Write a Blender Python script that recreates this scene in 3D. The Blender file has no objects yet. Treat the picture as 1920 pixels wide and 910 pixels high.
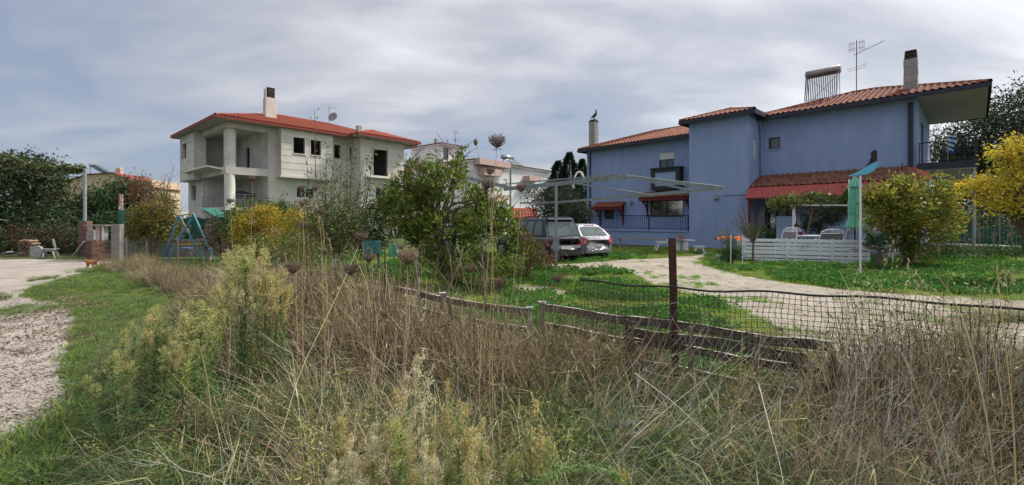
import bpy, math, random
import numpy as np
from math import sin, cos, pi, radians, atan2, sqrt
from mathutils import Vector, Matrix, Euler

SC = bpy.context.scene
COL = SC.collection
R = random.Random(7)
NR = np.random.RandomState(11)

# ---------------------------------------------------------------- camera, world, sun, exposure
F, HZ, CH = 830.0, 412.0, 1.7          # focal length in photo pixels, horizon row, eye height
cam = bpy.data.cameras.new('camera'); co = bpy.data.objects.new('camera', cam); COL.objects.link(co)
cam.sensor_width = 36; cam.lens = 36*F/1920; cam.clip_start = .05; cam.clip_end = 5000
cam.shift_y = -(455-HZ)/1920
co.location = (0, 0, CH); co.rotation_euler = (pi/2, 0, 0)
SC.camera = co

SUN_DIR = Vector((.80, .42, 1.0)).normalized()
W = bpy.data.worlds.new('World'); SC.world = W; W.use_nodes = True
nt = W.node_tree; nt.nodes.clear()
def nd(t, typ, **kw):
    n = t.nodes.new(typ)
    for k, v in kw.items(): setattr(n, k, v)
    return n
wo = nd(nt, 'ShaderNodeOutputWorld')
sky = nd(nt, 'ShaderNodeTexSky', sky_type='NISHITA'); sky.sun_disc = False
sky.sun_elevation = math.asin(SUN_DIR.z); sky.sun_rotation = atan2(SUN_DIR.x, SUN_DIR.y)
b1 = nd(nt, 'ShaderNodeBackground'); b1.inputs[1].default_value = .10
nt.links.new(sky.outputs[0], b1.inputs[0])
tc = nd(nt, 'ShaderNodeTexCoord')
sep = nd(nt, 'ShaderNodeSeparateXYZ'); nt.links.new(tc.outputs['Generated'], sep.inputs[0])
def wm(op, a, b=None):
    n = nd(nt, 'ShaderNodeMath', operation=op)
    for i, x in enumerate((a, b)):
        if x is None: continue
        if isinstance(x, (int, float)): n.inputs[i].default_value = x
        else: nt.links.new(x, n.inputs[i])
    return n.outputs[0]
zz = wm('ADD', wm('MAXIMUM', sep.outputs[2], 0.0), .26)
cmb = nd(nt, 'ShaderNodeCombineXYZ')
nt.links.new(wm('DIVIDE', sep.outputs[0], zz), cmb.inputs[0])
nt.links.new(wm('DIVIDE', sep.outputs[1], zz), cmb.inputs[1])
mp = nd(nt, 'ShaderNodeMapping'); nt.links.new(cmb.outputs[0], mp.inputs[0])
mp.inputs['Rotation'].default_value = (0, 0, radians(-38)); mp.inputs['Scale'].default_value = (.55, 1.0, 1)
mp.inputs['Location'].default_value = (3.4, 1.7, 0)
n1 = nd(nt, 'ShaderNodeTexNoise'); n1.inputs['Scale'].default_value = 1.15; n1.inputs['Detail'].default_value = 8
n1.inputs['Roughness'].default_value = .50; n1.inputs['Distortion'].default_value = .55
nt.links.new(mp.outputs[0], n1.inputs['Vector'])
n2 = nd(nt, 'ShaderNodeTexNoise'); n2.inputs['Scale'].default_value = 4.2; n2.inputs['Detail'].default_value = 6
n2.inputs['Distortion'].default_value = .3
nt.links.new(mp.outputs[0], n2.inputs['Vector'])
# brighter cloud towards the side the veiled sun is on
side = wm('ADD', wm('MULTIPLY', sep.outputs[0], .24), wm('MULTIPLY', wm('POWER', wm('MAXIMUM', sep.outputs[2], 0.0), 2.0), .75))
f0 = wm('ADD', wm('ADD', wm('MULTIPLY', n1.outputs[0], 1.30), wm('SUBTRACT', wm('MULTIPLY', n2.outputs[0], .46), .30)), side)
cr = nd(nt, 'ShaderNodeValToRGB'); nt.links.new(f0, cr.inputs[0])
el = cr.color_ramp.elements
el[0].position = .34; el[0].color = (.235, .275, .36, 1)
el[1].position = .88; el[1].color = (.72, .715, .73, 1)
for p, c in ((.42, (.285, .315, .385, 1)), (.54, (.35, .365, .415, 1)), (.62, (.43, .435, .465, 1)), (.72, (.54, .54, .565, 1))):
    e = cr.color_ramp.elements.new(p); e.color = c
b2 = nd(nt, 'ShaderNodeBackground'); b2.inputs[1].default_value = .52
nt.links.new(cr.outputs[0], b2.inputs[0])
mx = nd(nt, 'ShaderNodeMixShader'); mx.inputs[0].default_value = .90
nt.links.new(b1.outputs[0], mx.inputs[1]); nt.links.new(b2.outputs[0], mx.inputs[2])
nt.links.new(mx.outputs[0], wo.inputs[0])

sl = bpy.data.lights.new('sun', 'SUN'); sl.energy = 2.2; sl.angle = radians(9); sl.color = (1, .94, .84)
so = bpy.data.objects.new('sun', sl); COL.objects.link(so); so.location = (0, 0, 30)
so.rotation_euler = (-SUN_DIR).to_track_quat('-Z', 'Y').to_euler()
SC.cycles.use_adaptive_sampling = True; SC.cycles.adaptive_threshold = .025; SC.cycles.max_bounces = 5; SC.cycles.diffuse_bounces = 3; SC.cycles.glossy_bounces = 3; SC.cycles.transmission_bounces = 3; SC.cycles.transparent_max_bounces = 4
SC.view_settings.view_transform = 'Standard'; SC.view_settings.look = 'None'
SC.view_settings.exposure = 1.33; SC.view_settings.gamma = 1

# ---------------------------------------------------------------- helpers
def P(px, py, Y):                       # photo pixel at a given distance -> world point
    return Vector(((px-960)/F*Y, Y, CH+(HZ-py)/F*Y))
def G(px, py, z=0.0):                   # photo pixel on a level plane
    Y = (CH-z)*F/(py-HZ); return Vector(((px-960)/F*Y, Y, z))
def GX(px, Y, z=0.0): return Vector(((px-960)/F*Y, Y, z))

MATS = {}
def mat(name, c, c2=None, rough=.8, scale=6, bump=.0, metal=0., detail=5, rnd=0., stretch=(1,1,1), fine=None, spec=.3,
        contrast=(.35, .65), coat=0., third=None):
    m = bpy.data.materials.new(name); m.use_nodes = True; t = m.node_tree
    bs = t.nodes['Principled BSDF']; bs.inputs['Roughness'].default_value = rough
    bs.inputs['Metallic'].default_value = metal; bs.inputs['Specular IOR Level'].default_value = spec
    bs.inputs['Coat Weight'].default_value = coat
    c2 = c2 or tuple(x*.8 for x in c)
    tc = nd(t, 'ShaderNodeTexCoord'); mp = nd(t, 'ShaderNodeMapping'); mp.inputs['Scale'].default_value = stretch
    t.links.new(tc.outputs['Object'], mp.inputs[0])
    n = nd(t, 'ShaderNodeTexNoise'); n.inputs['Scale'].default_value = scale; n.inputs['Detail'].default_value = detail
    n.inputs['Roughness'].default_value = .6
    t.links.new(mp.outputs[0], n.inputs['Vector'])
    r = nd(t, 'ShaderNodeMapRange'); r.inputs[1].default_value, r.inputs[2].default_value = contrast
    t.links.new(n.outputs[0], r.inputs[0])
    x = nd(t, 'ShaderNodeMix', data_type='RGBA'); x.inputs[6].default_value = (*c, 1); x.inputs[7].default_value = (*c2, 1)
    t.links.new(r.outputs[0], x.inputs[0]); out = x.outputs[2]
    if third:
        n3 = nd(t, 'ShaderNodeTexNoise'); n3.inputs['Scale'].default_value = third[1]; n3.inputs['Detail'].default_value = 6
        n3.inputs['Distortion'].default_value = .6
        t.links.new(tc.outputs['Object'], n3.inputs['Vector'])
        r3 = nd(t, 'ShaderNodeMapRange'); r3.inputs[1].default_value, r3.inputs[2].default_value = third[2]; r3.inputs[4].default_value = third[3]
        t.links.new(n3.outputs[0], r3.inputs[0])
        y = nd(t, 'ShaderNodeMix', data_type='RGBA'); y.inputs[7].default_value = (*third[0], 1)
        t.links.new(r3.outputs[0], y.inputs[0]); t.links.new(out, y.inputs[6]); out = y.outputs[2]
    if rnd:
        oi = nd(t, 'ShaderNodeObjectInfo'); h = nd(t, 'ShaderNodeHueSaturation')
        q = nd(t, 'ShaderNodeMapRange'); q.inputs[3].default_value = 1-rnd; q.inputs[4].default_value = 1+rnd
        t.links.new(oi.outputs['Random'], q.inputs[0]); t.links.new(q.outputs[0], h.inputs['Value'])
        t.links.new(out, h.inputs['Color']); out = h.outputs[0]
    t.links.new(out, bs.inputs['Base Color'])
    if bump:
        nb = nd(t, 'ShaderNodeTexNoise'); nb.inputs['Scale'].default_value = fine or scale*6; nb.inputs['Detail'].default_value = 4
        t.links.new(mp.outputs[0], nb.inputs['Vector'])
        b = nd(t, 'ShaderNodeBump'); b.inputs['Strength'].default_value = bump; b.inputs['Distance'].default_value = .02
        t.links.new(nb.outputs[0], b.inputs['Height']); t.links.new(b.outputs[0], bs.inputs['Normal'])
    MATS[name] = m; return m

def leafmat(name, trans=.35, rough=.55, inst=.0, spec=.3):
    """colour comes from the mesh's own per-leaf colour attribute"""
    m = bpy.data.materials.new(name); m.use_nodes = True; t = m.node_tree
    bs = t.nodes['Principled BSDF']; bs.inputs['Roughness'].default_value = rough; bs.inputs['Specular IOR Level'].default_value = spec
    a = nd(t, 'ShaderNodeAttribute', attribute_name='Col'); out = a.outputs['Color']
    if inst:
        oi = nd(t, 'ShaderNodeObjectInfo'); h = nd(t, 'ShaderNodeHueSaturation')
        q = nd(t, 'ShaderNodeMapRange'); q.inputs[3].default_value = 1-inst; q.inputs[4].default_value = 1+inst
        t.links.new(oi.outputs['Random'], q.inputs[0]); t.links.new(q.outputs[0], h.inputs['Value'])
        q2 = nd(t, 'ShaderNodeMath', operation='MULTIPLY_ADD'); q2.inputs[1].default_value = .05; q2.inputs[2].default_value = .475
        w = nd(t, 'ShaderNodeTexWhiteNoise', noise_dimensions='1D'); t.links.new(oi.outputs['Random'], w.inputs['W'])
        t.links.new(w.outputs[0], q2.inputs[0]); t.links.new(q2.outputs[0], h.inputs['Hue'])
        t.links.new(out, h.inputs['Color']); out = h.outputs[0]
    t.links.new(out, bs.inputs['Base Color'])
    if trans:
        tr = nd(t, 'ShaderNodeBsdfTranslucent'); t.links.new(out, tr.inputs[0])
        ms = nd(t, 'ShaderNodeMixShader'); ms.inputs[0].default_value = trans
        t.links.new(bs.outputs[0], ms.inputs[1]); t.links.new(tr.outputs[0], ms.inputs[2])
        t.links.new(ms.outputs[0], t.nodes['Material Output'].inputs[0])
    MATS[name] = m; return m

class MB:
    """collects faces; build() links them as ONE mesh object"""
    def __init__(s): s.v = []; s.f = []
    def add(s, vs, fs):
        o = len(s.v); s.v += [tuple(v) for v in vs]; s.f += [tuple(i+o for i in f) for f in fs]; return s
    def box(s, x0, y0, z0, x1, y1, z1):
        vs = [(x0,y0,z0),(x1,y0,z0),(x1,y1,z0),(x0,y1,z0),(x0,y0,z1),(x1,y0,z1),(x1,y1,z1),(x0,y1,z1)]
        return s.add(vs, [(0,3,2,1),(4,5,6,7),(0,1,5,4),(1,2,6,5),(2,3,7,6),(3,0,4,7)])
    def bev(s, x0, y0, z0, x1, y1, z1, b=.01):
        # box with its vertical edges chamfered and a chamfered top
        def ring(i, z): return [(x0+b+i,y0+i,z),(x1-b-i,y0+i,z),(x1-i,y0+b+i,z),(x1-i,y1-b-i,z),(x1-b-i,y1-i,z),(x0+b+i,y1-i,z),(x0+i,y1-b-i,z),(x0+i,y0+b+i,z)]
        vs = ring(0,z0)+ring(0,z1-b)+ring(b*.7,z1)
        fs = [tuple(range(7,-1,-1)), tuple(range(16,24))]
        for k in (0, 8):
            for i in range(8): j=(i+1)%8; fs.append((k+i,k+j,k+8+j,k+8+i))
        return s.add(vs, fs)
    def bar(s, p, q, w, h=None, up=(0,0,1)):
        p, q = Vector(p), Vector(q); h = h or w; d = (q-p).normalized(); u = Vector(up)
        if abs(d.dot(u)) > .97: u = Vector((0,1,0))
        a = d.cross(u).normalized()*(w/2); b = a.cross(d).normalized()*(h/2)
        vs = [p-a-b,p+a-b,p+a+b,p-a+b,q-a-b,q+a-b,q+a+b,q-a+b]
        return s.add(vs, [(0,1,2,3),(7,6,5,4),(0,4,5,1),(1,5,6,2),(2,6,7,3),(3,7,4,0)])
    def tube(s, pts, r, n=6, cap=True):
        pts = [Vector(p) for p in pts]; rs = r if isinstance(r, (list, tuple)) else [r]*len(pts)
        base = len(s.v); prev = None
        for i, p in enumerate(pts):
            d = (pts[min(i+1, len(pts)-1)]-pts[max(i-1, 0)]).normalized()
            if prev is None:
                a = d.cross(Vector((0,0,1)) if abs(d.z) < .9 else Vector((1,0,0))).normalized()
            else:
                a = (prev-d*prev.dot(d)).normalized()
            prev = a; b = d.cross(a)
            for k in range(n):
                t = 2*pi*k/n; s.v.append(tuple(p+(a*cos(t)+b*sin(t))*rs[i]))
        for i in range(len(pts)-1):
            for k in range(n):
                j = (k+1) % n
                s.f.append((base+i*n+k, base+i*n+j, base+(i+1)*n+j, base+(i+1)*n+k))
        if cap:
            s.f.append(tuple(base+k for k in range(n-1, -1, -1)))
            s.f.append(tuple(base+(len(pts)-1)*n+k for k in range(n)))
        return s
    def prism(s, poly, d):
        """closed polygon of 3-D points pushed along the vector d"""
        n = len(poly); a = [Vector(p) for p in poly]; b = [p+Vector(d) for p in a]
        return s.add(a+b, [tuple(range(n-1,-1,-1)), tuple(range(n,2*n))]+[(i,(i+1)%n,n+(i+1)%n,n+i) for i in range(n)])
    def quad(s, *ps): return s.add(ps, [tuple(range(len(ps)))])
    def lathe(s, prof, n=12, c=(0,0,0)):
        base = len(s.v)
        for r, z in prof:
            for k in range(n): t = 2*pi*k/n; s.v.append((c[0]+r*cos(t), c[1]+r*sin(t), c[2]+z))
        for i in range(len(prof)-1):
            for k in range(n):
                j = (k+1) % n; s.f.append((base+i*n+k, base+i*n+j, base+(i+1)*n+j, base+(i+1)*n+k))
        s.f.append(tuple(base+k for k in range(n-1,-1,-1))); s.f.append(tuple(base+(len(prof)-1)*n+k for k in range(n)))
        return s
    def ball(s, c, r, n=7, m=5, sq=(1,1,1)):
        prof = [(max(1e-4, r*sin(pi*i/m)), -r*cos(pi*i/m)) for i in range(m+1)]
        t = MB().lathe(prof, n)
        return s.add([(c[0]+x*sq[0], c[1]+y*sq[1], c[2]+z*sq[2]) for x, y, z in t.v], t.f)
    def build(s, name, m, parent=None, smooth=False, kind=None, label=None):
        me = bpy.data.meshes.new(name); me.from_pydata(s.v, [], s.f); me.update()
        me.materials.append(MATS[m] if isinstance(m, str) else m)
        if smooth: me.shade_smooth()
        o = bpy.data.objects.new(name, me); COL.objects.link(o)
        if parent: o.parent = parent
        if kind: o['kind'] = kind
        if label: o['label'] = label
        return o

def tag(o, label=None, cat=None, group=None, kind=None):
    for k, v in (('label', label), ('category', cat), ('group', group), ('kind', kind)):
        if v: o[k] = v
    return o
def thing(name, label, cat, loc=(0,0,0), rz=0., group=None):
    o = bpy.data.objects.new(name, None); COL.objects.link(o); o.location = loc; o.rotation_euler = (0,0,rz)
    o.empty_display_size = .1
    return tag(o, label, cat, group)
def struct(o): o['kind'] = 'structure'; return o
def dup(o, loc=None, rz=None, scale=None, label=None, parent=None, group=None):
    c = o.copy(); COL.objects.link(c)
    if parent is not None: c.parent = parent
    if loc is not None: c.location = loc
    if rz is not None: c.rotation_euler = (0,0,rz) if isinstance(rz, (int, float)) else rz
    if scale: c.scale = (scale,)*3 if isinstance(scale, (int, float)) else scale
    if label: c['label'] = label
    if group: c['group'] = group
    for ch in o.children:
        dup(ch, parent=c)
    return c

def npmesh(name, V, Fq, cols=None, m=None, parent=None, kind=None, smooth=False):
    """V (n,3), Fq (k,3|4) uniform faces, cols (n,3) point colours"""
    me = bpy.data.meshes.new(name); n = len(V); k, s = Fq.shape
    me.vertices.add(n); me.vertices.foreach_set('co', V.astype(np.float32).ravel())
    me.loops.add(k*s); me.loops.foreach_set('vertex_index', Fq.astype(np.int32).ravel())
    me.polygons.add(k); me.polygons.foreach_set('loop_start', np.arange(0, k*s, s, dtype=np.int32))
    me.polygons.foreach_set('loop_total', np.full(k, s, dtype=np.int32))
    if smooth: me.polygons.foreach_set('use_smooth', np.ones(k, dtype=bool))
    me.update(calc_edges=True)
    if cols is not None:
        a = me.color_attributes.new('Col', 'FLOAT_COLOR', 'POINT')
        a.data.foreach_set('color', np.concatenate([cols, np.ones((n,1))], 1).astype(np.float32).ravel())
    if m: me.materials.append(MATS[m])
    if name is None: return me
    o = bpy.data.objects.new(name, me)
    COL.objects.link(o)
    if parent: o.parent = parent
    if kind: o['kind'] = kind
    return o

def unit(a): return a/np.maximum(np.linalg.norm(a, axis=1, keepdims=True), 1e-9)
def leaf_arrays(C, D, L, Wd, cols, fold=.25):
    """rhombic folded leaves: base at C, pointing along D"""
    n = len(C); D = unit(D); rv = NR.normal(size=(n,3)); rv[:,2] *= .4
    S = unit(np.cross(D, rv)); N = np.cross(S, D)
    L = np.broadcast_to(np.asarray(L, float).reshape(-1,1), (n,1)); Wd = np.broadcast_to(np.asarray(Wd, float).reshape(-1,1), (n,1))
    base = C; mid = C+D*L*.45; tip = C+D*L - N*L*.15
    l = mid+S*Wd*.5+N*Wd*fold; r = mid-S*Wd*.5+N*Wd*fold
    V = np.stack([base, l, tip, r], 1).reshape(-1,3)
    i = np.arange(n)[:,None]*4
    Fq = np.concatenate([i+np.array([[0,2,1]]), i+np.array([[0,3,2]])], 0)
    return V, Fq, np.repeat(cols, 4, 0)
def blade_arrays(C, az, lean, L, w, cols, curl=.6, twist=None, tipcol=None):
    """tapered three-segment grass blades that arch over"""
    n = len(C); dirx = np.stack([np.cos(az), np.sin(az), np.zeros(n)], 1)
    tw = az+pi/2+(NR.uniform(-.9,.9,n) if twist is None else twist)
    sd = np.stack([np.cos(tw), np.sin(tw), np.zeros(n)], 1)
    ts = [0, .38, .72, 1.0]; pts = []; p = C.copy(); ang = lean.copy(); prev = 0
    for t in ts:
        seg = (t-prev)*L; prev = t
        p = p + dirx*(np.sin(ang)*seg)[:,None]; p = p.copy(); p[:,2] += np.cos(ang)*seg
        pts.append(p); ang = ang+curl*(.5+.5*t)*NR.uniform(.5,1.5,n)
    ws = [1, .9, .6]; vs = []
    for q, k in zip(pts[:3], ws): vs += [q-sd*(w*k/2)[:,None], q+sd*(w*k/2)[:,None]]
    vs.append(pts[3])
    V = np.stack(vs, 1).reshape(-1,3); i = np.arange(n)[:,None]*7
    tr = np.array([[0,1,3],[0,3,2],[2,3,5],[2,5,4],[4,5,6]])
    Fq = (i[:,:,None]+tr[None]).reshape(-1,3)
    cc = np.repeat(cols[:,None,:], 7, 1)
    if tipcol is not None: cc[:,4:,:] = cc[:,4:,:]*.5+np.asarray(tipcol)*.5
    return V, Fq, cc.reshape(-1,3)
def join(parts):
    Vs, Fs, Cs, o = [], [], [], 0
    for V, Fq, c in parts: Vs.append(V); Fs.append(Fq+o); Cs.append(c); o += len(V)
    return np.concatenate(Vs), np.concatenate(Fs), np.concatenate(Cs)
def palette(cols, n, var=.18):
    c = np.array(cols)[NR.randint(0, len(cols), n)]
    return np.clip(c*NR.uniform(1-var, 1+var, (n,1))*NR.uniform(.93,1.07,(n,3)), .003, .95)
def tube_arrays(paths, rads, cols):
    """three-sided tubes along numpy paths (n,m,3); rads (n,m)"""
    n, m, _ = paths.shape; D = np.gradient(paths, axis=1); D = D/np.maximum(np.linalg.norm(D, axis=2, keepdims=True), 1e-9)
    ref = np.tile(np.array([.31,.95,.07]), (n,m,1)); A = np.cross(D, ref); A /= np.maximum(np.linalg.norm(A, axis=2, keepdims=True), 1e-9)
    B = np.cross(D, A); rings = []
    for k in range(3):
        t = 2*pi*k/3; rings.append(paths+(A*cos(t)+B*sin(t))*rads[:,:,None])
    V = np.stack(rings, 2).reshape(-1,3); base = np.arange(n)[:,None,None]*m*3
    fs = []
    for i in range(m-1):
        for k in range(3):
            j = (k+1)%3; a, b, c, d = i*3+k, i*3+j, (i+1)*3+j, (i+1)*3+k
            fs += [[a,b,c],[a,c,d]]
    Fq = (base+np.array(fs)[None]).reshape(-1,3)
    return V, Fq, np.repeat(cols, m*3, 0)

def inpoly(x, y, poly):
    x = np.asarray(x); y = np.asarray(y); ins = np.zeros(x.shape, bool); n = len(poly)
    for i in range(n):
        x0, y0 = poly[i][:2]; x1, y1 = poly[(i+1)%n][:2]
        c = ((y0 > y) != (y1 > y)) & (x < (x1-x0)*(y-y0)/((y1-y0) if y1 != y0 else 1e-9)+x0)
        ins ^= c
    return ins
def vnoise(x, y, s=1.0, seed=0):
    """cheap smooth value noise in 0..1 on numpy arrays"""
    x = x*s+seed*17.3; y = y*s+seed*9.7; xi = np.floor(x); yi = np.floor(y); fx = x-xi; fy = y-yi
    fx = fx*fx*(3-2*fx); fy = fy*fy*(3-2*fy)
    def h(a, b): v = np.sin(a*127.1+b*311.7+seed*74.7)*43758.5453; return v-np.floor(v)
    return (h(xi,yi)*(1-fx)+h(xi+1,yi)*fx)*(1-fy)+(h(xi,yi+1)*(1-fx)+h(xi+1,yi+1)*fx)*fy

def scatter(name, label, cat, pts, rots, scl, proto, matname=None):
    """one uncountable mass: geometry-node copies of a tuft on given points"""
    me = bpy.data.meshes.new(name); n = len(pts); me.vertices.add(n)
    me.vertices.foreach_set('co', pts.astype(np.float32).ravel())
    a = me.attributes.new('rot', 'FLOAT_VECTOR', 'POINT'); a.data.foreach_set('vector', rots.astype(np.float32).ravel())
    a = me.attributes.new('scl', 'FLOAT_VECTOR', 'POINT'); a.data.foreach_set('vector', scl.astype(np.float32).ravel())
    o = bpy.data.objects.new(name, me); COL.objects.link(o)
    g = bpy.data.node_groups.new('scatter', 'GeometryNodeTree')
    g.interface.new_socket('Geometry', in_out='INPUT', socket_type='NodeSocketGeometry')
    g.interface.new_socket('Geometry', in_out='OUTPUT', socket_type='NodeSocketGeometry')
    gi = nd(g, 'NodeGroupInput'); go = nd(g, 'NodeGroupOutput'); ip = nd(g, 'GeometryNodeInstanceOnPoints')
    oi = nd(g, 'GeometryNodeObjectInfo'); oi.inputs['Object'].default_value = proto; oi.inputs['As Instance'].default_value = True
    a1 = nd(g, 'GeometryNodeInputNamedAttribute', data_type='FLOAT_VECTOR'); a1.inputs['Name'].default_value = 'rot'
    a2 = nd(g, 'GeometryNodeInputNamedAttribute', data_type='FLOAT_VECTOR'); a2.inputs['Name'].default_value = 'scl'
    er = nd(g, 'FunctionNodeEulerToRotation')
    g.links.new(gi.outputs[0], ip.inputs['Points']); g.links.new(oi.outputs['Geometry'], ip.inputs['Instance'])
    g.links.new(a1.outputs['Attribute'], er.inputs[0]); g.links.new(er.outputs[0], ip.inputs['Rotation'])
    g.links.new(a2.outputs['Attribute'], ip.inputs['Scale']); g.links.new(ip.outputs[0], go.inputs[0])
    mo = o.modifiers.new('scatter', 'NODES'); mo.node_group = g
    return tag(o, label, cat, kind='stuff')
def proto_mesh(name, V, Fq, C, m):
    o = npmesh(name, V, Fq, C, m); COL.objects.unlink(o); return o

# ---------------------------------------------------------------- materials
mat('blue_plaster', (.27,.345,.55), (.235,.305,.495), .9, 1.6, .35, stretch=(1.3,1.3,.25), fine=60, third=((.30,.365,.57), .8, (.48,.75), .6))
mat('pale_blue_plaster', (.30,.39,.57), (.26,.34,.51), .9, 2, .3, fine=60)
mat('concrete_render', (.64,.605,.56), (.49,.47,.445), .92, .9, .3, fine=50, third=((.36,.35,.335), .35, (.5,.8), .8))
mat('panel_render', (.63,.60,.55), (.54,.52,.48), .92, 1.4, .25, rnd=.05, fine=50)
mat('white_render', (.74,.72,.68), (.64,.62,.58), .9, 2, .2)
mat('house_white', (.74,.745,.77), (.60,.61,.65), .9, .35, .2, third=((.36,.37,.40), .5, (.55,.8), .7))
mat('salmon', (.54,.39,.35), (.46,.33,.30), .85, 2)
mat('beige_wall', (.52,.42,.28), (.45,.36,.24), .9, .2)
mat('soffit_gray', (.47,.42,.45), (.40,.36,.385), .9, 3)
mat('fascia_dark', (.022,.026,.04), (.035,.04,.055), .55, 3)
mat('fascia_red', (.24,.045,.03), (.19,.035,.025), .6, 3)
mat('tile_red', (.40,.10,.06), (.25,.06,.04), .75, 5, .3, rnd=.18, contrast=(.3,.7))
mat('tile_brown', (.30,.105,.060), (.19,.062,.040), .8, 5, .3, rnd=.22, third=((.09,.06,.045), 1.3, (.5,.75), .8))
mat('tile_moss', (.27,.105,.07), (.16,.075,.05), .85, 6, .4, rnd=.28, third=((.07,.065,.045), 3, (.45,.7), .7))
mat('metal_red', (.40,.085,.075), (.31,.065,.06), .5, 2, metal=.1)
mat('wood_red', (.16,.018,.018), (.11,.015,.015), .6, 6)
mat('window_dark', (.012,.013,.016), (.02,.022,.025), .12, 3, spec=.6)
mat('glass', (.05,.06,.065), (.035,.04,.045), .06, 1, spec=.9, metal=.25)
mat('glass_mirror', (.42,.40,.33), (.20,.20,.19), .08, 2.5, metal=.85, contrast=(.42,.56))
mat('frame_dark', (.03,.032,.04), None, .5, 3)
mat('shutter', (.62,.62,.60), (.55,.55,.54), .6, 4)
mat('iron_dark', (.03,.033,.045), (.045,.045,.05), .5, 8, metal=.5)
mat('iron_gray', (.28,.29,.30), (.2,.2,.21), .5, 8, metal=.5)
mat('galvanised', (.30,.33,.35), (.23,.26,.275), .5, 5, metal=.35, third=((.16,.12,.09), 5, (.6,.8), .7))
mat('white_paint', (.74,.75,.79), (.62,.63,.67), .6, 4, .15, third=((.42,.42,.42), 3, (.6,.85), .5), rnd=.04)
mat('board_paint', (.78,.81,.87), (.68,.71,.77), .6, 3, .2, stretch=(.4,1,5), third=((.36,.38,.42), 2.2, (.58,.8), .6), rnd=.05)
mat('plastic_white', (.72,.73,.74), (.66,.66,.67), .45, 4)
mat('chimney_gray', (.36,.35,.34), (.27,.265,.26), .9, 5, .4, rnd=.08)
mat('chimney_black', (.03,.025,.022), (.05,.04,.035), .8, 6, rnd=.2)
mat('steel', (.42,.44,.47), (.34,.35,.37), .3, 4, metal=.9)
mat('rust_cylinder', (.20,.17,.16), (.33,.32,.33), .45, 3, metal=.6)
mat('black_tube', (.02,.02,.024), None, .25, 4)
mat('rusty_post', (.085,.030,.024), (.045,.018,.016), .75, 14, .5, third=((.20,.08,.04), 9, (.55,.75), .8))
mat('bark', (.15,.125,.10), (.085,.07,.055), .95, 14, .7, stretch=(1,1,.3))
mat('bark_pale', (.30,.27,.23), (.18,.155,.13), .95, 14, .6, stretch=(1,1,.3))
mat('limewash', (.66,.65,.62), (.45,.43,.40), .9, 9, .4)
mat('twig', (.18,.13,.10), (.11,.08,.065), .9, 10)
mat('old_wood', (.19,.16,.135), (.09,.075,.062), .95, 4, .8, stretch=(.5,5,5), fine=26, third=((.24,.21,.18), 4, (.52,.75), .7), rnd=.15)
mat('old_wood_gray', (.33,.30,.26), (.15,.13,.11), .95, 7, .8, stretch=(4,4,.5), fine=26, third=((.50,.48,.44), 5, (.52,.7), .7))
mat('flake_and_lit_edge', (.62,.61,.58), (.22,.19,.17), .9, 11, .5, contrast=(.45,.56))  # flaked white on board and caps; painted light on rail tops
mat('wire', (.10,.095,.09), (.16,.10,.07), .6, 8, metal=.5)
mat('black_plastic', (.03,.028,.026), None, .6, 8)
mat('green_cloth', (.24,.60,.46), (.17,.48,.36), .85, 6, .3)
mat('green_net', (.015,.075,.06), (.03,.11,.09), .9, 12, .3)
mat('teal_sheet', (.02,.13,.105), (.015,.09,.08), .7, 6)
mat('orange_cloth', (.62,.17,.03), (.45,.12,.03), .85, 6)
mat('terracotta', (.42,.13,.07), (.33,.1,.06), .85, 6)
mat('teal_paint', (.10,.34,.38), (.07,.24,.28), .55, 6, third=((.16,.12,.09), 8, (.6,.78), .7))
mat('blue_paint', (.09,.24,.46), (.06,.18,.36), .55, 6, third=((.2,.18,.16), 8, (.6,.78), .7))
mat('yellow_paint', (.46,.34,.04), None, .6, 6)
mat('brick', (.36,.20,.12), (.27,.14,.085), .9, 8, .5, rnd=.3)
mat('block_gray', (.30,.285,.265), (.20,.19,.18), .95, 4, .5, rnd=.12)
mat('block_rust', (.17,.10,.085), (.11,.075,.065), .95, 5, .5)
mat('junk_pale', (.34,.34,.34), (.2,.2,.2), .8, 5, rnd=.3)
mat('sky_blue_paint', (.10,.45,.66), (.08,.38,.58), .5, 3)
mat('bird_black', (.014,.009,.009), None, .6, 5)
mat('flag_blue', (.02,.10,.38), None, .8, 6)
mat('flag_white', (.7,.7,.7), None, .8, 6)
mat('car_silver', (.24,.25,.29), (.22,.23,.265), .5, 2, metal=.25, coat=.12)
mat('car_blue', (.022,.032,.055), (.02,.028,.048), .38, 2, metal=.3, coat=.25)
mat('car_trim', (.028,.029,.031), None, .55, 4)
mat('car_glass', (.10,.135,.14), (.05,.07,.075), .08, 1.2, spec=.8, metal=.3)
mat('tyre', (.018,.018,.019), None, .9, 8)
mat('rim', (.32,.33,.34), None, .35, 4, metal=.8)
mat('tail_red', (.55,.012,.015), None, .15, 3, coat=.8)
mat('plate', (.65,.65,.66), None, .5, 3)
mat('print_dark', (.02,.02,.03), None, .6, 3)
mat('fur_orange', (.42,.16,.05), (.26,.09,.03), .9, 25, .5)
mat('rock_pale', (.32,.29,.26), (.22,.19,.17), .95, 4, .6, rnd=.2)
mat('cut_wood', (.25,.17,.11), (.15,.10,.07), .9, 8, rnd=.3)
mat('bottle', (.26,.31,.31), None, .15, 4)
mat('blue_plastic', (.06,.17,.42), None, .5, 4)
mat('linen', (.62,.60,.53), (.5,.48,.42), .9, 30)
mat('mesh_blue', (.34,.42,.56), (.28,.35,.48), .9, 30)
mat('mesh_gray', (.20,.20,.21), (.15,.15,.16), .9, 30)
mat('palm_leaf', (.035,.075,.035), (.05,.10,.04), .5, 5)
mat('palm_dry', (.22,.15,.10), None, .8, 5)
mat('dock_leaf', (.09,.26,.035), (.06,.19,.03), .5, 8)
leafmat('leaf', .35, .5)
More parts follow.
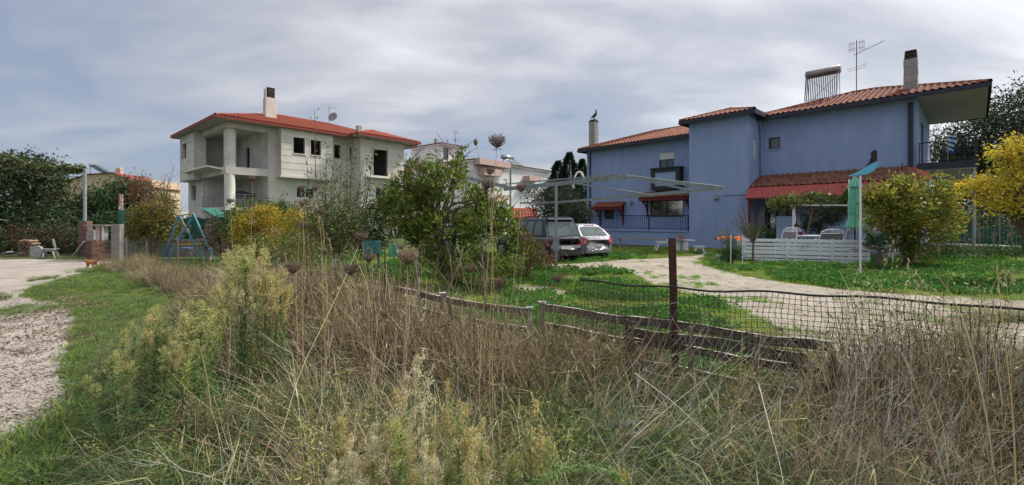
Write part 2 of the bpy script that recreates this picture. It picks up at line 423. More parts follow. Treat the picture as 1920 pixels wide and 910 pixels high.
leafmat('leaf_dry', .15, .8, spec=.15)
leafmat('grass_blade', .38, .6, inst=.22, spec=.2)
leafmat('dry_blade', .18, .8, inst=.25, spec=.15)
leafmat('stem', .0, .85, spec=.15)
leafmat('fluff', .4, .95, spec=.05)

def groundmat(name, base, mixs, bump=.5, bscale=40, peb=None):
    """mixs: list of (colour, scale, lo, hi, strength)"""
    m = bpy.data.materials.new(name); m.use_nodes = True; t = m.node_tree; bs = t.nodes['Principled BSDF']
    bs.inputs['Roughness'].default_value = .95; bs.inputs['Specular IOR Level'].default_value = .1
    tc = nd(t, 'ShaderNodeTexCoord'); rgb = nd(t, 'ShaderNodeRGB'); rgb.outputs[0].default_value = (*base, 1); out = rgb.outputs[0]
    for c, s, lo, hi, st in mixs:
        n = nd(t, 'ShaderNodeTexNoise'); n.inputs['Scale'].default_value = s; n.inputs['Detail'].default_value = 7; n.inputs['Distortion'].default_value = .4
        t.links.new(tc.outputs['Object'], n.inputs['Vector'])
        r = nd(t, 'ShaderNodeMapRange'); r.inputs[1].default_value = lo; r.inputs[2].default_value = hi; r.inputs[4].default_value = st
        t.links.new(n.outputs[0], r.inputs[0])
        x = nd(t, 'ShaderNodeMix', data_type='RGBA'); x.inputs[7].default_value = (*c, 1)
        t.links.new(r.outputs[0], x.inputs[0]); t.links.new(out, x.inputs[6]); out = x.outputs[2]
    h = None
    if peb:
        v = nd(t, 'ShaderNodeTexVoronoi'); v.inputs['Scale'].default_value = peb[0]; v.inputs['Randomness'].default_value = 1
        t.links.new(tc.outputs['Object'], v.inputs['Vector'])
        sv = nd(t, 'ShaderNodeSeparateColor'); t.links.new(v.outputs['Color'], sv.inputs[0])
        r = nd(t, 'ShaderNodeMapRange'); r.inputs[3].default_value = 1-peb[1]; r.inputs[4].default_value = 1+peb[1]
        t.links.new(sv.outputs[0], r.inputs[0])
        hs = nd(t, 'ShaderNodeHueSaturation'); t.links.new(r.outputs[0], hs.inputs['Value']); t.links.new(out, hs.inputs['Color']); out = hs.outputs[0]
        h = v.outputs['Distance']
    t.links.new(out, bs.inputs['Base Color'])
    b = nd(t, 'ShaderNodeBump'); b.inputs['Strength'].default_value = bump; b.inputs['Distance'].default_value = .015
    if h is None:
        n = nd(t, 'ShaderNodeTexNoise'); n.inputs['Scale'].default_value = bscale; t.links.new(tc.outputs['Object'], n.inputs['Vector']); h = n.outputs[0]
    t.links.new(h, b.inputs['Height']); t.links.new(b.outputs[0], bs.inputs['Normal'])
    MATS[name] = m
groundmat('soil_green', (.060,.085,.028), [((.095,.080,.045), 1.1, .48, .62, .8), ((.045,.085,.018), 3.5, .45, .65, .8), ((.17,.14,.09), 9, .6, .75, .5)], .8, 60)
groundmat('gravel', (.36,.325,.29), [((.27,.235,.21), .9, .42, .6, .8), ((.38,.35,.32), 5, .52, .7, .6), ((.33,.23,.18), 14, .58, .7, .6), ((.17,.145,.12), .45, .58, .72, .5)], .9, peb=(55, .28))
groundmat('driveway', (.33,.295,.25), [((.25,.225,.185), .7, .42, .6, .8), ((.38,.35,.31), 4, .52, .7, .5), ((.17,.20,.08), 1.6, .62, .74, .7)], .6, peb=(45, .14))

# ---------------------------------------------------------------- ground, road, driveway
def gz(x, y): return 0*x
def sheet(name, poly, z, step, m, edge=.12):
    """level sheet whose outline wanders like the edge of loose gravel"""
    out = []
    for i in range(len(poly)):
        p, q = Vector(poly[i][:2]), Vector(poly[(i+1) % len(poly)][:2]); n = max(1, int((q-p).length/step))
        n = min(n, 160)
        for k in range(n):
            w = p.lerp(q, k/n); a = edge*min(3, max(.4, w.y/6))
            w = w+Vector(((float(vnoise(w.x, w.y, 1.7, 3))-.5)*2*a+(float(vnoise(w.x, w.y, 6., 5))-.5)*a, (float(vnoise(w.x, w.y, 1.5, 4))-.5)*2*a+(float(vnoise(w.x, w.y, 6., 6))-.5)*a))
            out.append((w.x, w.y, z))
    o = MB().add(out, [tuple(range(len(out)))]).build(name, m); return struct(o)
gm = MB(); xs = [-900,-300,-100,-50,-25,-12,-6,0,6,12,25,50,100,300,900]; ys = [-60,-20,0,5,10,20,40,80,200,600,1500]
for j in range(len(ys)-1):
    for i in range(len(xs)-1):
        gm.quad((xs[i],ys[j],0),(xs[i+1],ys[j],0),(xs[i+1],ys[j+1],0),(xs[i],ys[j+1],0))
struct(gm.build('ground', 'soil_green'))
ROAD = [G(*p) for p in ((-900,484),(216,487),(196,497),(168,508),(120,522),(62,540),(40,556),(120,578),(142,600),(120,640),(112,690),(128,750),(70,812),(-60,850),(-700,900))]
ROAD = [(p.x,p.y) for p in ROAD]+[(-60,2.9),(-60,19)]
sheet('gravel_road', ROAD, .004, .15, 'gravel', .10)
DRIVE = [G(*p) for p in ((1010,497),(1090,494),(1150,488),(1240,484),(1306,479),(1322,471),(1345,474),(1318,484),(1305,493),(1345,505),(1400,518),(1480,531),(1560,541),(1640,548),(1760,556),(1900,562),(2300,572),
     (2700,900),(1900,900),(1620,760),(1560,680),(1500,650),(1460,622),(1430,600),(1390,584),(1330,563),(1270,546),(1215,531),(1185,514),(1130,503),(1040,506))]
DRIVE = [(p.x,p.y) for p in DRIVE]
sheet('gravel_driveway', DRIVE, .004, .18, 'driveway', .10)
WORN = [(p.x,p.y) for p in [G(*q) for q in ((935,540),(985,533),(1030,538),(1090,548),(1060,556),(1000,551),(950,548))]]
sheet('bare_earth_path', WORN, .004, .12, 'driveway', .12)
FARROAD = [(-60,19.2),(-15.6,19.2),(-15.2,18.0),(-13.8,16.9)]

class Frame:
    def __init__(s, ox, oy, ang): s.o = Vector((ox,oy)); s.x = Vector((cos(ang),sin(ang))); s.y = Vector((-sin(ang),cos(ang))); s.ang = ang
    def X(s, px, y):                    # local x of the pixel column on the plane local y = const
        k = (px-960)/F; b = s.o+s.y*y; return (k*b.y-b.x)/(s.x.x-k*s.x.y)
    def Y(s, px, x):
        k = (px-960)/F; b = s.o+s.x*x; return (k*b.y-b.x)/(s.y.x-k*s.y.y)
    def Z(s, py, x, y): return CH+(HZ-py)/F*(s.o+s.x*x+s.y*y).y
    def W(s, x, y, z=0.): w = s.o+s.x*x+s.y*y; return Vector((w.x,w.y,z))
def on_x(fr, y, px0, py0, px1, py1):
    """pixel rectangle -> (x0,z0,x1,z1) on the plane local y; px ascending"""
    x0, x1 = fr.X(px0,y), fr.X(px1,y); z1, z0 = fr.Z(py0,(x0+x1)/2,y), fr.Z(py1,(x0+x1)/2,y)
    return (min(x0,x1),z0,max(x0,x1),z1)
def on_y(fr, x, px0, py0, px1, py1):
    y0, y1 = fr.Y(px0,x), fr.Y(px1,x); z1, z0 = fr.Z(py0,x,(y0+y1)/2), fr.Z(py1,x,(y0+y1)/2)
    return (min(y0,y1),z0,max(y0,y1),z1)
def holes_cells(h0, z0, h1, z1, holes):
    hs = sorted({h0,h1}|{min(max(h[0],h0),h1) for h in holes}|{min(max(h[2],h0),h1) for h in holes})
    zs = sorted({z0,z1}|{min(max(h[1],z0),z1) for h in holes}|{min(max(h[3],z0),z1) for h in holes})
    for i in range(len(hs)-1):
        run = None
        for j in range(len(zs)-1):
            c = ((hs[i]+hs[i+1])/2, (zs[j]+zs[j+1])/2)
            solid = not any(h[0] < c[0] < h[2] and h[1] < c[1] < h[3] for h in holes)
            if solid: run = (run[0], zs[j+1]) if run else (zs[j], zs[j+1])
            if run and (not solid or j == len(zs)-2): yield hs[i], run[0], hs[i+1], run[1]; run = None
def wallx(mb, y, th, x0, z0, x1, z1, holes=()):
    for a, b, c, d in holes_cells(x0,z0,x1,z1,holes): mb.box(a,min(y,y+th),b,c,max(y,y+th),d)
def wally(mb, x, th, y0, z0, y1, z1, holes=()):
    for a, b, c, d in holes_cells(y0,z0,y1,z1,holes): mb.box(min(x,x+th),a,b,max(x,x+th),c,d)
def window_x(par, y, r, fm='frame_dark', gm_='glass', bars=1, inset=.12, w=.05, shutter=0., name='window', sill=None, label=None):
    x0,z0,x1,z1 = r; f = MB(); yy = y+inset
    for a,b,c,d in ((x0,z0,x0+w,z1),(x1-w,z0,x1,z1),(x0+w,z0,x1-w,z0+w),(x0+w,z1-w,x1-w,z1)): f.box(a,yy,b,c,yy+.05,d)
    for k in range(1, bars+1):
        xm = x0+(x1-x0)*k/(bars+1); f.box(xm-w*.45,yy+.003,z0+w,xm+w*.45,yy+.047,z1-w)
    o = f.build(name, fm, par, label=label)
    MB().box(x0+w,yy+.02,z0+w,x1-w,yy+.03,z1-w).build('pane', gm_, o)
    if shutter: MB().box(x0+w*.3,yy-.03,z1-shutter,x1-w*.3,yy-.002,z1-.002).build('shutter_box', 'shutter', o)
    if sill: MB().box(x0-.06,y-.06,z0-.06,x1+.06,y+.10,z0-.003).build('sill', sill, o)
    return o

# roof tiles -------------------------------------------------
def tile_mesh(w, l, name):
    prof = []; hgt = .055 if w != .28 else .085
    for k in range(5):
        t = pi*k/4; prof.append((-w*.5+w*.31*(1-cos(t)), hgt*sin(t)+.004))
    prof.append((w*.5, .004)); n = len(prof)
    vs = [(x,0,z+.028) for x,z in prof]+[(x,l,z) for x,z in prof]+[(x,0,z+.006) for x,z in prof]
    fs = [(i,i+1,n+i+1,n+i) for i in range(n-1)]+[(2*n+i,2*n+i+1,i+1,i) for i in range(n-1)]
    return vs, fs
def tile_slopes(roof, fr, slopes, m, w=.26, l=.36, limit=0, thing_off=(0,0,0), rz=None):
    """slopes: (p0, p1, p2 ...) local polygon; p0->p1 is the eave, tiles run up-slope from it"""
    vs, fs = tile_mesh(w, l*1.12, 't'); allm = []
    me = bpy.data.meshes.new('roof_tile'); me.from_pydata(vs, [], fs); me.materials.append(MATS[m])
    for poly in slopes:
        p = [Vector(q) for q in poly]; e = (p[1]-p[0]).normalized(); n = None
        nn = (p[1]-p[0]).cross(p[2]-p[0]).normalized()
        if nn.z < 0: nn = -nn
        s = nn.cross(e).normalized()
        if s.z < 0: s = -s; 
        ee = s.cross(nn).normalized()
        pts = [((q-p[0]).dot(e), (q-p[0]).dot(s)) for q in p]
        amax = max(a for a,_ in pts); amin = min(a for a,_ in pts); bmax = max(b for _,b in pts)
        rows = int(bmax/l)+1; colsn = int((amax-amin)/w)
        aa, bb = np.meshgrid(amin+(np.arange(colsn)+.5)*w, np.arange(rows)*l+.02)
        ok = inpoly(aa, bb+l*.45, pts)
        for a, b in zip(aa[ok], bb[ok]):
            o = p[0]+e*a+s*(b+R.uniform(-.008,.008))+nn*(.015+R.uniform(0,.006))
            M = Matrix((ee.to_4d(), s.to_4d(), nn.to_4d(), (0,0,0,1))).transposed(); M[3][0]=M[3][1]=M[3][2]=0
            M = Matrix.Translation(o) @ Matrix(((ee.x,s.x,nn.x,0),(ee.y,s.y,nn.y,0),(ee.z,s.z,nn.z,0),(0,0,0,1)))
            c = fr.W(o.x,o.y,o.z) if fr else o; allm.append((c.y, M, nn, c))
    allm.sort(key=lambda t: t[0])
    if limit:
        # keep only tiles on slopes that face the camera as single pieces
        wn = lambda n: (fr.x*n.x+fr.y*n.y) if fr else Vector((n.x,n.y))
        vis = [t for t in allm if Vector((wn(t[2]).x,wn(t[2]).y,t[2].z)).dot(Vector((0,0,CH))-t[3]) > 0]
    else: vis = []
    single = vis[:limit]; ids = {id(t) for t in single}
    for t in single:
        o = bpy.data.objects.new('roof_tile', me); COL.objects.link(o); o.parent = roof; o.matrix_local = t[1]
    rest = [t for t in allm if id(t) not in ids]
    if rest:
        V = np.array(vs); A = np.array([[list(r) for r in t[1]] for t in rest]); 
        VV = np.einsum('nij,vj->nvi', A[:,:3,:3], V)+A[:,None,:3,3]
        Fq = np.array(fs)[None]+np.arange(len(rest))[:,None,None]*len(vs)
        o = npmesh('tile_rows', VV.reshape(-1,3), Fq.reshape(-1,4), None, m, roof, 'stuff')
def ridge_caps(roof, lines, m, r=.11):
    b = MB()
    for p, q in lines:
        p, q = Vector(p), Vector(q); n = max(1, int((q-p).length/.38)); 
        for k in range(n):
            a, c = p.lerp(q,k/n), p.lerp(q,(k+1.08)/n); b.tube([a,c],[r,r*.86],6,False)
    o = b.build('ridge_cap', m, roof); o['kind'] = 'stuff'

# ---------------------------------------------------------------- the blue house
FB = Frame(10.8, 27.0, atan2(-.724,.689))
bh = thing('blue_house', 'large blue two storey house with brown tiled roofs and red awnings', 'house', (10.8,27,0), FB.ang)
AL, AT, AR, VM, VB = -9.05, 3.38, 10.18, 1.83, 9.3
ZL, ZM, ZT = 7.08, 7.46, 7.60
wu = on_x(FB,VM,1236,287,1264,316); wb = on_x(FB,VM,1219,374,1282,407); ws = on_x(FB,VM,1133,385,1151,411)
w = MB()
wallx(w, VM, .25, AL, 0, 0.1, ZL, [wu,wb,ws])
wally(w, AL, .25, VM+.25, 0, VB, ZL); wallx(w, VB-.25, .25, AL+.25, 0, 3, ZL)
w.build('left_wing_wall', 'blue_plaster', bh)
w = MB(); sq = on_x(FB,VM,1441,258,1463,279); dr = (AT+.25, .1, 5.2, 2.5)
wallx(w, VM, .25, AT-.1, 0, AR, ZM, [sq,dr]); wally(w, AR-.25, .25, VM+.25, 0, VB, ZM, [(3.5,4.55,5.2,6.6)]); wallx(w, VB-.25, .25, 3, 0, AR-.25, ZM-.01)
w.build('wall', 'blue_plaster', bh)
w = MB(); sd = (.78, 5.15, 1.22, 6.35)
wallx(w, 0, .25, 0, 0, AT, ZT); wally(w, 0, .25, .25, 0, 3.4, ZT); wally(w, AT-.25, .25, .25, 0, VM+.002, ZT, [sd])
w.build('stair_tower_wall', 'blue_plaster', bh)
MB().box(AL+.25,VM+.25,3.4,AT,VB-.25,3.6).box(AT,VM+.25,3.4,AR-.25,VB-.25,3.6).build('floor_slab', 'concrete_render', bh)
window_x(bh, VM, wu, 'frame_dark', 'glass', 1, .05, .07, shutter=.42, sill='frame_dark')
window_x(bh, VM, wb, 'frame_dark', 'glass_mirror', 1, .04, .07)
window_x(bh, VM, ws, 'frame_dark', 'glass', 0, .06, .06)
window_x(bh, VM, sq, 'frame_dark', 'glass', 0, .10, .05, sill='pale_blue_plaster')
o = MB().box(AT-.1,.82,5.19,AT-.04,1.18,6.31).build('window', 'shutter', bh)
o = MB().box(AT+.25,VM+.12,.1,5.2,VM+.18,2.5).build('veranda_door', 'frame_dark', bh)
for k in range(3): MB().box(AT+.38+k*.53,VM+.10,.35,AT+.80+k*.53,VM+.115,2.35).build('pane', 'window_dark', o)
# balcony planter box under the upper window
r = on_x(FB,VM-.5,1221,316,1275,356); x0,z0,x1,z1 = r; b = MB()
b.box(x0,VM-.55,z0,x0+.28,VM-.002,z1).box(x1-.28,VM-.55,z0,x1,VM-.002,z1).box(x0+.28,VM-.55,z0,x1-.28,VM-.002,z0+.26).box(x0+.28,VM-.55,z1-.24,x1-.28,VM-.002,z1)
b.box(x0-.06,VM-.62,z1,x1+.06,VM-.002,z1+.07)
pb = b.build('balcony_box', 'frame_dark', bh)
MB().box(x0+.28,VM-.50,z0+.26,x1-.28,VM-.40,z1-.24).build('panel', 'pale_blue_plaster', pb)
# tiled window hoods on red brackets
def hood(px0, px1, ye, yt, lim):
    vf = VM-.85
    a0, a1 = FB.X(px0,vf), FB.X(px1,vf); ze = FB.Z(ye,(a0+a1)/2,vf); zt = ze+.42
    pl = [(a0,vf,ze),(a1,vf,ze),(a1-.05,VM-.02,zt),(a0+.05,VM-.02,zt)]
    h = MB().prism([Vector(q)-Vector((0,0,.07)) for q in pl],(0,0,.06)).build('window_hood', 'wood_red', bh)
    tile_slopes(h, FB, [pl], 'tile_brown', .22, .30, lim)
    m = MB().box(a0+.08,vf+.02,ze-.17,a1-.08,vf+.10,ze-.075)
    m.build('beam', 'wood_red', h)
    for a in (a0+.22, a1-.30):
        q = MB(); pts = [(a+.04,VM-.04,ze-1.02),(a+.04,VM-.10,ze-.75),(a+.04,VM-.28,ze-.45),(a+.04,VM-.55,ze-.24),(a+.04,vf+.10,ze-.20)]
        q.tube(pts,[.05,.055,.06,.055,.05],5); q.box(a,VM-.09,ze-1.25,a+.09,VM-.002,ze+.2); q.box(a,vf+.101,ze-.24,a+.09,VM-.09,ze-.14)
        q.build('bracket', 'wood_red', h)
hood(1108,1163,390,374,60); hood(1196,1290,371,356,90)
# terrace ledge and railing
VT = .12
MB().box(AL+1.2,VT,0,-.003,VM-.002,.92).box(AL+1.1,VT-.06,.92,-.003,VM-.002,1.0).build('terrace_base', 'blue_plaster', bh)
rail = MB(); ra0, ra1 = AL-1.6, -.06
rail.box(ra0,VT+.03,1.94,ra1,VT+.08,1.99).box(ra0,VT+.035,1.10,ra1,VT+.075,1.14)
ro = rail.build('terrace_railing', 'iron_dark', bh)
bm = MB().box(-.011,-.011,1.14,.011,.011,1.94).build('baluster', 'iron_dark', ro); n = int((ra1-ra0)/.155)
bm.location = (ra0+.1,VT+.055,0)
for k in range(1,n): c = dup(bm,(ra0+.1+k*.155,VT+.055,0))
for px in (1125,1216,1290):
    a = FB.X(px,VT); MB().box(a-.035,VT+.02,1.001,a+.035,VT+.09,2.02).build('post', 'iron_dark', ro)
# downpipes, lamps
MB().tube([(AL+.35,VM-.06,ZL-.15),(AL+.35,VM-.06,.1)],.055,6).build('downpipe', 'fascia_dark', bh)
MB().tube([(AT+.10,VM-.30,ZM-.05),(AT+.10,VM-.08,ZM-.5),(AT+.10,VM-.07,3.9)],.045,6).build('downpipe', 'blue_plaster', bh)
MB().box(AR-.34,VM-.12,.1,AR-.16,VM-.003,ZM-.2).build('downpipe', 'fascia_dark', bh)
a = FB.X(1345,0); z = FB.Z(371,a,0); MB().lathe([(.03,.16),(.10,.12),(.12,-.08),(.05,-.16)],8,(a,-.12,z)).box(a-.03,-.10,z+.05,a+.03,-.002,z+.12).build('wall_lamp', 'iron_gray', bh)
a = FB.X(1185,VM); z = FB.Z(380,a,VM); MB().lathe([(.03,.2),(.10,.05),(.11,-.1),(.05,-.2)],8,(a,VM-.12,z)).box(a-.03,VM-.10,z+.05,a+.03,VM-.002,z+.12).build('wall_lamp', 'iron_gray', bh)
MB().tube([(FB.X(1352,0),-.02,FB.Z(368,1.8,0)),(AT-.05,-.02,FB.Z(366,3,0))],.012,4).build('cable', 'iron_dark', bh)

def hip(par, a0, a1, v0, v1, ze, rise, m, limit, hips=('l','r'), fascia='fascia_dark', w=.26, l=.36, fh=.20, fr=FB, soff='fascia_dark', th=.06):
    """hipped roof over a local rectangle; eaves at ze"""
    d = (v1-v0)/2; vm = (v0+v1)/2; r0 = a0+(d if 'l' in hips else 0); r1 = a1-(d if 'r' in hips else 0)
    A,B,C_,D,E,Fp = (a0,v0,ze),(a1,v0,ze),(a1,v1,ze),(a0,v1,ze),(r0,vm,ze+rise),(r1,vm,ze+rise)
    b = MB(); b.add([A,B,C_,D,E,Fp], [(0,1,5,4),(2,3,4,5),(1,2,5),(3,0,4)])
    b.box(a0+.02,v0+.02,ze-fh*.55,a1-.02,v1-.02,ze-.005)
    ro = b.build('roof', soff, par)
    g = MB(); t = .05
    g.box(a0,v0-t,ze-fh,a1,v0,ze+.01).box(a0,v1,ze-fh,a1,v1+t,ze+.01).box(a0-t,v0-t,ze-fh,a0,v1+t,ze+.01).box(a1,v0-t,ze-fh,a1+t,v1+t,ze+.01)
    g.build('gutter', fascia, ro)
    sl = [(A,B,Fp,E),(C_,D,E,Fp),(B,C_,Fp),(D,A,E)]
    tile_slopes(ro, fr, sl, m, w, l, limit)
    ln = [(E,Fp)]
    if 'l' in hips: ln += [(A,E),(D,E)]
    if 'r' in hips: ln += [(B,Fp),(C_,Fp)]
    ridge_caps(ro, [(tuple(Vector(p)+Vector((0,0,.04))), tuple(Vector(q)+Vector((0,0,.04)))) for p,q in ln], m)
    return ro
roofm = hip(bh, AT-.55, 12.5, 1.28, 9.8, ZM+.10, 1.45, 'tile_brown', 300, ('l','r'))
MB().box(AR+.01,1.33,ZM-.06,12.45,9.75,ZM-.02).build('soffit', 'soffit_gray', roofm)
roofl = hip(bh, AL-.45, 3.0, 1.28, 9.7, ZL+.08, 1.42, 'tile_brown', 300, ('l','r'))
rooft = hip(bh, -.40, AT+.42, -.42, 4.0, ZT+.08, .72, 'tile_brown', 150, ('l','r'))
# side balcony under the deep eave
zb = 4.0
bal = MB().box(AR+.002,1.5,zb,12.15,9.2,zb+.32).build('balcony', 'fascia_dark', bh)
MB().box(AR+.002,1.55,zb-.05,12.1,9.15,zb-.002).build('soffit', 'soffit_gray', bal)
rb = MB(); bt = zb+1.28
for y in (1.58,): rb.box(AR+.05,y-.02,bt-.04,12.1,y+.02,bt); rb.box(AR+.05,y-.015,zb+.40,12.1,y+.015,zb+.43)
rb.box(12.06,1.6,bt-.04,12.1,9.1,bt); rb.box(12.065,1.6,zb+.40,12.095,9.1,zb+.43)
rb.box(AR+.06,1.56,zb+.32,AR+.10,1.60,bt).box(12.05,1.56,zb+.321,12.11,1.62,bt+.03)
rb.bar((AR+.7,1.58,zb+.42),(12.0,1.58,bt-.1),.02); rb.bar((AR+.7,1.58,bt-.1),(12.0,1.58,zb+.42),.02)
rail2 = rb.build('balcony_railing', 'iron_dark', bal)
for k in range(12): MB().box(AR+.14+k*.155,1.57,zb+.43,AR+.16+k*.155,1.59,bt-.04).build('baluster', 'iron_dark', rail2)
for k in range(34): MB().box(12.07,1.75+k*.22,zb+.43,12.09,1.77+k*.22,bt-.04).build('baluster', 'iron_dark', rail2)
for (a,v) in ((12.0,1.75),(12.0,8.8)): MB().tube([(a,v,0),(a,v,zb-.05)],.06,8).build('column', 'galvanised', bh)

# veranda roof: clay tiles above, corrugated red sheet as a skirt
aw0, aw1 = 3.40, 10.45; kz = 3.46
vt = [(aw0,0.0,kz),(aw1,0.0,kz),(aw1-.5,VM-.02,4.22),(aw0+.1,VM-.02,4.02)]
ver = MB().prism([Vector(q)-Vector((0,0,.05)) for q in vt],(0,0,.045)).build('veranda_roof', 'metal_red', bh)
tile_slopes(ver, FB, [vt], 'tile_moss', .27, .38, 200)
MB().prism([(aw1,0.0,kz),(aw1+.35,.05,kz-.1),(aw1+.1,VM-.02,4.0),(aw1-.5,VM-.02,4.24)],(0,0,.03)).build('end_flashing', 'terracotta', ver)
cv = []; nW = int((aw1-aw0)/.03)
for k in range(nW+1):
    x = aw0-.02+k*.03; dz = .022*sin(2*pi*k/5.0)
    cv += [(x,-.02+dz,kz+.005),(x,-.62+dz,2.86)]
b = MB().add(cv, [(2*k,2*k+2,2*k+3,2*k+1) for k in range(nW)]); b.build('corrugated_skirt', 'metal_red', ver)
MB().prism([(aw0-.03,-.02,kz),(aw0-.03,-.62,2.86),(aw0-.03,0,2.95),(aw0-.03,VM-.01,3.6),(aw0-.03,VM-.01,4.0)],(.02,0,0)).build('end_board', 'metal_red', ver)
MB().box(aw0,-.60,2.80,aw1,-.52,2.88).build('gutter', 'wood_red', ver)
for a in (aw0+.1, 5.7, 8.0, aw1-.15): MB().box(a,-.5,0,a+.1,-.4,2.86).build('post', 'wood_red', ver)
zp = 1.82
MB().box(4.7,.15,.0,9.95,.35,zp).box(4.66,.12,zp,9.98,.38,zp+.05).build('veranda_parapet', 'pale_blue_plaster', bh)
MB().box(aw0,-.6,0,aw1,VM,.18).build('veranda_floor', 'block_gray', bh)

# chimneys: block courses, flues
def chimney(par, x, y, z0, z1, w, m, course=.28, cap=None, fr=None, name='chimney'):
    b = MB().box(x-w/2+.02,y-w/2+.02,z0,x+w/2-.02,y+w/2-.02,z1-.01).build(name, 'block_gray', par); n = int(round((z1-z0)/course)); h = (z1-z0)/n
    bl = MB().bev(-w/2,-w/2,0,w/2,w/2,h-.022,.012)
    o = bl.build('block', m, b); o.location = (x,y,z0)
    for k in range(1,n): dup(o,(x+R.uniform(-.006,.006),y,z0+k*h))
    return b
a, v = FB.X(1113,3.0), 3.0; z1 = FB.Z(229,a,v)
ch = chimney(bh, a, v, ZL+.2, z1, .55, 'chimney_gray', .24)
MB().box(a-.30,v-.30,z1,a+.30,v+.30,z1+.05).box(a-.22,v-.22,z1+.05,a+.22,v+.22,z1+.16).build('cap', 'chimney_black', ch)
cb = thing('chimney_bird', 'dark metal bird figure perched on the left chimney of the blue house', 'ornament', FB.W(a,v,z1+.14), FB.ang)
b = MB(); b.tube([(-.32,0,.18),(-.15,0,.25),(.05,0,.33),(.2,0,.45),(.25,0,.6),(.23,0,.70)],[.01,.06,.12,.11,.06,.055],8)
b.ball((.25,0,.74),.07,8,5); b.tube([(.30,0,.75),(.42,0,.73)],[.025,.004],5); b.tube([(.02,0,.05),(.03,0,.28)],.018,5); b.tube([(.10,0,.05),(.08,0,.3)],.018,5); b.box(-.12,-.08,.02,.2,.08,.05)
b.build('bird_body', 'iron_dark', cb, smooth=True)
a, v = FB.X(1708,3.2), 3.2; z1 = FB.Z(112,a,v)
ch = chimney(bh, a, v, ZM+.3, z1, .52, 'chimney_gray', .35)
for k in range(3): MB().bev(a-.24+.01*k,v-.24+.01*k,z1+k*.155,a+.24-.01*k,v+.24-.01*k,z1+k*.155+.11,.02).build('flue_ring', 'chimney_black', ch)
# solar water heater on the ridge
sa, sv = FB.X(1541,4.4), 4.4; sz0 = FB.Z(188,sa,sv); sz1 = FB.Z(134,sa,sv)
sh = thing('solar_water_heater', 'evacuated tube solar heater with horizontal tank on the blue house ridge', 'solar heater', FB.W(sa,sv,sz0), FB.ang)
L_ = 1.55; H_ = sz1-sz0
MB().tube([(-L_*.55,.25,H_),(-L_*.55+.03,.25,H_),(L_*.55-.03,.25,H_),(L_*.55,.25,H_)],[.2,.235,.235,.2],14).build('tank', 'rust_cylinder', sh, smooth=True)
tb = MB().tube([(0,0,0),(0,.3,H_-.18)],.024,6).build('vacuum_tube', 'black_tube', sh); tb.location = (-L_*.5,-.35,.05)
for k in range(1,18): dup(tb,(-L_*.5+k*L_/17.5,-.35,.05))
fb = MB()
for x in (-L_*.5,L_*.5): fb.bar((x,-.38,-.25),(x,.12,H_-.1),.03); fb.bar((x,.5,-.3),(x,.35,H_),.03)
fb.bar((-L_*.5,-.36,.02),(L_*.5,-.36,.02),.04); fb.bar((-L_*.5,.45,0),(L_*.5,.36,H_-.2),.02); fb.bar((L_*.5,.45,0),(-L_*.5,.36,H_-.2),.02)
fb.build('frame', 'steel', sh)
# tv antenna
aa, av = FB.X(1606,4.6), 4.6; z0 = FB.Z(168,aa,av); z1 = FB.Z(76,aa,av)
an = thing('tv_antenna', 'tall rooftop television antenna on the blue house beside the solar heater', 'antenna', FB.W(aa,av,z0-.3), FB.ang)
H_ = z1-z0+.3; MB().tube([(0,0,0),(0,0,H_)],.022,6).build('mast', 'iron_dark', an)
b = MB()
for s in (-1,1):
    for zz_ in (.15,.45): b.tube([(s*.05,0,H_-zz_),(s*.33,0,H_-zz_)],.012,4)
    for x in (.12,.2,.28,.34): b.tube([(s*x,0,H_-.62),(s*x,0,H_-.02)],.008,4)
b.build('grid_reflector', 'iron_gray', an)
b = MB().tube([(-.15,0,H_-.80),(1.25,-.2,H_-.42)],.014,4)
for k in range(9): x = .05+k*.13; b.tube([(x,-.14-.02*k-.1,H_-.75+.035*k),(x,.14-.02*k,H_-.75+.035*k)],.006,4)
b.build('boom', 'iron_gray', an)
b = MB().tube([(-.42,0,H_-1.55),(.5,0,H_-1.42)],.012,4).tube([(-.36,0,H_-1.68),(.4,0,H_-1.58)],.01,4); b.build('dipole', 'iron_gray', an)
# flag on the balcony
fp = FB.W(FB.X(1777,1.5),1.5,0); a_=FB.X(1777,1.45)
fl = thing('greek_flag', 'furled blue and white striped flag on the side balcony railing', 'flag', FB.W(a_,1.45,zb+.35), FB.ang)
MB().tube([(0,0,0),(0,0,1.35)],.015,5).build('pole', 'iron_gray', fl)
for k in range(9):
    z = 1.28-k*.10; b = MB(); x1 = .12+.10*sin(k*.7)+.02*k
    b.prism([(.02,.0,z),(.02+x1*.5,.05,z-.04),(.02+x1,-.02,z-.10),(.02+x1,-.02,z-.20),(.02+x1*.5,.05,z-.14),(.02,0,z-.10)],(0,.012,0))
    b.build('stripe', 'flag_blue' if k % 2 == 0 else 'flag_white', fl)

# ---------------------------------------------------------------- the unfinished concrete house
EA = atan2(.754,.657)
FL = Frame(-21.9, 34.0, EA)     # local x runs right-away along the long front, local y left-away
lh = thing('concrete_house', 'unfinished grey rendered house with bright red tiled roof and corner balconies', 'house', (-21.9,34,0), EA)
Z1, Z2, Z3, Z2b = 2.68, 5.80, 9.25, 5.22
T1, T2, TB, S1, S2 = 2.96, 3.96, 16.0, 8.6, 10.8
sb, sr = -.8, -1.75                       # how far the two bays stand out
xb0, xb1 = FL.X(527,sb), FL.X(624,sb); xr0, xr1 = FL.X(676,sr), FL.X(757,sr)
hw = [on_x(FL,sb,549.5,258.5,571.5,288.5), on_x(FL,sb,582,263.5,602,291.5)]
mw = [on_x(FL,0,626,272,638.5,297.5), on_x(FL,0,654.5,276,665.5,301)]
lw = [on_x(FL,0,555,342,590,372)]
rd = [on_x(FL,sr,699.5,281,727,330)]
w = MB()
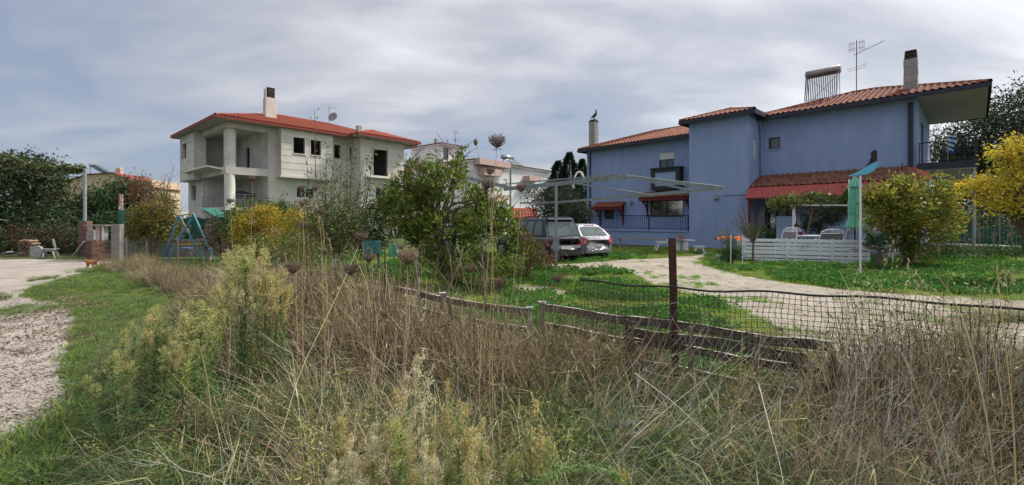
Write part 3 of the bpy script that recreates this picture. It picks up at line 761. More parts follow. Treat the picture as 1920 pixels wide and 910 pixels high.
wallx(w, 0, .25, T1, 0, TB, Z3, mw+lw+[(xb0+.2,Z2b+.1,xb1-.2,Z3-.3),(xr0+.2,Z1,xr1-.2,Z3-.3)])
wally(w, TB-.25, .25, .25, 0, S2, Z3); wallx(w, S2-.25, .25, .25, 0, TB-.25, Z3-.01)
wally(w, 0, .25, 6.2, 0, S2, Z2b, [on_y(FL,0,359,349,367,376)])           # ground floor end wall
wallx(w, 0, .25, 0.25, 0, T1, Z1-.25); wally(w, 0, .25, 0, 0, 6.2, Z1-.25)
# balcony back walls
dh = on_y(FL,T1,459,270,468,312)
wally(w, T1, .2, .25, Z1, S1, Z3, [(dh[0],Z2,dh[2],Z2+2.3)]); wallx(w, S1-.35, .2, .25, Z2, T1, Z3); wallx(w, 6.0, .2, .25, Z1, T1, Z2b)
w.build('wall', 'concrete_render', lh)
s = MB().box(-.1,-.1,Z2b,T1+.002,S1,Z2).build('balcony_slab', 'concrete_render', lh)
MB().prism([(-.1,.5,Z2-.25),(-1.0,1.2,Z2-.02),(-1.0,S1-.6,Z2-.02),(-.1,S1-.6,Z2-.25)],(0,0,.12)).build('balcony_ledge', 'white_render', lh)
MB().box(-.15,-.15,Z1-.25,T1,6.2,Z1).build('balcony_floor', 'concrete_render', lh)
MB().box(T1,.25,Z2-.3,TB-.25,S2-.25,Z2-.05).box(.2,.2,Z3-.12,TB-.3,S2-.3,Z3-.02).build('floor_slab', 'concrete_render', lh)
MB().tube([(.27,.27,Z1),(.27,.27,Z2b)],.37,16,True).build('column', 'white_render', lh, smooth=False)
MB().bev(-.08,-.08,Z2,.66,.66,Z3-.45,.18).build('column', 'concrete_render', lh)
MB().box(.0,-.05,Z3-.45,T1,.5,Z3).box(-.05,.5,Z3-.45,.4,6.4,Z3).box(T1-.01,-.03,Z2,T1+.25,.2,Z3).build('balcony_beam', 'concrete_render', lh)
# upper end block standing 0.6 m out over the end wall
b = MB(); we = on_y(FL,-.6,340.5,270,350,298)
wally(b, -.6, .25, 6.3, Z2b-.1, S2, Z3, [we]); b.box(-.35,6.3,Z2b-.1,.25,6.55,Z3).box(-.35,S2-.25,Z2b-.1,.25,S2,Z3).box(-.35,6.55,Z2b-.1,.0,S2-.25,Z2b+.1)
eb = b.build('end_bay', 'concrete_render', lh)
def panels(par, plane, c, rect, holes, row=.53, out=.04, gap=.05):
    h0,z0,h1,z1 = rect; n = int(round((z1-z0)/row)); hh = (z1-z0)/n
    for k in range(n):
        a, b_ = z0+k*hh, z0+(k+1)*hh-gap
        segs = [(h0,h1)]
        inside = [h for h in holes if h[1] < b_ and h[3] > a]
        for h in sorted(inside):
            ns = []
            for s0,s1 in segs:
                if h[0] > s0 and h[2] < s1: ns += [(s0,h[0]-.05),(h[2]+.05,s1)]
                else: ns.append((s0,s1))
            segs = ns
        for s0,s1 in segs:
            m = MB(); w_ = s1-s0
            if plane == 'x': m.box(s0,c-out,a,s1,c-.002,b_)
            else: m.box(c-out,s0,a,c-.002,s1,b_)
            m.build('facade_panel', 'panel_render', par)
panels(eb, 'y', -.6, (6.3,Z2b,S2,Z3-.05), [we], .8)
b = MB()
wallx(b, sb, .2, xb0, Z2b+.1, xb1, Z3, hw); b.box(xb0,sb+.2,Z2b+.1,xb0+.2,-.002,Z3).box(xb1-.2,sb+.2,Z2b+.1,xb1,-.002,Z3)
b.box(xb0-.12,sb-.18,Z2b-.05,xb1+.12,-.002,Z2b+.1)
bb = b.build('front_bay', 'concrete_render', lh); panels(bb, 'x', sb, (xb0,Z2b+.12,xb1,Z3-.1), hw, .56)
b = MB()
rw2 = on_x(FL,sr,704,352,724,392)
wallx(b, sr, .2, xr0, 0, xr1, Z3, rd+[rw2]); b.box(xr0,sr+.2,0,xr0+.2,-.002,Z3).box(xr1-.2,sr+.2,0,xr1,-.002,Z3)
rb_ = b.build('right_bay', 'concrete_render', lh); panels(rb_, 'x', sr, (xr0,2.2,xr1,Z3-.1), rd+[rw2], .58)
x0 = FL.X(683,sr); MB().box(x0,sr-.75,rd[0][1]-.28,FL.X(735,sr),sr-.022,rd[0][1]-.08).build('balcony_ledge', 'white_render', lh)
for r in hw+mw+rd:
    x0,z0,x1,z1 = r; y = sb if r in hw else (0 if r in mw else sr); m = MB(); t_ = .06; oo = .06
    m.box(x0-t_,y-oo,z0-t_,x0,y+.1,z1+t_).box(x1,y-oo,z0-t_,x1+t_,y+.1,z1+t_).box(x0,y-oo,z1,x1,y+.1,z1+t_).box(x0,y-oo-.02,z0-t_,x1,y+.1,z0)
    m.build('window_surround', 'white_render', lh)
window_x(lh, 0, lw[0], 'plastic_white', 'glass', 1, .05, .08, shutter=.55, sill='white_render')
window_x(lh, sr, rw2, 'plastic_white', 'glass', 1, .05, .08)
# ground floor balcony railing
b = MB()
for z in (.18,.38,.58,.78,.98): b.tube([(T1,-.08,Z1+z),(.45,-.08,Z1+z)],.018,5); b.tube([(-.08,.45,Z1+z),(-.08,6.1,Z1+z)],.018,5)
rr = b.build('balcony_railing', 'iron_gray', lh)
for p in ((1.2,-.08),(2.1,-.08),(2.9,-.08),(-.08,1.5),(-.08,3.0),(-.08,4.5),(-.08,6.0)): MB().tube([(*p,Z1),(*p,Z1+1.0)],.022,5).build('post', 'iron_gray', rr)
b = MB().box(.9,1.2,Z1+.0,1.0,1.3,Z1+.75).box(2.0,1.2,Z1,2.1,1.3,Z1+.75).box(.7,.9,Z1+.75,2.3,1.9,Z1+.95)
t = thing('covered_table', 'dark covered table on the ground floor corner balcony of the concrete house', 'table', FL.W(0,0,0), EA)
b.prism([(.4,.8,Z1+1.0),(1.3,.8,Z1+1.35),(2.5,.8,Z1+1.05),(2.4,.8,Z1+.93),(.5,.8,Z1+.93)],(0,1.0,0)).build('cover', 'iron_dark', t)
# roof with projecting part over the right bay
def quadroof(par, ze, m):
    o = 1.1
    a0,a1,v0,v1 = -o, TB+.9, -1.25, S2+1.0
    ro = hip(par, a0, a1, v0, v1, ze, 2.15, m, 0, ('l','r'), 'fascia_red', .28, .38, .16, FL, 'soffit_gray')
    x0, x1, y0 = xr0-.9, xr1+1.15, sr-1.2
    xm = (x0+x1)/2; d = (x1-x0)/2; zr = ze+d*.34
    A,B,E = (x0,y0,ze),(x1,y0,ze),(xm,y0+d,zr); Cc,D = (x1,y0+d+3.0,ze),(x0,y0+d+3.0,ze); E2=(xm,y0+d+3.0,zr)
    b = MB().add([A,B,Cc,D,E,E2],[(0,1,4),(1,2,5,4),(3,0,4,5)]); b.box(x0+.02,y0+.02,ze-.09,x1-.02,v0-.06,ze-.004)
    r2 = b.build('roof', 'soffit_gray', par)
    MB().box(x0,y0-.05,ze-.16,x1,y0,ze+.01).box(x0-.05,y0-.05,ze-.16,x0,v0-.06,ze+.01).box(x1,y0-.05,ze-.16,x1+.05,v0-.06,ze+.01).build('gutter', 'fascia_red', r2)
    tile_slopes(r2, FL, [(A,B,E),(B,Cc,E2,E),(D,A,E,E2)], m, .28, .38, 0); ridge_caps(r2, [(A,E),(B,E),(E,E2)], m)
    x0, x1, y0 = xb0-.9, xb1+.4, sb-.95
    return ro
rl_ = quadroof(lh, Z3+.12, 'tile_red')
a = FL.X(506,2.2); zc = FL.Z(185,a,2.2)
ch = MB().bev(a-.45,1.9,Z3+.2,a+.45,2.5,zc,.02).build('chimney', 'concrete_render', lh)
MB().box(a-.40,1.93,zc,a-.36,2.47,zc+.75).build('cheek', 'concrete_render', ch)
for k in range(5): MB().bev(a-.26+.02*(k%2),1.98,zc+.02+k*.19,a+.36-.02*(k%2),2.42,zc+.02+k*.19+.13,.02).build('flue_ring', 'chimney_black', ch)
a = FL.X(673,2.0); zc = FL.Z(236,a,2.0); MB().bev(a-.22,1.8,Z3+.2,a+.22,2.2,zc,.02).build('chimney', 'chimney_gray', lh)
a = FL.X(617,4.5); zd = FL.Z(234,a,4.5); zt = FL.Z(201,a,4.5)
sd_ = thing('satellite_dish', 'round satellite dish and small aerial on the red roof ridge', 'satellite dish', FL.W(a,4.5,zd-.2), EA)
h_ = zt-zd+.2
MB().tube([(0,0,0),(0,0,h_)],.03,5).build('mast', 'iron_gray', sd_); MB().tube([(-.1,0,h_-.05),(.6,-.5,h_-.1)],.02,4).build('boom', 'iron_gray', sd_)
b = MB().lathe([(.02,0),(.25,.03),(.42,.09),(.50,.15),(.48,.16),(.24,.06),(.02,.03)],14); o = b.build('dish', 'iron_gray', sd_, smooth=True); o.location = (.35,-.25,h_*.48); o.rotation_euler = (radians(70),0,radians(-60))
MB().tube([(.35,-.25,h_*.48),(.02,0,h_*.45)],.02,4).build('arm', 'iron_gray', sd_)

# ---------------------------------------------------------------- houses behind
FWh = Frame(*(P(888,412,48).xy), radians(52)); EW = FWh
wh = thing('white_house', 'white stuccoed two storey house with salmon balconies beyond the garden', 'house', (FWh.o.x,FWh.o.y,0), FWh.ang)
xe = EW.X(1030,0); yp = EW.Y(827,0); ztop = EW.Z(303,0,0); yq = EW.Y(775,0)
b = MB(); win = [on_x(EW,0,905,336,925,352), on_x(EW,0,975,340,998,352), on_x(EW,0,944,336,950,350)]
wallx(b,0,.3,0,0,xe,ztop,win); wally(b,0,.3,.3,0,yq,ztop); wally(b,xe-.3,.3,.3,0,yq,ztop); wallx(b,yq,.3,0,0,xe,ztop)
b.box(.3,.3,ztop-.25,xe-.3,yq,ztop-.02)
b.build('wall','house_white',wh)
for r in win: window_x(wh,0,r,'frame_dark','glass',1,.08,.07,shutter=.6)
MB().box(-.3,-.3,ztop,xe+.3,yq+.5,ztop+.16).build('parapet','house_white',wh)
MB().box(-.38,-.38,ztop+.16,xe+.38,yq+.6,ztop+.27).build('roof_edge','tile_moss',wh)
pxx = EW.X(862,yp); zpt = EW.Z(272,0,yp); pw = on_x(EW,yp,831,278,841,300)
b = MB(); wallx(b,yp,.3,0.01,ztop+.27,pxx,zpt,[pw]); b.box(.01,yp+.3,ztop+.27,.3,yq,zpt).box(pxx-.3,yp+.3,ztop+.27,pxx,yq,zpt).box(.01,yq,ztop+.27,pxx,yq+.3,zpt)
b.build('penthouse_wall','house_white',wh); window_x(wh,yp,pw,'frame_dark','glass',0,.1,.08)
ro = MB().box(-.25,yp-.4,zpt,pxx+.9,yq+.5,zpt+.12).build('penthouse_roof','house_white',wh); MB().box(-.3,yp-.45,zpt+.12,pxx+.95,yq+.55,zpt+.24).build('roof_edge','tile_moss',ro)
for (l,t_,r_,bt_) in ((908,317,940,330),(908,364,948,378),(992,331,1014,340),(898,301,957,312)):
    q = on_x(EW,-.9,l,t_,r_,bt_); big = t_ == 301
    MB().box(q[0],-1.0,q[1],q[2],-.9,q[3]).box(q[0],-.899,q[1],q[0]+.1,-.002,q[3]).box(q[2]-.1,-.899,q[1],q[2],-.002,q[3]).box(q[0]+.1,-.899,q[1],q[2]-.1,-.002,q[1]+.12).build('balcony' if not big else 'cornice','salmon',wh)
MB().tube([(-.06,EW.Y(873,-.06),0),(-.06,EW.Y(873,-.06),ztop)],.06,5).build('downpipe','iron_gray',wh)
a = EW.X(958,-.06); MB().tube([(a,-.06,0),(a,-.06,ztop)],.06,5).build('downpipe','iron_gray',wh)
ya = EW.Y(818,.6); MB().bev(.4,ya-.2,zpt+.2,.8,ya+.2,zpt+1.0,.05).build('chimney','chimney_gray',wh)
a = EW.X(854,yp+2); an2 = dup(an, EW.W(a,yp+2,zpt+.2), 0, .8, 'thin rooftop antenna on the white house penthouse')
a = EW.X(952,2.5); t = thing('solar_water_heater', 'silver solar water heater tank with panel on the white house roof', 'solar heater', EW.W(a,2.5,ztop+.3), EA)
MB().tube([(-1.0,0,1.35),(.9,0,1.35)],.32,12).build('tank','steel',t,smooth=True)
MB().prism([(-.9,-.3,1.1),(1.0,-.3,1.1),(1.2,-1.6,.2),(-.7,-1.6,.2)],(0,.02,.08)).build('panel','car_glass',t)
MB().bar((-.8,.2,-.2),(-.8,0,1.1),.05).bar((.8,.2,-.2),(.8,0,1.1),.05).build('frame','steel',t)
# lower tiled roofs glimpsed right of the citrus tree and by the blue house
for (l,r_,py,Y,lab) in ((962,1004,410,44,'low outbuilding with orange tiled roof behind the parked cars'),(740,775,322,60,'distant low orange tiled roof between the concrete and white houses')):
    c = P((l+r_)/2,py,Y); wd = (r_-l)/F*Y; t = thing('outbuilding', lab, 'building', (c.x,c.y,0))
    MB().box(-wd/2,0,0,wd/2,4,c.z-.1).build('wall','block_gray',t)
    rf = MB().prism([(-wd/2-.3,-.3,c.z-.1),(wd/2+.3,-.3,c.z-.1),(wd/2+.3,2.2,c.z+.9),(-wd/2-.3,2.2,c.z+.9)],(0,0,.1)).build('roof','tile_red',t)
    tile_slopes(rf, None if False else Frame(c.x,c.y,0), [[(-wd/2-.3,-.3,c.z+.01),(wd/2+.3,-.3,c.z+.01),(wd/2+.3,2.2,c.z+1.01),(-wd/2-.3,2.2,c.z+1.01)]],'tile_red',.3,.4,0)
# beige building far left
FBg = Frame(*(P(92,412,85).xy), 0.18)
bg = thing('apartment_building', 'beige apartment block with dark roof edge far behind the left trees', 'building', (FBg.o.x,FBg.o.y,0), FBg.ang)
xe = FBg.X(285,0); zt = FBg.Z(345,FBg.X(150,0),0); b = MB()
ww = [on_x(FBg,0,123,347,134,355), on_x(FBg,0,104,359,112,368), on_x(FBg,0,123,360,131,369), on_x(FBg,0,148,362,156,370), on_x(FBg,0,186,342,195,350), on_x(FBg,0,235,350,245,360)]
wallx(b,0,.4,0,0,xe,zt+1.0,ww); b.box(0,.4,0,.4,10,zt+1).box(xe-.4,.4,0,xe,10,zt+1).build('wall','beige_wall',bg)
for r in ww: window_x(bg,0,r,'frame_dark','glass',0,.15,.08)
x5 = FBg.X(165,0); x6 = FBg.X(215,0)
MB().add([(-.5,-.6,zt-1.0),(x5,-.6,zt+1.9),(x6,-.6,zt+2.3),(xe+.5,-.6,zt-.6),(xe+.5,10,zt-.6),(x6,10,zt+2.3),(x5,10,zt+1.9),(-.5,10,zt-1.0)],[(0,1,6,7),(1,2,5,6),(2,3,4,5)]).build('roof','fascia_red',bg)
MB().add([(0,-.02,zt-1.2),(x5,-.02,zt+1.75),(x6,-.02,zt+2.15),(xe,-.02,zt-.8),(xe,-.02,zt-1.3),(0,-.02,zt-1.3)],[(0,1,2,3,4,5)]).build('gable_wall','beige_wall',bg)
MB().bev(FBg.X(221,2)-.45,2,zt+1,FBg.X(221,2)+.45,3,zt+3.5,.1).build('chimney','salmon',bg)
t = thing('solar_water_heater','small solar panel standing on the beige apartment roof','solar heater',FBg.W(FBg.X(178,1),1,zt+2.0),.2)
MB().prism([(-1.2,0,1.8),(0,0,1.9),(2.6,0,.2),(1.4,0,.1)],(0,1.2,.1)).build('panel','car_glass',t); MB().bar((-1.0,.3,-.5),(-1.0,.3,2.2),.12).bar((1.2,.3,-.5),(1.2,.3,.6),.12).build('frame','steel',t)

# ---------------------------------------------------------------- cars
def car(name, label, loc, rz, L=4.0, Wd=1.70, H=1.47, paint='car_silver', tail='car_silver', suv=False):
    c = thing(name, label, 'car', loc, rz)        # local +y is forward, rear bumper at y=0
    hw = Wd/2; st = []
    zb_ = 0
    if suv: st = [(0,.80,.45,.95),(.05,.93,.34,1.02),(.25,.99,.30,1.04),(1.2,1.,.28,1.05),(2.9,1.,.28,1.05),(3.3,.99,.30,1.0),(4.0,.95,.32,.95),(4.45,.85,.38,.85),(4.55,.7,.45,.75)]
    else: st = [(0,.74,.40,.84),(.07,.90,.28,.95),(.26,.985,.24,1.0),(1.0,1.,.22,1.0),(2.6,1.,.22,.97),(3.0,.99,.24,.90),(3.5,.95,.25,.82),(3.9,.82,.32,.70),(4.0,.66,.40,.62)]
    sc = L/st[-1][0]; b = MB(); n = 12
    for y,w,z0,z1 in st:
        w *= hw; h = z1-z0
        ring = [(-w*.80,z0),(-w*.94,z0+h*.12),(-w,z0+h*.38),(-w*.985,z0+h*.72),(-w*.93,z0+h*.93),(-w*.80,z1)]
        b.v += [(x,y*sc,z) for x,z in ring]+[(-x,y*sc,z) for x,z in reversed(ring)]
    for i in range(len(st)-1):
        for k in range(n):
            j = (k+1) % n; b.f.append((i*n+k,i*n+j,(i+1)*n+j,(i+1)*n+k))
    b.f.append(tuple(range(n))); b.f.append(tuple((len(st)-1)*n+k for k in range(n-1,-1,-1)))
    body = b.build('body', paint, c, smooth=True)
    zb = (st[3][3])-.03; y0,y1 = (.16 if not suv else .10)*sc, (3.05 if not suv else 3.2)*sc; t0,t1 = (.74 if not suv else .42)*sc, (2.15 if not suv else 2.35)*sc
    bw, tw = hw*.92, hw*(.64 if not suv else .72)
    def cab(y0,y1,t0,t1,bw,tw,za,zc,mb,bow=0.):
        A = [(-bw,y0,za),(bw,y0,za),(bw,y1,za),(-bw,y1,za)]; T = [(-tw,t0,zc),(tw,t0,zc),(tw,t1,zc),(-tw,t1,zc)]
        M_ = [tuple((p*.42+q*.58) + (0.05*(1 if i==0 and p>0 else -1 if i==0 else 0)) for i,(p,q) in enumerate(zip(a,t))) for a,t in zip(A,T)]
        mb.add(A+M_+T, [(0,1,5,4),(1,2,6,5),(2,3,7,6),(3,0,4,7),(4,5,9,8),(5,6,10,9),(6,7,11,10),(7,4,8,11)])
        return A,M_,T
    m = MB(); A,Mi,T = cab(y0,y1,t0,t1,bw,tw,zb,H-.06,m)
    crown = [(-tw*.86,t0+.10,H),(tw*.86,t0+.10,H),(tw*.86,t1-.15,H),(-tw*.86,t1-.15,H)]
    m.add(T+crown,[(0,1,5,4),(1,2,6,5),(2,3,7,6),(3,0,4,7),(4,5,6,7)])
    cabo = m.build('cabin', paint, c, smooth=False)
    # panes lie just proud of the cabin faces
    def lerp(a,b_,t): return tuple(x+(y-x)*t for x,y in zip(a,b_))
    def pane(q, u0,u1,v0,v1, off, nm, mt):
        a,b_,c_,d = q; pt = lambda u,v: lerp(lerp(a,b_,u),lerp(d,c_,u),v)
        p = [Vector(pt(u,v)) for u,v in ((u0,v0),(u1,v0),(u1,v1),(u0,v1))]; nn = (p[1]-p[0]).cross(p[3]-p[0]).normalized()
        if nn.dot(Vector(off)) < 0: nn = -nn
        MB().add([x+nn*.008 for x in p]+[x+nn*.001 for x in p],[(0,1,2,3),(0,4,5,1),(1,5,6,2),(2,6,7,3),(3,7,4,0)]).build(nm, mt, c)
    q = (A[0],A[1],T[1],T[0]); 
    def bent(qa, nm, off, u0=.06, u1=.94, v0=.06, v1=.92):
        (a0,a1),(m0,m1),(c0,c1) = qa; vs = []
        for p,r in ((a0,a1),(m0,m1),(c0,c1)): vs.append((p,r))
        def row(v):
            if v < .58: k=v/.58; return lerp(a0,m0,k), lerp(a1,m1,k)
            k=(v-.58)/.42; return lerp(m0,c0,k), lerp(m1,c1,k)
        rows = [row(v0),row(.58),row(v1)]; P_ = [Vector(lerp(a,b_,u)) for a,b_ in rows for u in (u0,u1)]
        o = Vector(off)*.010; P_ = [p+o for p in P_]
        MB().add(P_,[(0,1,3,2),(2,3,5,4)]).build(nm,'car_glass',c)
    bent(((A[0],A[1]),(Mi[0],Mi[1]),(T[0],T[1])),'rear_window',(0,-1,.5),.07,.93,.06,.86)
    bent(((A[3],A[2]),(Mi[3],Mi[2]),(T[3],T[2])),'windscreen',(0,1,.5))
    for s,i,j in ((-1,0,3),(1,1,2)):
        for u0,u1 in ((.10,.30),(.34,.58),(.62,.86)): bent(((A[i],A[j]),(Mi[i],Mi[j]),(T[i],T[j])),'side_window',(s,0,.3),u0,u1,.10,.88)
    MB().box(-hw*.80,-.035,.30,hw*.80,.10,.52 if suv else .40).box(-hw*.95,.10,.26,hw*.95,.3,.36).build('bumper', 'car_trim' if suv else paint, c)
    if tail != paint: MB().prism([(-hw*.78,-.012,.58),(hw*.78,-.012,.58),(hw*.84,.03,1.0),(-hw*.84,.03,1.0)],(0,.03,0)).build('tailgate', tail, c)
    MB().box(-.26,-.05,.55,.26,-.036,.66).build('number_plate','plate',c)
    for s in (-1,1):
        MB().prism([(s*hw*.66,-.02,.70),(s*hw*.93,.03,.68),(s*hw*.97,.10,.86),(s*hw*.90,.10,.97 if suv else .93),(s*hw*.70,-.005,.88)],(0,.06,.0)).build('tail_light','tail_red',c)
        for y in (.72*sc,(3.25 if not suv else 3.65)*sc):
            r = .31 if not suv else .36; w = MB().tube([(s*(hw-.20),y,r),(s*(hw+.012),y,r)],r,18).build('wheel','tyre',c)
            MB().tube([(s*(hw-.02),y,r),(s*(hw+.02),y,r)],r*.62,10).build('rim','rim',w)
            MB().tube([(s*(hw-.1),y,r+.03),(s*(hw+.004),y,r+.03)],r+.06,18).build('wheel_arch','car_trim',c)
    if suv:
        for s in (-1,1): MB().tube([(s*tw*.9,t0+.1,H-.02),(s*tw*.9,t0+.25,H+.05),(s*tw*.9,t1-.3,H+.05),(s*tw*.9,t1-.15,H-.02)],.018,5).build('roof_rail','car_trim',c)
        MB().prism([(-tw*.95,t0-.02,H-.08),(tw*.95,t0-.02,H-.08),(tw*.9,t0+.12,H-.01),(-tw*.9,t0+.12,H-.01)],(0,-.12,.02)).build('spoiler',paint,c)
    MB().box(-.25,t0-.06,H-.07,.25,t0-.04,H-.04).build('brake_light','tail_red',c)
    return c
# rear corners sit where the photograph shows them
hb = G(1122,487); car('parked_car','silver hatchback with red tail lights parked by the blue house terrace',(hb.x,hb.y,.004),radians(26),4.0,1.66,1.50)
sv_ = G(1066,494); car('parked_car','dark blue estate car with pale tailgate parked behind the steel frame',(sv_.x-.1,sv_.y,.004),radians(30),4.5,1.80,1.76,'car_blue','car_silver',True)

# ---------------------------------------------------------------- bare steel canopy frame
po = G(1043,505); pf = thing('canopy_frame','bare grey steel canopy frame standing on one post before the cars','frame',(po.x,po.y,0))
o_ = po; hz_ = 2.93; lz = 2.29
K0 = P(1043,345,po.y); K1 = P(1175,331,12.45); K3 = P(945,355,17.9); K2 = P(1357,353.5,8.6)
M0 = Vector((po.x,po.y,lz)); M3 = P(975,381,15.8)
Ea, Eb = P(862,331,17.0), P(952,349,14.5)
def rel(p): return Vector(p)-o_
MB().box(-.045,-.045,0,.045,.045,hz_-.04).build('post','galvanised',pf)
for a,b_,wd,hh in ((K3,K0,.06,.14),(K0,K1,.06,.14),(K1,K2,.05,.08),(K2,M0+Vector((.06,-.06,0)),.04,.07),(M0,M3,.04,.06),(P(1070,343,15.0),P(1222,367,10.5),.04,.05),
                   (P(1170,331,12.5),P(1304,359,9.4),.03,.04),(Ea,P(955,352,15.8),.06,.13),(P(930,347,16.6),P(1160,327,12.7),.025,.04),(P(820,329,18.5),Ea,.05,.10)):
    MB().bar(rel(a),rel(b_),wd,hh).build('beam','galvanised',pf)
MB().box(-.11,-.09,.62,.09,.09,1.12).bar((-.1,0,1.05),(-1.15,.3,1.05),.05,.05).build('bracket','galvanised',pf)
ap = [P(1075+11*(1-cos(t)), 353-31*sin(t), po.y-.4) for t in [pi*k/8 for k in range(0,9)]][:8]
t = thing('pipe_hook','pale curved pipe hoop hung over the canopy frame beam','pipe',tuple(ap[0]))
MB().tube([q-ap[0] for q in ap],.035,6).build('pipe','plastic_white',t)
t = thing('hanging_cable','dark looped cable hanging from the canopy frame','cable',tuple(P(1075,350,14.5)))
q0 = P(1075,350,14.5); MB().tube([P(1078,335,14.5)-q0,P(1070,345,14.5)-q0,P(1066,365,14.5)-q0,P(1064,385,14.5)-q0,P(1066,398,14.5)-q0],.018,5).build('cable','iron_dark',t)

# ---------------------------------------------------------------- benches and stool by the blue house
def table(name,label,px,py,Y,w,h,d,rz=0,mt='white_paint',cat='table',splay=.1):
    p = GX(px,Y); t = thing(name,label,cat,(p.x,Y,0),rz)
    for k in range(3): MB().box(-w/2,-d/2+k*d/3+.01,h-.04,w/2,-d/2+(k+1)*d/3-.01,h).build('slat',mt,t)
    for sx in (-1,1):
        for sy in (-1,1): MB().bar((sx*(w/2-.06+splay*.5),sy*(d/2-.05),0),(sx*(w/2-.12),sy*(d/2-.06),h-.04),.05).build('leg',mt,t)
    MB().box(-w/2+.1,-d/2+.06,h-.12,w/2-.1,-d/2+.09,h-.042).build('apron',mt,t)
    return t
Yb = 25.5
table('bench','white painted bench with splayed legs by the blue terrace wall',1243,465,24.2,.72,.50,.4,.1,cat='bench',splay=.3)
table('stool','small white stool standing alone on the grass below the stair tower',1311,465,22.8,.52,.34,.35,-.2,cat='stool')
t = thing('white_cabinet','white painted box cabinet with overhanging top beside the white bench','cabinet',(GX(1276,24.3).x,24.3,0),-.1)
for k in range(4): MB().box(-.36+k*.18,-.25,0,-.19+k*.18,-.23,.55).build('board','board_paint',t)
MB().box(-.36,-.229,0,.36,.25,.55).build('body','white_paint',t); MB().box(-.75,-.32,.55,.7,.3,.60).build('top','white_paint',t)
t = thing('flower_pot','terracotta pot standing on the white cabinet','pot',(GX(1277,24.3).x,24.3,.6))
MB().lathe([(.09,0),(.14,.18),(.155,.19),(.155,.24),(.13,.24)],12).build('pot','terracotta',t)
t = thing('gray_ledge_plank','long grey plank leaning along the terrace wall behind the bench','plank',(GX(1230,24.9).x,24.9,0),-.75)
MB().box(-2.4,-.1,.55,1.6,.1,.62).box(-2.3,-.05,0,-2.2,.05,.55).box(1.4,-.05,0,1.5,.05,.55).build('plank','block_gray',t)

# ---------------------------------------------------------------- white board fence round the terrace
fa, fb_ = G(1394,490), G(1632,497); fa.z = fb_.z = 0
an_ = atan2(fb_.y-fa.y, fb_.x-fa.x); Lf = (fb_-fa).length
wf = thing('board_fence','low white fence of horizontal boards in front of the garden table','fence',tuple(fa),an_)
for z0,z1 in ((.02,.13),(.17,.28),(.32,.46),(.50,.61),(.65,.76),(.80,.93)):
    xs_ = [0, Lf*.36, Lf*.72, Lf] 
    for k in range(3): MB().box(xs_[k]+.004,-.012,z0+R.uniform(-.008,.008),xs_[k+1]-.004,.012,z1+R.uniform(-.006,.006)).build('board','board_paint',wf)
for x in (.03,Lf*.36,Lf*.72,Lf-.05): MB().box(x-.03,.013,0,x+.03,.07,.95).build('post','board_paint',wf)
for x in (Lf*.36,Lf*.72): MB().box(x-.025,-.028,.01,x+.025,-.013,.94).build('batten','board_paint',wf)
MB().box(-.002,.02,.02,.028,2.0,.9).build('side_panel','board_paint',wf)

def chair(label, px, Y, rz, back='linen', w=.56, h=1.12):
    p = GX(px,Y); c = thing('garden_chair',label,'chair',(p.x,Y,.25),rz,'garden chairs')
    MB().bev(-w/2+.03,-.24,.42,w/2-.03,.24,.47,.02).build('seat',back,c)
    A = [(-w/2,.22,.45),(-w/2-.02,.30,.8),(-w/2+.02,.36,h-.10),(-w*.3,.38,h-.015),(0,.385,h),(w*.3,.38,h-.015),(w/2-.02,.36,h-.10),(w/2+.02,.30,.8),(w/2,.22,.45)]
    bk = MB(); bk.add([(-w/2+.03,.24,.5),(w/2-.03,.24,.5),(w/2-.01,.31,.8),(w/2-.04,.355,h-.17),(-w/2+.04,.355,h-.17),(-w/2+.01,.31,.8)],[(0,1,2,3,4,5)])
    bk.v += [(x,y+.012,z) for x,y,z in bk.v]; bk.f.append(tuple(range(11,5,-1))); bk.build('backrest',back,c)
    f = MB().tube(A,.019,6)
    f.tube([(-w/2+.03,.355,h-.165),(w/2-.03,.355,h-.165)],.012,5)
    for k in range(7):
        x = -w/2+.09+k*(w-.18)/6; f.tube([(x-.03,.36,h-.16),(x-.02,.365,h-.06),(x+.02,.365,h-.06),(x+.01,.36,h-.12)],.007,4)
    f.build('frame','white_paint',c)
    for s in (-1,1):
        MB().tube([(s*w/2,.26,.62),(s*(w/2+.03),0,.66),(s*(w/2+.02),-.22,.64),(s*w/2,-.24,.44)],.016,5).build('armrest','white_paint',c)
        for y in (-.22,.24): MB().bar((s*(w/2-.02),y,0),(s*(w/2-.03),y*.95,.44),.03).build('leg','white_paint',c)
    return c
chair('white garden chair at the left end of the terrace table, turned sideways',1472,18.0,radians(-62),'mesh_gray')
chair('white garden chair set just behind the leftmost garden chair',1484,19.0,radians(160),'mesh_blue')
chair('wide white garden chair with dark mesh back facing away from the white fence',1550,17.9,radians(178),'mesh_gray',.88,1.06)
chair('white garden chair with pale blue mesh back right of the table',1581,18.2,radians(200),'mesh_blue',.56,1.18)
t = thing('garden_table','white oval garden table laid between the garden chairs','table',(GX(1517,18.6).x,18.6,.22))
MB().lathe([(.02,.70),(.62,.70),(.66,.715),(.66,.735),(.60,.74)],20).build('tabletop','white_paint',t)
for k in range(4): MB().bar((.4*cos(pi/4+k*pi/2),.4*sin(pi/4+k*pi/2),0),(.3*cos(pi/4+k*pi/2),.3*sin(pi/4+k*pi/2),.70),.035).build('leg','white_paint',t)
t.scale = (1.35,1,1.12)
t = thing('garden_table','long white garden table behind the palm, right of the parasol','table',(GX(1625,18.0).x,18.0,0),-.15)
MB().box(-.85,-.4,.74,.85,.4,.80).build('tabletop','white_paint',t)
for x in (-.75,.75):
    for y in (-.32,.32): MB().bar((x,y,0),(x,y,.74),.05).build('leg','white_paint',t)
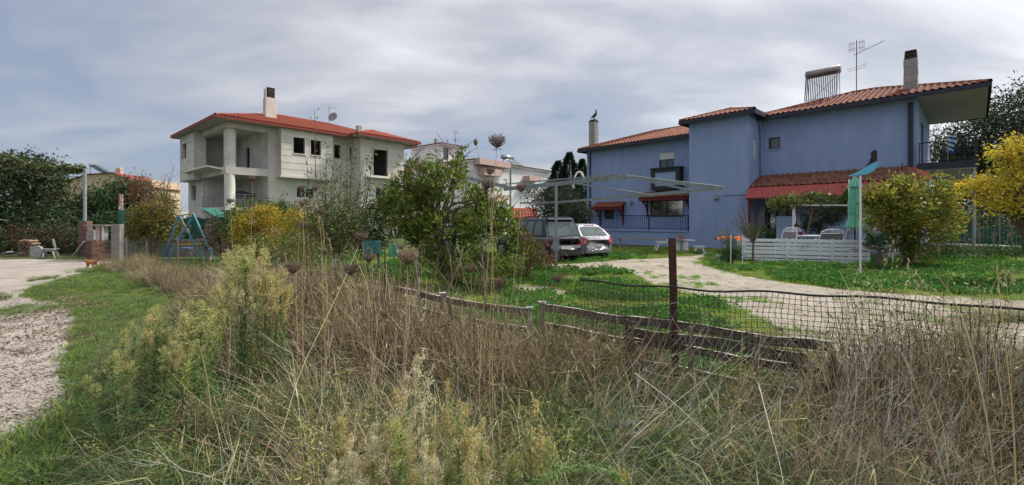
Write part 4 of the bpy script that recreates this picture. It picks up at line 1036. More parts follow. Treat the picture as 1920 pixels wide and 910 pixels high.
for k,px in enumerate((1495,1502)):
    p = GX(px,18.4); t = thing('dark_cup','small dark cup on the oval garden table, '+('left' if k==0 else 'right')+' one of the pair','cup',(p.x,18.4,1.05)); MB().lathe([(.05,0),(.07,.13),(.06,.15)],8).build('cup','wood_red',t)
t = thing('wicker_chair','white hanging style chair with arched hoop and dark cushion behind the palm','chair',(GX(1650,17.4).x,17.4,.12),-.3)
MB().tube([(-.55,0,.75),(-.48,0,1.0),(-.2,.02,1.2),(.15,.03,1.3),(.45,.02,1.28),(.55,0,1.1),(.5,0,.7)],.02,6).build('hoop','white_paint',t)
MB().bev(-.45,-.2,.62,.1,.3,.86,.06).build('cushion','print_dark',t); MB().bev(.1,-.2,.55,.55,.3,.95,.06).build('seat','white_paint',t)
for s in (-1,1): MB().bar((s*.4,0,0),(s*.35,0,.62),.04).build('leg','white_paint',t)
# closed parasol
p = GX(1603,17.6); t = thing('parasol','closed mint green parasol on a dark pole beside the bird post','parasol',(p.x,17.6,0))
MB().tube([(0,0,0),(0,0,3.45)],.028,8).build('pole','iron_dark',t)
def folds(prof, n, amp, ph=0):
    b = MB(); 
    for z,r in prof:
        for k in range(n): rr = r*(1+amp*(1 if k%2 else -1)); a = 2*pi*k/n+ph; b.v.append((rr*cos(a),rr*sin(a),z))
    for i in range(len(prof)-1):
        for k in range(n): j=(k+1)%n; b.f.append((i*n+k,i*n+j,(i+1)*n+j,(i+1)*n+k))
    return b
folds([(3.42,.03),(3.34,.07),(3.20,.14),(3.05,.20),(3.0,.23),(3.04,.12)],20,.22).build('top_vent','green_cloth',t)
folds([(3.08,.13),(2.7,.17),(2.3,.20),(1.95,.19),(1.80,.15),(1.62,.23),(1.42,.29),(1.36,.25)],24,.20).build('canopy','green_cloth',t)
MB().tube([(.16*cos(a),.16*sin(a),1.80) for a in [2*pi*k/10 for k in range(11)]],.012,4).build('tie_strap','white_paint',t)
# bird figure on a white post
bp = G(1613,520); t = thing('bird_post','tall white post carrying a blue crescent with a black bird figure','post',(bp.x,bp.y,0))
zt_ = P(1613,330,bp.y).z
MB().tube([(0,0,0),(0,0,zt_)],.030,8).build('post','white_paint',t)
def pl(pts, Y, dy): return [(P(x,y,Y).x-bp.x, dy, P(x,y,Y).z) for x,y in pts]
MB().prism(pl([(1590,331),(1612,321),(1628,311),(1640,305),(1646,303),(1644,312),(1638,320),(1628,326),(1612,329)],bp.y,-.03),(0,.02,0)).build('crescent','sky_blue_paint',t)
MB().prism(pl([(1622,313),(1630,304),(1634,293),(1633,288),(1636,283),(1641,281),(1644,284),(1644,292),(1645,302),(1636,306)],bp.y,-.005),(0,.02,0)).build('bird','bird_black',t)
# white metal frame behind the table
p = GX(1487,19.2); q = GX(1592,18.6); t = thing('metal_frame','white pipe frame with a top rail standing behind the garden table','frame',(p.x,19.2,0))
d = q-p; MB().tube([(0,0,0),(0,0,2.32)],.03,6).build('post','white_paint',t); MB().tube([(d.x,d.y,0),(d.x,d.y,3.4)],.03,6).build('post','white_paint',t)
MB().tube([(0,0,2.32),(d.x,d.y,2.30)],.03,6).build('rail','white_paint',t)
MB().tube([(.04,0,2.3),(.09,0,1.7),(.05,0,1.5)],.035,5).build('tied_cloth','white_paint',t)
p = G(1691,500); t = thing('pipe_post','thin post with white lower pipe and dark top in front of the big bush','post',(p.x,p.y,0))
MB().tube([(0,0,0),(0,0,2.55)],.03,6).build('lower_pipe','white_paint',t); MB().tube([(0,0,2.55),(0.01,0,3.75)],.02,6).build('upper_rod','iron_dark',t)
p = GX(1699,16.6); t = thing('pipe_post','short white pipe post just behind the dark topped post','post',(p.x,16.6,0)); MB().tube([(0,0,0),(0,0,1.1)],.035,6).build('pipe','white_paint',t)
# low concrete wall at right, with a mesh fence
a, b_ = GX(1735,22.8), GX(2050,18.5); an_ = atan2(b_.y-a.y,b_.x-a.x); Lw = (b_-a).length
t = thing('garden_wall','low pale concrete wall beyond the lawn at the right','wall',tuple(a),an_)
for k in range(8): MB().box(k*Lw/8+.003,0,0,(k+1)*Lw/8-.003,.2,.42).build('block','block_gray',t)
MB().box(-.05,-.04,.421,Lw,.24,.50).build('coping','white_render',t)
t = thing('mesh_fence','tall grey mesh fence with dark netting behind the low concrete wall','fence',tuple(GX(1765,26)),-.55)
b = MB()
for k in range(0,90): x=k*.16; b.bar((x,0,.1),(x,0,2.3),.008)
for k in range(0,14): b.bar((0,.006,.2+k*.16),(14.4,.006,.2+k*.16),.008)
o = b.build('mesh','iron_gray',t); o['kind']='stuff'
for k in range(7): MB().tube([(k*2.4,0.02,0),(k*2.4,0.02,2.4)],.03,6).build('post','iron_gray',t)
MB().box(0,.08,.05,14.4,.09,1.35).build('netting','green_net',t)
# pots and planter by the left end of the white fence
p = G(1368,490); t = thing('planter','teal planter box at the left end of the white fence','planter',(p.x,p.y,0),-.1)
MB().bev(-.42,-.18,0,.40,.2,.24,.02).build('box','teal_sheet',t); MB().box(-.5,-.16,0,-.425,.16,.25).build('end_board','junk_pale',t)
p = G(1372,489); t = thing('orange_cloth','orange cloth spread over the shrub beside the white fence','cloth',(p.x,p.y+.5,0),0)
V_ = []; 
for j in range(5):
    for i in range(13): V_.append((-.45+i*.105,-.25+j*.12,.98+.05*sin(i*1.3+j)+.03*sin(j*2.1+i*.5)-.05*abs(i-6)/6-.04*abs(j-2)))
MB().add(V_,[(j*13+i,j*13+i+1,(j+1)*13+i+1,(j+1)*13+i) for j in range(4) for i in range(12)]).build('cloth','orange_cloth',t)
for px in (1370,1392):
    p = GX(px,16.4); t = thing('garden_stake','thin pale stake '+('left of the orange cloth' if px==1370 else 'at the left corner of the white fence'),'stake',(p.x,16.4,0)); MB().tube([(0,0,0),(.01,0,1.15)],.018,5).build('stake','white_paint',t)

# ---------------------------------------------------------------- fence line in the foreground
def LY(px): k=(px-960)/F; return 4.87/(1+.65*k)
def LP(px, z=0.): Y=LY(px); return GX(px,Y,z)
def rusty(px, top, base_dx, w, label, mt='rusty_post', name='fence_post', lean=0):
    p = LP(px); zt = P(px,top,p.y).z; t = thing(name,label,'post',(p.x+base_dx,p.y,0)); b = MB()
    if mt == 'rusty_post' and w > .03:
        # angle iron
        d = -base_dx; b.add([(x+ (d if z else 0)*1.0,y,z) for z in (0,zt) for x,y in ((-w/2,0),(w/2,0),(w/2,.005),(-w/2+.005,.005),(-w/2+.005,w),(-w/2,w))],
              [(0,1,7,6),(1,2,8,7),(2,3,9,8),(3,4,10,9),(4,5,11,10),(5,0,6,11),(6,7,8,9,10,11)])
        o = b.build('angle_iron',mt,t)
        tw = MB().tube([(-w*.7-base_dx*.7,-.004,zt*.62),(w*.7-base_dx*.7,-.008,zt*.63),(w*.6-base_dx*.7,w,zt*.62)],.0025,4); tw.build('wire_tie','plastic_white',t)
        for zz in (.35,.55,.72,.88): MB().tube([(-base_dx*zz+w*.1,-.003,zt*zz),(-base_dx*zz+w*.1,.002,zt*zz)],.004,6).build('bolt_hole','chimney_black',t)
    else:
        n = 7; pts = [(-base_dx*k/(n-1)+R.uniform(-.006,.006)+lean*sin(k*.9)*.02,R.uniform(-.006,.006),zt*k/(n-1)) for k in range(n)]
        b.tube(pts,[w/2*(1.15-.3*k/(n-1))*R.uniform(.85,1.15) for k in range(n)],7).build('post_stem',mt,t)
    return t
rusty(1262,447,.035,.052,'rusty red angle iron fence post beside the black mesh')
rusty(907,447,.02,.036,'rough dark brown stake with peeling bark left of the rusty iron post','old_wood',lean=1)
rusty(722,452,.0,.022,'thin dark stake between the grey stake and the whitewashed tree','iron_dark')
rusty(577,438,.0,.030,'dark rusted fence stake at the left of the brown brush','old_wood')
rusty(785,466,-.01,.034,'weathered grey white split stake left of the forked stake','old_wood_gray',lean=1.5)
t = thing('forked_stake','twisted grey branch used as a stake, forked at the top','stake',tuple(LP(836)))
p0 = LP(836); Yk = p0.y-.05
def rp(px,py,Y=Yk): return P(px,py,Y)-p0
MB().tube([rp(832,720),rp(829,640),rp(827,600),rp(834,560),rp(850,520),rp(862,490),rp(868,462)],[.017,.016,.014,.013,.012,.010,.006],7).build('branch','old_wood_gray',t)
MB().tube([rp(848,524),rp(846,490),rp(836,455)],[.010,.008,.005],6).build('side_branch','old_wood',t)
# plank fence
pk = thing('plank_fence','old low fence of weathered dark brown rails half sunk in the weeds','fence',tuple(LP(1100)))
o0 = LP(1100)
def rail(pa, pb, za, zb, hh, wd=.022, off=0., m='old_wood'):
    a, b_ = LP(pa), LP(pb); dirn = Vector((b_.x-a.x,b_.y-a.y,0)).normalized(); nv = Vector((dirn.y,-dirn.x,0))*(off-.03); b = MB(); n = 7; vs = []
    for k in range(n+1):
        t_ = k/n; p = a.lerp(b_,t_)-o0+nv; z = za+(zb-za)*t_+.010*sin(t_*5+pa)+R.uniform(-.003,.003); q = dirn.cross(Vector((0,0,1)))*wd/2
        vs += [p-q+Vector((0,0,z-hh+R.uniform(-.004,.004))),p+q+Vector((0,0,z-hh)),p+q+Vector((0,0,z)),p-q+Vector((0,0,z+R.uniform(-.002,.002)))]
    fs = [(i*4+j,i*4+(j+1)%4,i*4+4+(j+1)%4,i*4+4+j) for i in range(n) for j in range(4)]+[(3,2,1,0),(n*4,n*4+1,n*4+2,n*4+3)]
    b.add(vs,fs).build('rail',m,pk)
    MB().add([v+Vector((0,0,.0015)) for i in range(n+1) for v in (vs[i*4+3],vs[i*4+2])],[(2*i,2*i+1,2*i+3,2*i+2) for i in range(n)]).build('lit_edge','flake_and_lit_edge',pk.children[-1])  # pale strip paints the light catching the rail's top edge
for (pa,pb,z0_,z1_) in ((735,826,.80,.76),(832,992,.75,.73),(1012,1168,.80,.79),(1168,1390,.79,.78),(1392,1560,.775,.77)):
    rail(pa,pb,z0_,z1_,.075); 
    if pa >= 1160: rail(pa+4,pb-(2 if pb<1500 else 48),z0_-.10,z1_-.10,.085,off=.012)
    rail(pa,pb-(0 if pb<1500 else 22),z0_-.20,z1_-.21,.065,off=-.01); rail(pa,pb-(0 if pb<1500 else 70),z0_-.40,z1_-.40,.06)
for px,zt in ((831,.80),(845,.76),(992,.76),(1016,.83),(1172,.80),(1182,.79),(1290,.81),(1410,.80),(1552,.77)):
    p = LP(px)-o0; wdt = .045 if px<1100 else .030; zt -= (0 if px<1100 else .03); b = MB().bev(p.x-wdt/2,p.y-.075,-.0,p.x+wdt/2,p.y-.04+0,zt,.006); b.build('post','old_wood_gray' if px in (1016,992,831) else 'old_wood',pk)
    if px in (831,992,1016): MB().bev(p.x-wdt*.9,p.y-.09,zt,p.x+wdt*.9,p.y-.03,zt+.018,.004).build('post_cap','flake_and_lit_edge',pk)
# chain link
def ribbon_wires(paths, r, name, m, par, n=4):
    b = MB()
    for p in paths: b.tube(p, r, n, False)
    o = b.build(name, m, par); o['kind'] = 'stuff'; return o
a, b_ = LP(560), LP(1262); d = (b_-a); Lc = d.length; dn = d.normalized(); nrm = Vector((dn.y,-dn.x,0))
cl = thing('chain_link_fence','sagging rusty chain link wire strung between the fence stakes','fence',tuple(a))
paths = []; cell = .062; nW = int(Lc/cell)
for i in range(nW):
    p = []; zmax = 1.42-.25*float(vnoise(np.array([i*.18]),np.array([0.]),1.,3)[0]) - (.12 if i*cell > Lc*.75 else 0)
    nz = int((zmax-.15)/cell*1.0)
    for j in range(nz+1):
        z = .15+j*cell*1.05; x = i*cell+(cell*.5 if j % 2 else -cell*.5)
        wv = (float(vnoise(np.array([x]),np.array([z]),2.2,8)[0])-.5)*.16*(z/1.3)**2; wx = (float(vnoise(np.array([x]),np.array([z]),3.1,5)[0])-.5)*.16*(z/1.3)**2.
        q = dn*(x+wx)+nrm*(.02+wv); p.append((q.x,q.y,z+wx*.5))
    paths.append(p)
ribbon_wires(paths,.0019,'wire_mesh','wire',cl)
ribbon_wires([[tuple(dn*(Lc*k/12)+Vector((0,0,1.40-.03*sin(pi*(k%4)/4)))) for k in range(13)],[tuple(dn*(Lc*k/12)+Vector((0,0,.98))) for k in range(13)]],.0018,'straining_wire','wire',cl)
tw = []
for i in range(46):                                  # torn, tangled part in front of the cars
    c = LP(R.uniform(1045,1150)); z = R.uniform(1.05,1.62); p = [Vector((c.x,c.y,z))-a]
    ang = R.choice((.9,-.9,2.2,-2.2))+R.uniform(-.3,.3)
    for k in range(3): p.append(p[-1]+dn*cos(ang)*.07+Vector((0,0,sin(ang)*.07))+nrm*R.uniform(-.02,.02)); ang = -ang+R.uniform(-.5,.5)
    tw.append([tuple(q) for q in p])
ribbon_wires(tw,.0019,'torn_mesh','wire',cl)
# black plastic mesh
a, b_ = LP(1090), LP(1960); d = b_-a; Lm = d.length; dn = d.normalized(); nrm = Vector((dn.y,-dn.x,0))
bmf = thing('plastic_mesh_fence','black plastic garden mesh with a thick top edge stretched above the planks','fence',tuple(a))
b = MB(); c_ = .040; nx = int(Lm/c_); zt, nzz = 1.10, 16
def mp_(x, z):
    wv = .035*sin(x*2.1)+.02*sin(x*7+z*5); dz = 1.1-z; sag = -.012*sin(pi*x/Lm*2)+.03*x/Lm; q = dn*(x+dz*.05*sin(x*2.7+1)+.006*sin(z*17+x*5))+nrm*(.05+wv); return (q.x,q.y,z+sag+.008*sin(x*9)+dz*.03*sin(x*3.9))
for i in range(nx+1):
    x = i*c_; b.tube([mp_(x+.006*sin(j*.7+i*.35),zt-j*c_) for j in range(0,nzz+1,2)],.0022,3,False)
for j in range(nzz+1):
    b.tube([mp_(i*c_*2,zt-j*c_) for i in range(nx//2+1)],.0024,3,False)
o = b.build('mesh','black_plastic',bmf); o['kind'] = 'stuff'
b = MB()
for i in range(nx+1):
    for j in range(nzz+1):
        q = mp_(i*c_,zt-j*c_); r=.0058; b.add([(q[0]-r,q[1],q[2]),(q[0],q[1]-r,q[2]),(q[0]+r,q[1],q[2]),(q[0],q[1]+r,q[2]),(q[0],q[1],q[2]+r),(q[0],q[1],q[2]-r)],[(0,1,4),(1,2,4),(2,3,4),(3,0,4),(1,0,5),(2,1,5),(3,2,5),(0,3,5)])
o = b.build('knot','black_plastic',bmf); o['kind'] = 'stuff'
for px_ in (1267,):
    q_ = LP(px_)-a; MB().tube([Vector((q_.x,q_.y-.03,.35)),Vector((q_.x,q_.y-.03,1.13))],.005,5).build('support_wire','wire',bmf)
MB().tube([mp_(i*.1,zt+.006) for i in range(int(Lm/.1)+1)],.009,6).build('top_edge','black_plastic',bmf)

# ---------------------------------------------------------------- left background
def fb(px,py,Y): return P(px,py,Y)
# swing set
sw0 = G(347,490); sw = thing('swing_set','small blue and teal A frame swing set standing in the weeds','swing set',tuple(sw0)); Ys = sw0.y
def sp(px,py,Y): return P(px,py,Y)-sw0
A1, A2 = sp(336,404,Ys+.6), sp(363,401,Ys-.3)
for (p,q,m_) in ((A1,sp(305,484,Ys+.9),'blue_paint'),(A1,sp(380,486,Ys+.9),'teal_paint'),(A2,sp(311,494,Ys-.4),'blue_paint'),(A2,sp(403,492,Ys-.4),'teal_paint')):
    q.z = 0; MB().tube([p,q],.035,7).build('leg',m_,sw)
MB().tube([A1,A2],.03,6).build('top_bar','yellow_paint',sw)
MB().tube([A1.lerp(sp(305,484,Ys+.9),.62),A1.lerp(sp(380,486,Ys+.9),.62)],.018,5).build('cross_bar','wood_red',sw)
MB().tube([A2.lerp(sp(311,494,Ys-.4),.62),A2.lerp(sp(403,492,Ys-.4),.62)],.018,5).build('cross_bar','yellow_paint',sw)
MB().tube([A1.lerp(sp(380,486,Ys+.9),.1),A1.lerp(A2,.5)+Vector((.15,0,-.75))],.014,4).build('chain','yellow_paint',sw)
se = A1.lerp(A2,.5)
for s in (-.14,.14): MB().tube([se+Vector((s,0,0)),se+Vector((s,0,-1.35))],.008,4).build('chain','iron_gray',sw)
MB().box(se.x-.2,se.y-.12,se.z-1.4,se.x+.2,se.y+.12,se.z-1.36).build('seat','blue_paint',sw)
# board marker pillar with painted pole
p = G(221,489); t = thing('gate_pillar','pale concrete pillar on the left with green netting tied to it','pillar',(p.x,p.y,0))
MB().bev(-.19,-.12,0,.17,.12,1.50,.02).build('block','block_gray',t)
t = thing('painted_board','narrow board painted white and red above green, on the concrete pillar','board',(p.x+.0,p.y+.14,0))
MB().box(-.09,0,1.3,.07,.03,2.1).build('lower_board','teal_sheet',t); MB().box(-.09,0,2.101,.07,.03,2.75).build('upper_board','flake_and_lit_edge',t); MB().box(-.095,-.002,2.3,-.05,.032,2.76).build('red_stripe','tail_red',t)
# green windbreak net
t = thing('windbreak_net','dark green windbreak net stretched behind the yellow shrub at left','net',tuple(G(232,486))); q0 = G(232,486)
V_ = []; 
for j in range(6):
    for i in range(25): V_.append((i*.12+.0,2.2+.06*sin(i*.9+j*.6)+.05*i*.12,.25+j*.31+.05*sin(i*.7)))
MB().add(V_,[(j*25+i,j*25+i+1,(j+1)*25+i+1,(j+1)*25+i) for j in range(5) for i in range(24)]).build('net','green_net',t)
t = thing('rendered_wall','low weathered concrete wall behind the swing set','wall',tuple(G(206,484)),.12)
for k in range(7): MB().box(k*.8+.004,.5,0,(k+1)*.8-.004,.62,.78+.04*(k%3)).build('slab','block_gray',t)
# pole pillar, shrine like masonry
p = G(160,482); Yp = p.y
t = thing('stone_pillar','tall weathered stone pillar carrying a steel pole','pillar',(p.x,Yp,0))
for k in range(8): MB().bev(-.20+R.uniform(-.02,.02),-.16,k*.205,.20+R.uniform(-.02,.02),.16,(k+1)*.205-.012,.025).build('stone','block_rust',t)
t = thing('steel_pole','tall grey blue steel pole rising from the stone pillar','pole',(p.x-.02,Yp,1.64))
MB().box(-.045,-.045,0,.045,.045,P(158,316,Yp).z-1.64).build('pole','galvanised',t)
MB().bar((-.06,0,1.2),(.05,0,1.2),.12,.05).build('collar','iron_gray',t)
p = G(172,484); t = thing('concrete_slab','pale upright concrete slab leaning by the stone pillar','slab',(p.x,p.y,0)); MB().bev(-.14,-.05,.0,.14,.05,1.25,.02).build('slab','junk_pale',t)
p = G(191,487); t = thing('brick_pillar','short brick pillar with a pale slab roof held by coloured posts','pillar',(p.x,p.y,0))
for j in range(9):
    for i in range(3): MB().bev(-.26+i*.175+(.04 if j%2 else 0),-.2,j*.09,-.26+(i+1)*.175-.012+(.04 if j%2 else 0),.2,(j+1)*.09-.01,.008).build('brick','brick',t)
MB().box(-.26,-.18,.0,.28,.18,.80).build('mortar','block_gray',t)
MB().box(-.16,-.1,.81,.0,.1,1.42).build('post','salmon',t); MB().box(.08,-.1,.81,.18,.1,1.42).build('post','plastic_white',t); MB().box(-.05,-.02,.81,.1,.1,1.4).build('panel','print_dark',t)
MB().bev(-.52,-.3,1.42,.42,.3,1.48,.01).build('roof_slab','rock_pale',t)
p = G(176,485); t = thing('stone_block','rough reddish stone base between the two pillars','stone',(p.x-.1,p.y+.2,0)); MB().bev(-.3,-.2,0,.35,.2,.82,.05).build('block','block_rust',t)
# junk: log stack, arched slab, bench
p = G(46,481); t = thing('log_stack','small stack of cut logs beside the arched white slab','wood pile',(p.x,p.y,0))
for j in range(6):
    for i in range(5-(j%2)): 
        x=-.28+i*.14+(.07 if j%2 else 0); y0=R.uniform(-.05,.02); MB().tube([(x,y0,.07+j*.125),(x,y0+.4,.07+j*.125)],R.uniform(.05,.068),7).build('log','cut_wood',t)
p = G(67,482); t = thing('arched_slab','pale stone slab with a rounded top leaning by the log stack','slab',(p.x,p.y,0))
MB().prism([(-.28,0,0),(.28,0,0),(.28,0,.34),(.22,0,.44),(.1,0,.5),(-.1,0,.5),(-.22,0,.44),(-.28,0,.34)],(0,.08,.0)).build('slab','junk_pale',t)
table('bench','small pale bench standing in front of the red shrubs',93,480,19.5,.62,.42,.3,.05,'junk_pale','bench')
p = G(104,481); t = thing('chair_back','grey leaning ladder like frame right of the pale bench','frame',(p.x,p.y,0)); MB().bar((-.1,0,.8),(.08,0,0),.04).bar((-.25,.1,.8),(-.05,.1,0),.04).bar((-.17,.05,.5),(-.02,.05,.5),.03).build('frame','junk_pale',t)
p = G(143,483); t = thing('leaning_board','grey board leaning against the stone pillar','board',(p.x,p.y,0)); MB().bar((-.15,0,.05),(.28,.1,.72),.14,.03).build('board','junk_pale',t)
for i,(px,lab,m_,w_,h_) in enumerate(((18,'pile of pale rubble and sheets at the far left edge','junk_pale',1.3,.22),(96,'dark bucket under the pale bench','car_trim',.2,.28),(150,'blue plastic drum beside the stone pillar','blue_plastic',.28,.5))):
    p = G(px,481); t = thing(('rubble_pile','bucket','plastic_drum')[i],lab,('rubble','bucket','drum')[i],(p.x,p.y+.15,0))
    if i == 0:
        for k in range(7): MB().bar((-.6+k*.18,R.uniform(-.1,.1),.04+.02*k%3),(-.2+k*.18,R.uniform(-.2,.2),.06+R.uniform(0,.16)),.3,.03).build('sheet',m_,t)
    else: MB().lathe([(w_*.4,0),(w_*.5,.02),(w_*.5,h_-.02),(w_*.45,h_)],12).build('shell',m_,t)
for (px,top,Y,lab) in ((274,452,17.6,'thin dark stake in front of the low concrete wall'),(332,442,16.6,'dark rusted stake in front of the swing set'),(236,446,17.0,'short brown stake beside the concrete pillar')):
    p = GX(px,Y); t = thing('fence_stake',lab,'stake',(p.x,Y,0)); MB().tube([(0,0,0),(.01,0,.5),(.0,0,P(px,top,Y).z)],[.04,.035,.03],6).build('stake','old_wood',t)
p = GX(392,18.8); t = thing('concrete_post','grey concrete post among dry vines left of the yellow bush','post',(p.x,18.8,0)); MB().bev(-.12,-.08,0,.10,.08,P(392,421,18.8).z,.01).build('post','block_gray',t)
t = thing('green_roof_sheet','dark green plastic sheet sloping over the dry vines','sheet',tuple(P(400,400,19)))
MB().prism([(-.55,0,.25),(.0,0,-.25),(.85,0,-.42),(.85,0,-.36),(.0,0,-.10)],(0,1.0,0)).build('sheet','teal_sheet',t)
# teal tarpaulins behind the citrus tree
for (px,py,w_,lab) in ((697,463,.55,'teal plastic sheet hanging left of the citrus tree trunk'),(738,470,.3,'small teal plastic sheet partly behind the dry stems'),(826,462,.7,'teal plastic sheet showing under the citrus tree crown')):
    p = P(px,py,13.0); t = thing('plastic_sheet',lab,'sheet',tuple(p)); V_=[]
    for j in range(4):
        for i in range(7): V_.append((-w_/2+i*w_/6,.03*sin(i*2+j),-.2+j*.13+.02*sin(i*1.7)))
    MB().add(V_,[(j*7+i,j*7+i+1,(j+1)*7+i+1,(j+1)*7+i) for j in range(3) for i in range(6)]).build('sheet','teal_paint' if w_>.5 else 'green_cloth',t)
for px,lab in ((880,'brown rotting log lying on the lawn under the citrus tree'),):
    p = G(px,507); t = thing('log',lab,'log',(p.x,p.y,0)); MB().tube([(-.35,0,.11),(-.1,.02,.12),(.2,0,.10),(.34,.03,.1)],[.09,.12,.11,.08],8).build('log','cut_wood',t)
for px,lab in ((917,'blue plastic bottle lying on the lawn, left one of the two'),(926,'blue plastic bottle lying on the lawn, right one of the two')):
    p = G(px,503); t = thing('plastic_bottle',lab,'bottle',(p.x,p.y,0)); MB().tube([(-.05,0,.05),(.06,0,.05),(.09,0,.05),(.12,0,.05)],[.045,.045,.02,.018],8).build('bottle','blue_plastic',t)
t = thing('plastic_wrap','crumpled clear plastic sheet lying in the dark grass','litter',tuple(P(1168,775,2.95)))
V_=[]
for j in range(7):
    for i in range(11): V_.append((-.10+i*.02+R.uniform(-.008,.008),-.05+j*.016+.03*sin(i),-.10+R.uniform(0,.045)))
MB().add(V_,[(j*11+i,j*11+i+1,(j+1)*11+i+1,(j+1)*11+i) for j in range(6) for i in range(10)]).build('sheet','bottle',t)
# vine wires from the pole
for k,(py0,py1,x1) in enumerate(((316,330,-60),(372,338,0))):
    p0_ = P(156,331 if k else 318,Yp); p1_ = P(x1,302 if k==0 else 309,Yp+1)
    t = thing('overhead_wire',('upper wire from the steel pole carrying the vine','lower bare wire from the steel pole to the left')[k],'wire',tuple(p0_))
    MB().tube([(p1_-p0_)*s+Vector((0,0,-.25*sin(pi*s))) for s in [j/8 for j in range(9)]],.02,4).build('wire','iron_gray',t)

# ---------------------------------------------------------------- the cat
cp = G(171,503); ct = thing('cat','small ginger cat with darker underside walking left on the grass edge','cat',(cp.x,cp.y,0),radians(176))
me = bpy.data.meshes.new('body')
# local +x is the way it walks
VV = [((-.13,0,.20),.062),((.0,0,.205),.060),((.11,0,.215),.058),((.18,0,.245),.042),((.235,0,.275),.043),((.275,0,.262),.024),
      ((-.20,0,.24),.022),((-.28,0,.30),.018),((-.33,0,.36),.014),
      ((-.12,.045,.15),.036),((-.09,.05,.095),.024),((-.135,.05,.055),.017),((-.12,.05,.012),.016),((-.09,.05,.008),.013),
      ((-.14,-.045,.15),.036),((-.15,-.05,.095),.024),((-.195,-.05,.055),.017),((-.185,-.05,.012),.016),((-.155,-.05,.008),.013),
      ((.12,.04,.15),.030),((.10,.042,.09),.020),((.13,.042,.045),.015),((.14,.042,.010),.016),
      ((.12,-.04,.15),.030),((.15,-.042,.09),.020),((.17,-.042,.045),.015),((.185,-.042,.010),.016)]
EE = [(0,1),(1,2),(2,3),(3,4),(4,5),(0,6),(6,7),(7,8),(0,9),(9,10),(10,11),(11,12),(12,13),(0,14),(14,15),(15,16),(16,17),(17,18),(2,19),(19,20),(20,21),(21,22),(2,23),(23,24),(24,25),(25,26)]
me.from_pydata([v for v,_ in VV],EE,[]); me.materials.append(MATS['fur_orange'])
bo = bpy.data.objects.new('body',me); COL.objects.link(bo); bo.parent = ct
ms = bo.modifiers.new('skin','SKIN'); ms.use_smooth_shade = True
for i,(v,r) in enumerate(VV): me.skin_vertices[0].data[i].radius = (r,r)
me.skin_vertices[0].data[0].use_root = True
ss = bo.modifiers.new('sub','SUBSURF'); ss.levels = ss.render_levels = 2
for s in (-1,1): MB().add([(.225,s*.035,.30),(.245,s*.012,.305),(.235,s*.030,.345),(.215,s*.02,.30)],[(0,1,2),(1,3,2),(3,0,2)]).build('ear','fur_orange',ct)

# ---------------------------------------------------------------- trees and shrubs
def crown_leaves(blobs, n, size, cols, clump=14, spread=.16, asp=.42, up=.15, shell=.55, droop=0., hole=0.):
    """leaf clumps spread through ellipsoids; blobs: (centre, radii, weight)"""
    ws = np.array([b[2] for b in blobs]); ws = ws/ws.sum(); nc = max(3, int(n/clump))
    bi = NR.choice(len(blobs), nc, p=ws); C0 = np.array([tuple(b[0]) for b in blobs])[bi]; Rr = np.array([tuple(b[1]) for b in blobs])[bi]
    d = unit(NR.normal(size=(nc,3))); r = NR.uniform(shell**2,1,(nc,1))**.5
    bump = (.80+.42*vnoise(d[:,0]*2+C0[:,0]*3, d[:,1]*2+d[:,2]*3+C0[:,2], 1.6, 4))[:,None]
    cc = C0+d*r*Rr*bump
    if hole: keep = vnoise(cc[:,0]+cc[:,1]*.7, cc[:,2], 1/hole, 9) > .34; cc = cc[keep]; d = d[keep]; nc = len(cc)
    cl = palette(cols, nc, .28)
    idx = np.repeat(np.arange(nc), clump); m = len(idx)
    off = NR.normal(size=(m,3))*spread*NR.uniform(.5,1.4,(nc,1))[idx]
    pos = cc[idx]+off
    D = unit(d[idx]*.6+NR.normal(size=(m,3))*.7+np.array([0,0,up])-np.array([0,0,droop]))
    L = size*NR.uniform(.6,1.3,m); col = np.clip(cl[idx]*NR.uniform(.75,1.3,(m,1))*NR.uniform(.93,1.07,(m,3)),.003,.9)
    return leaf_arrays(pos, D, L, L*asp, col)
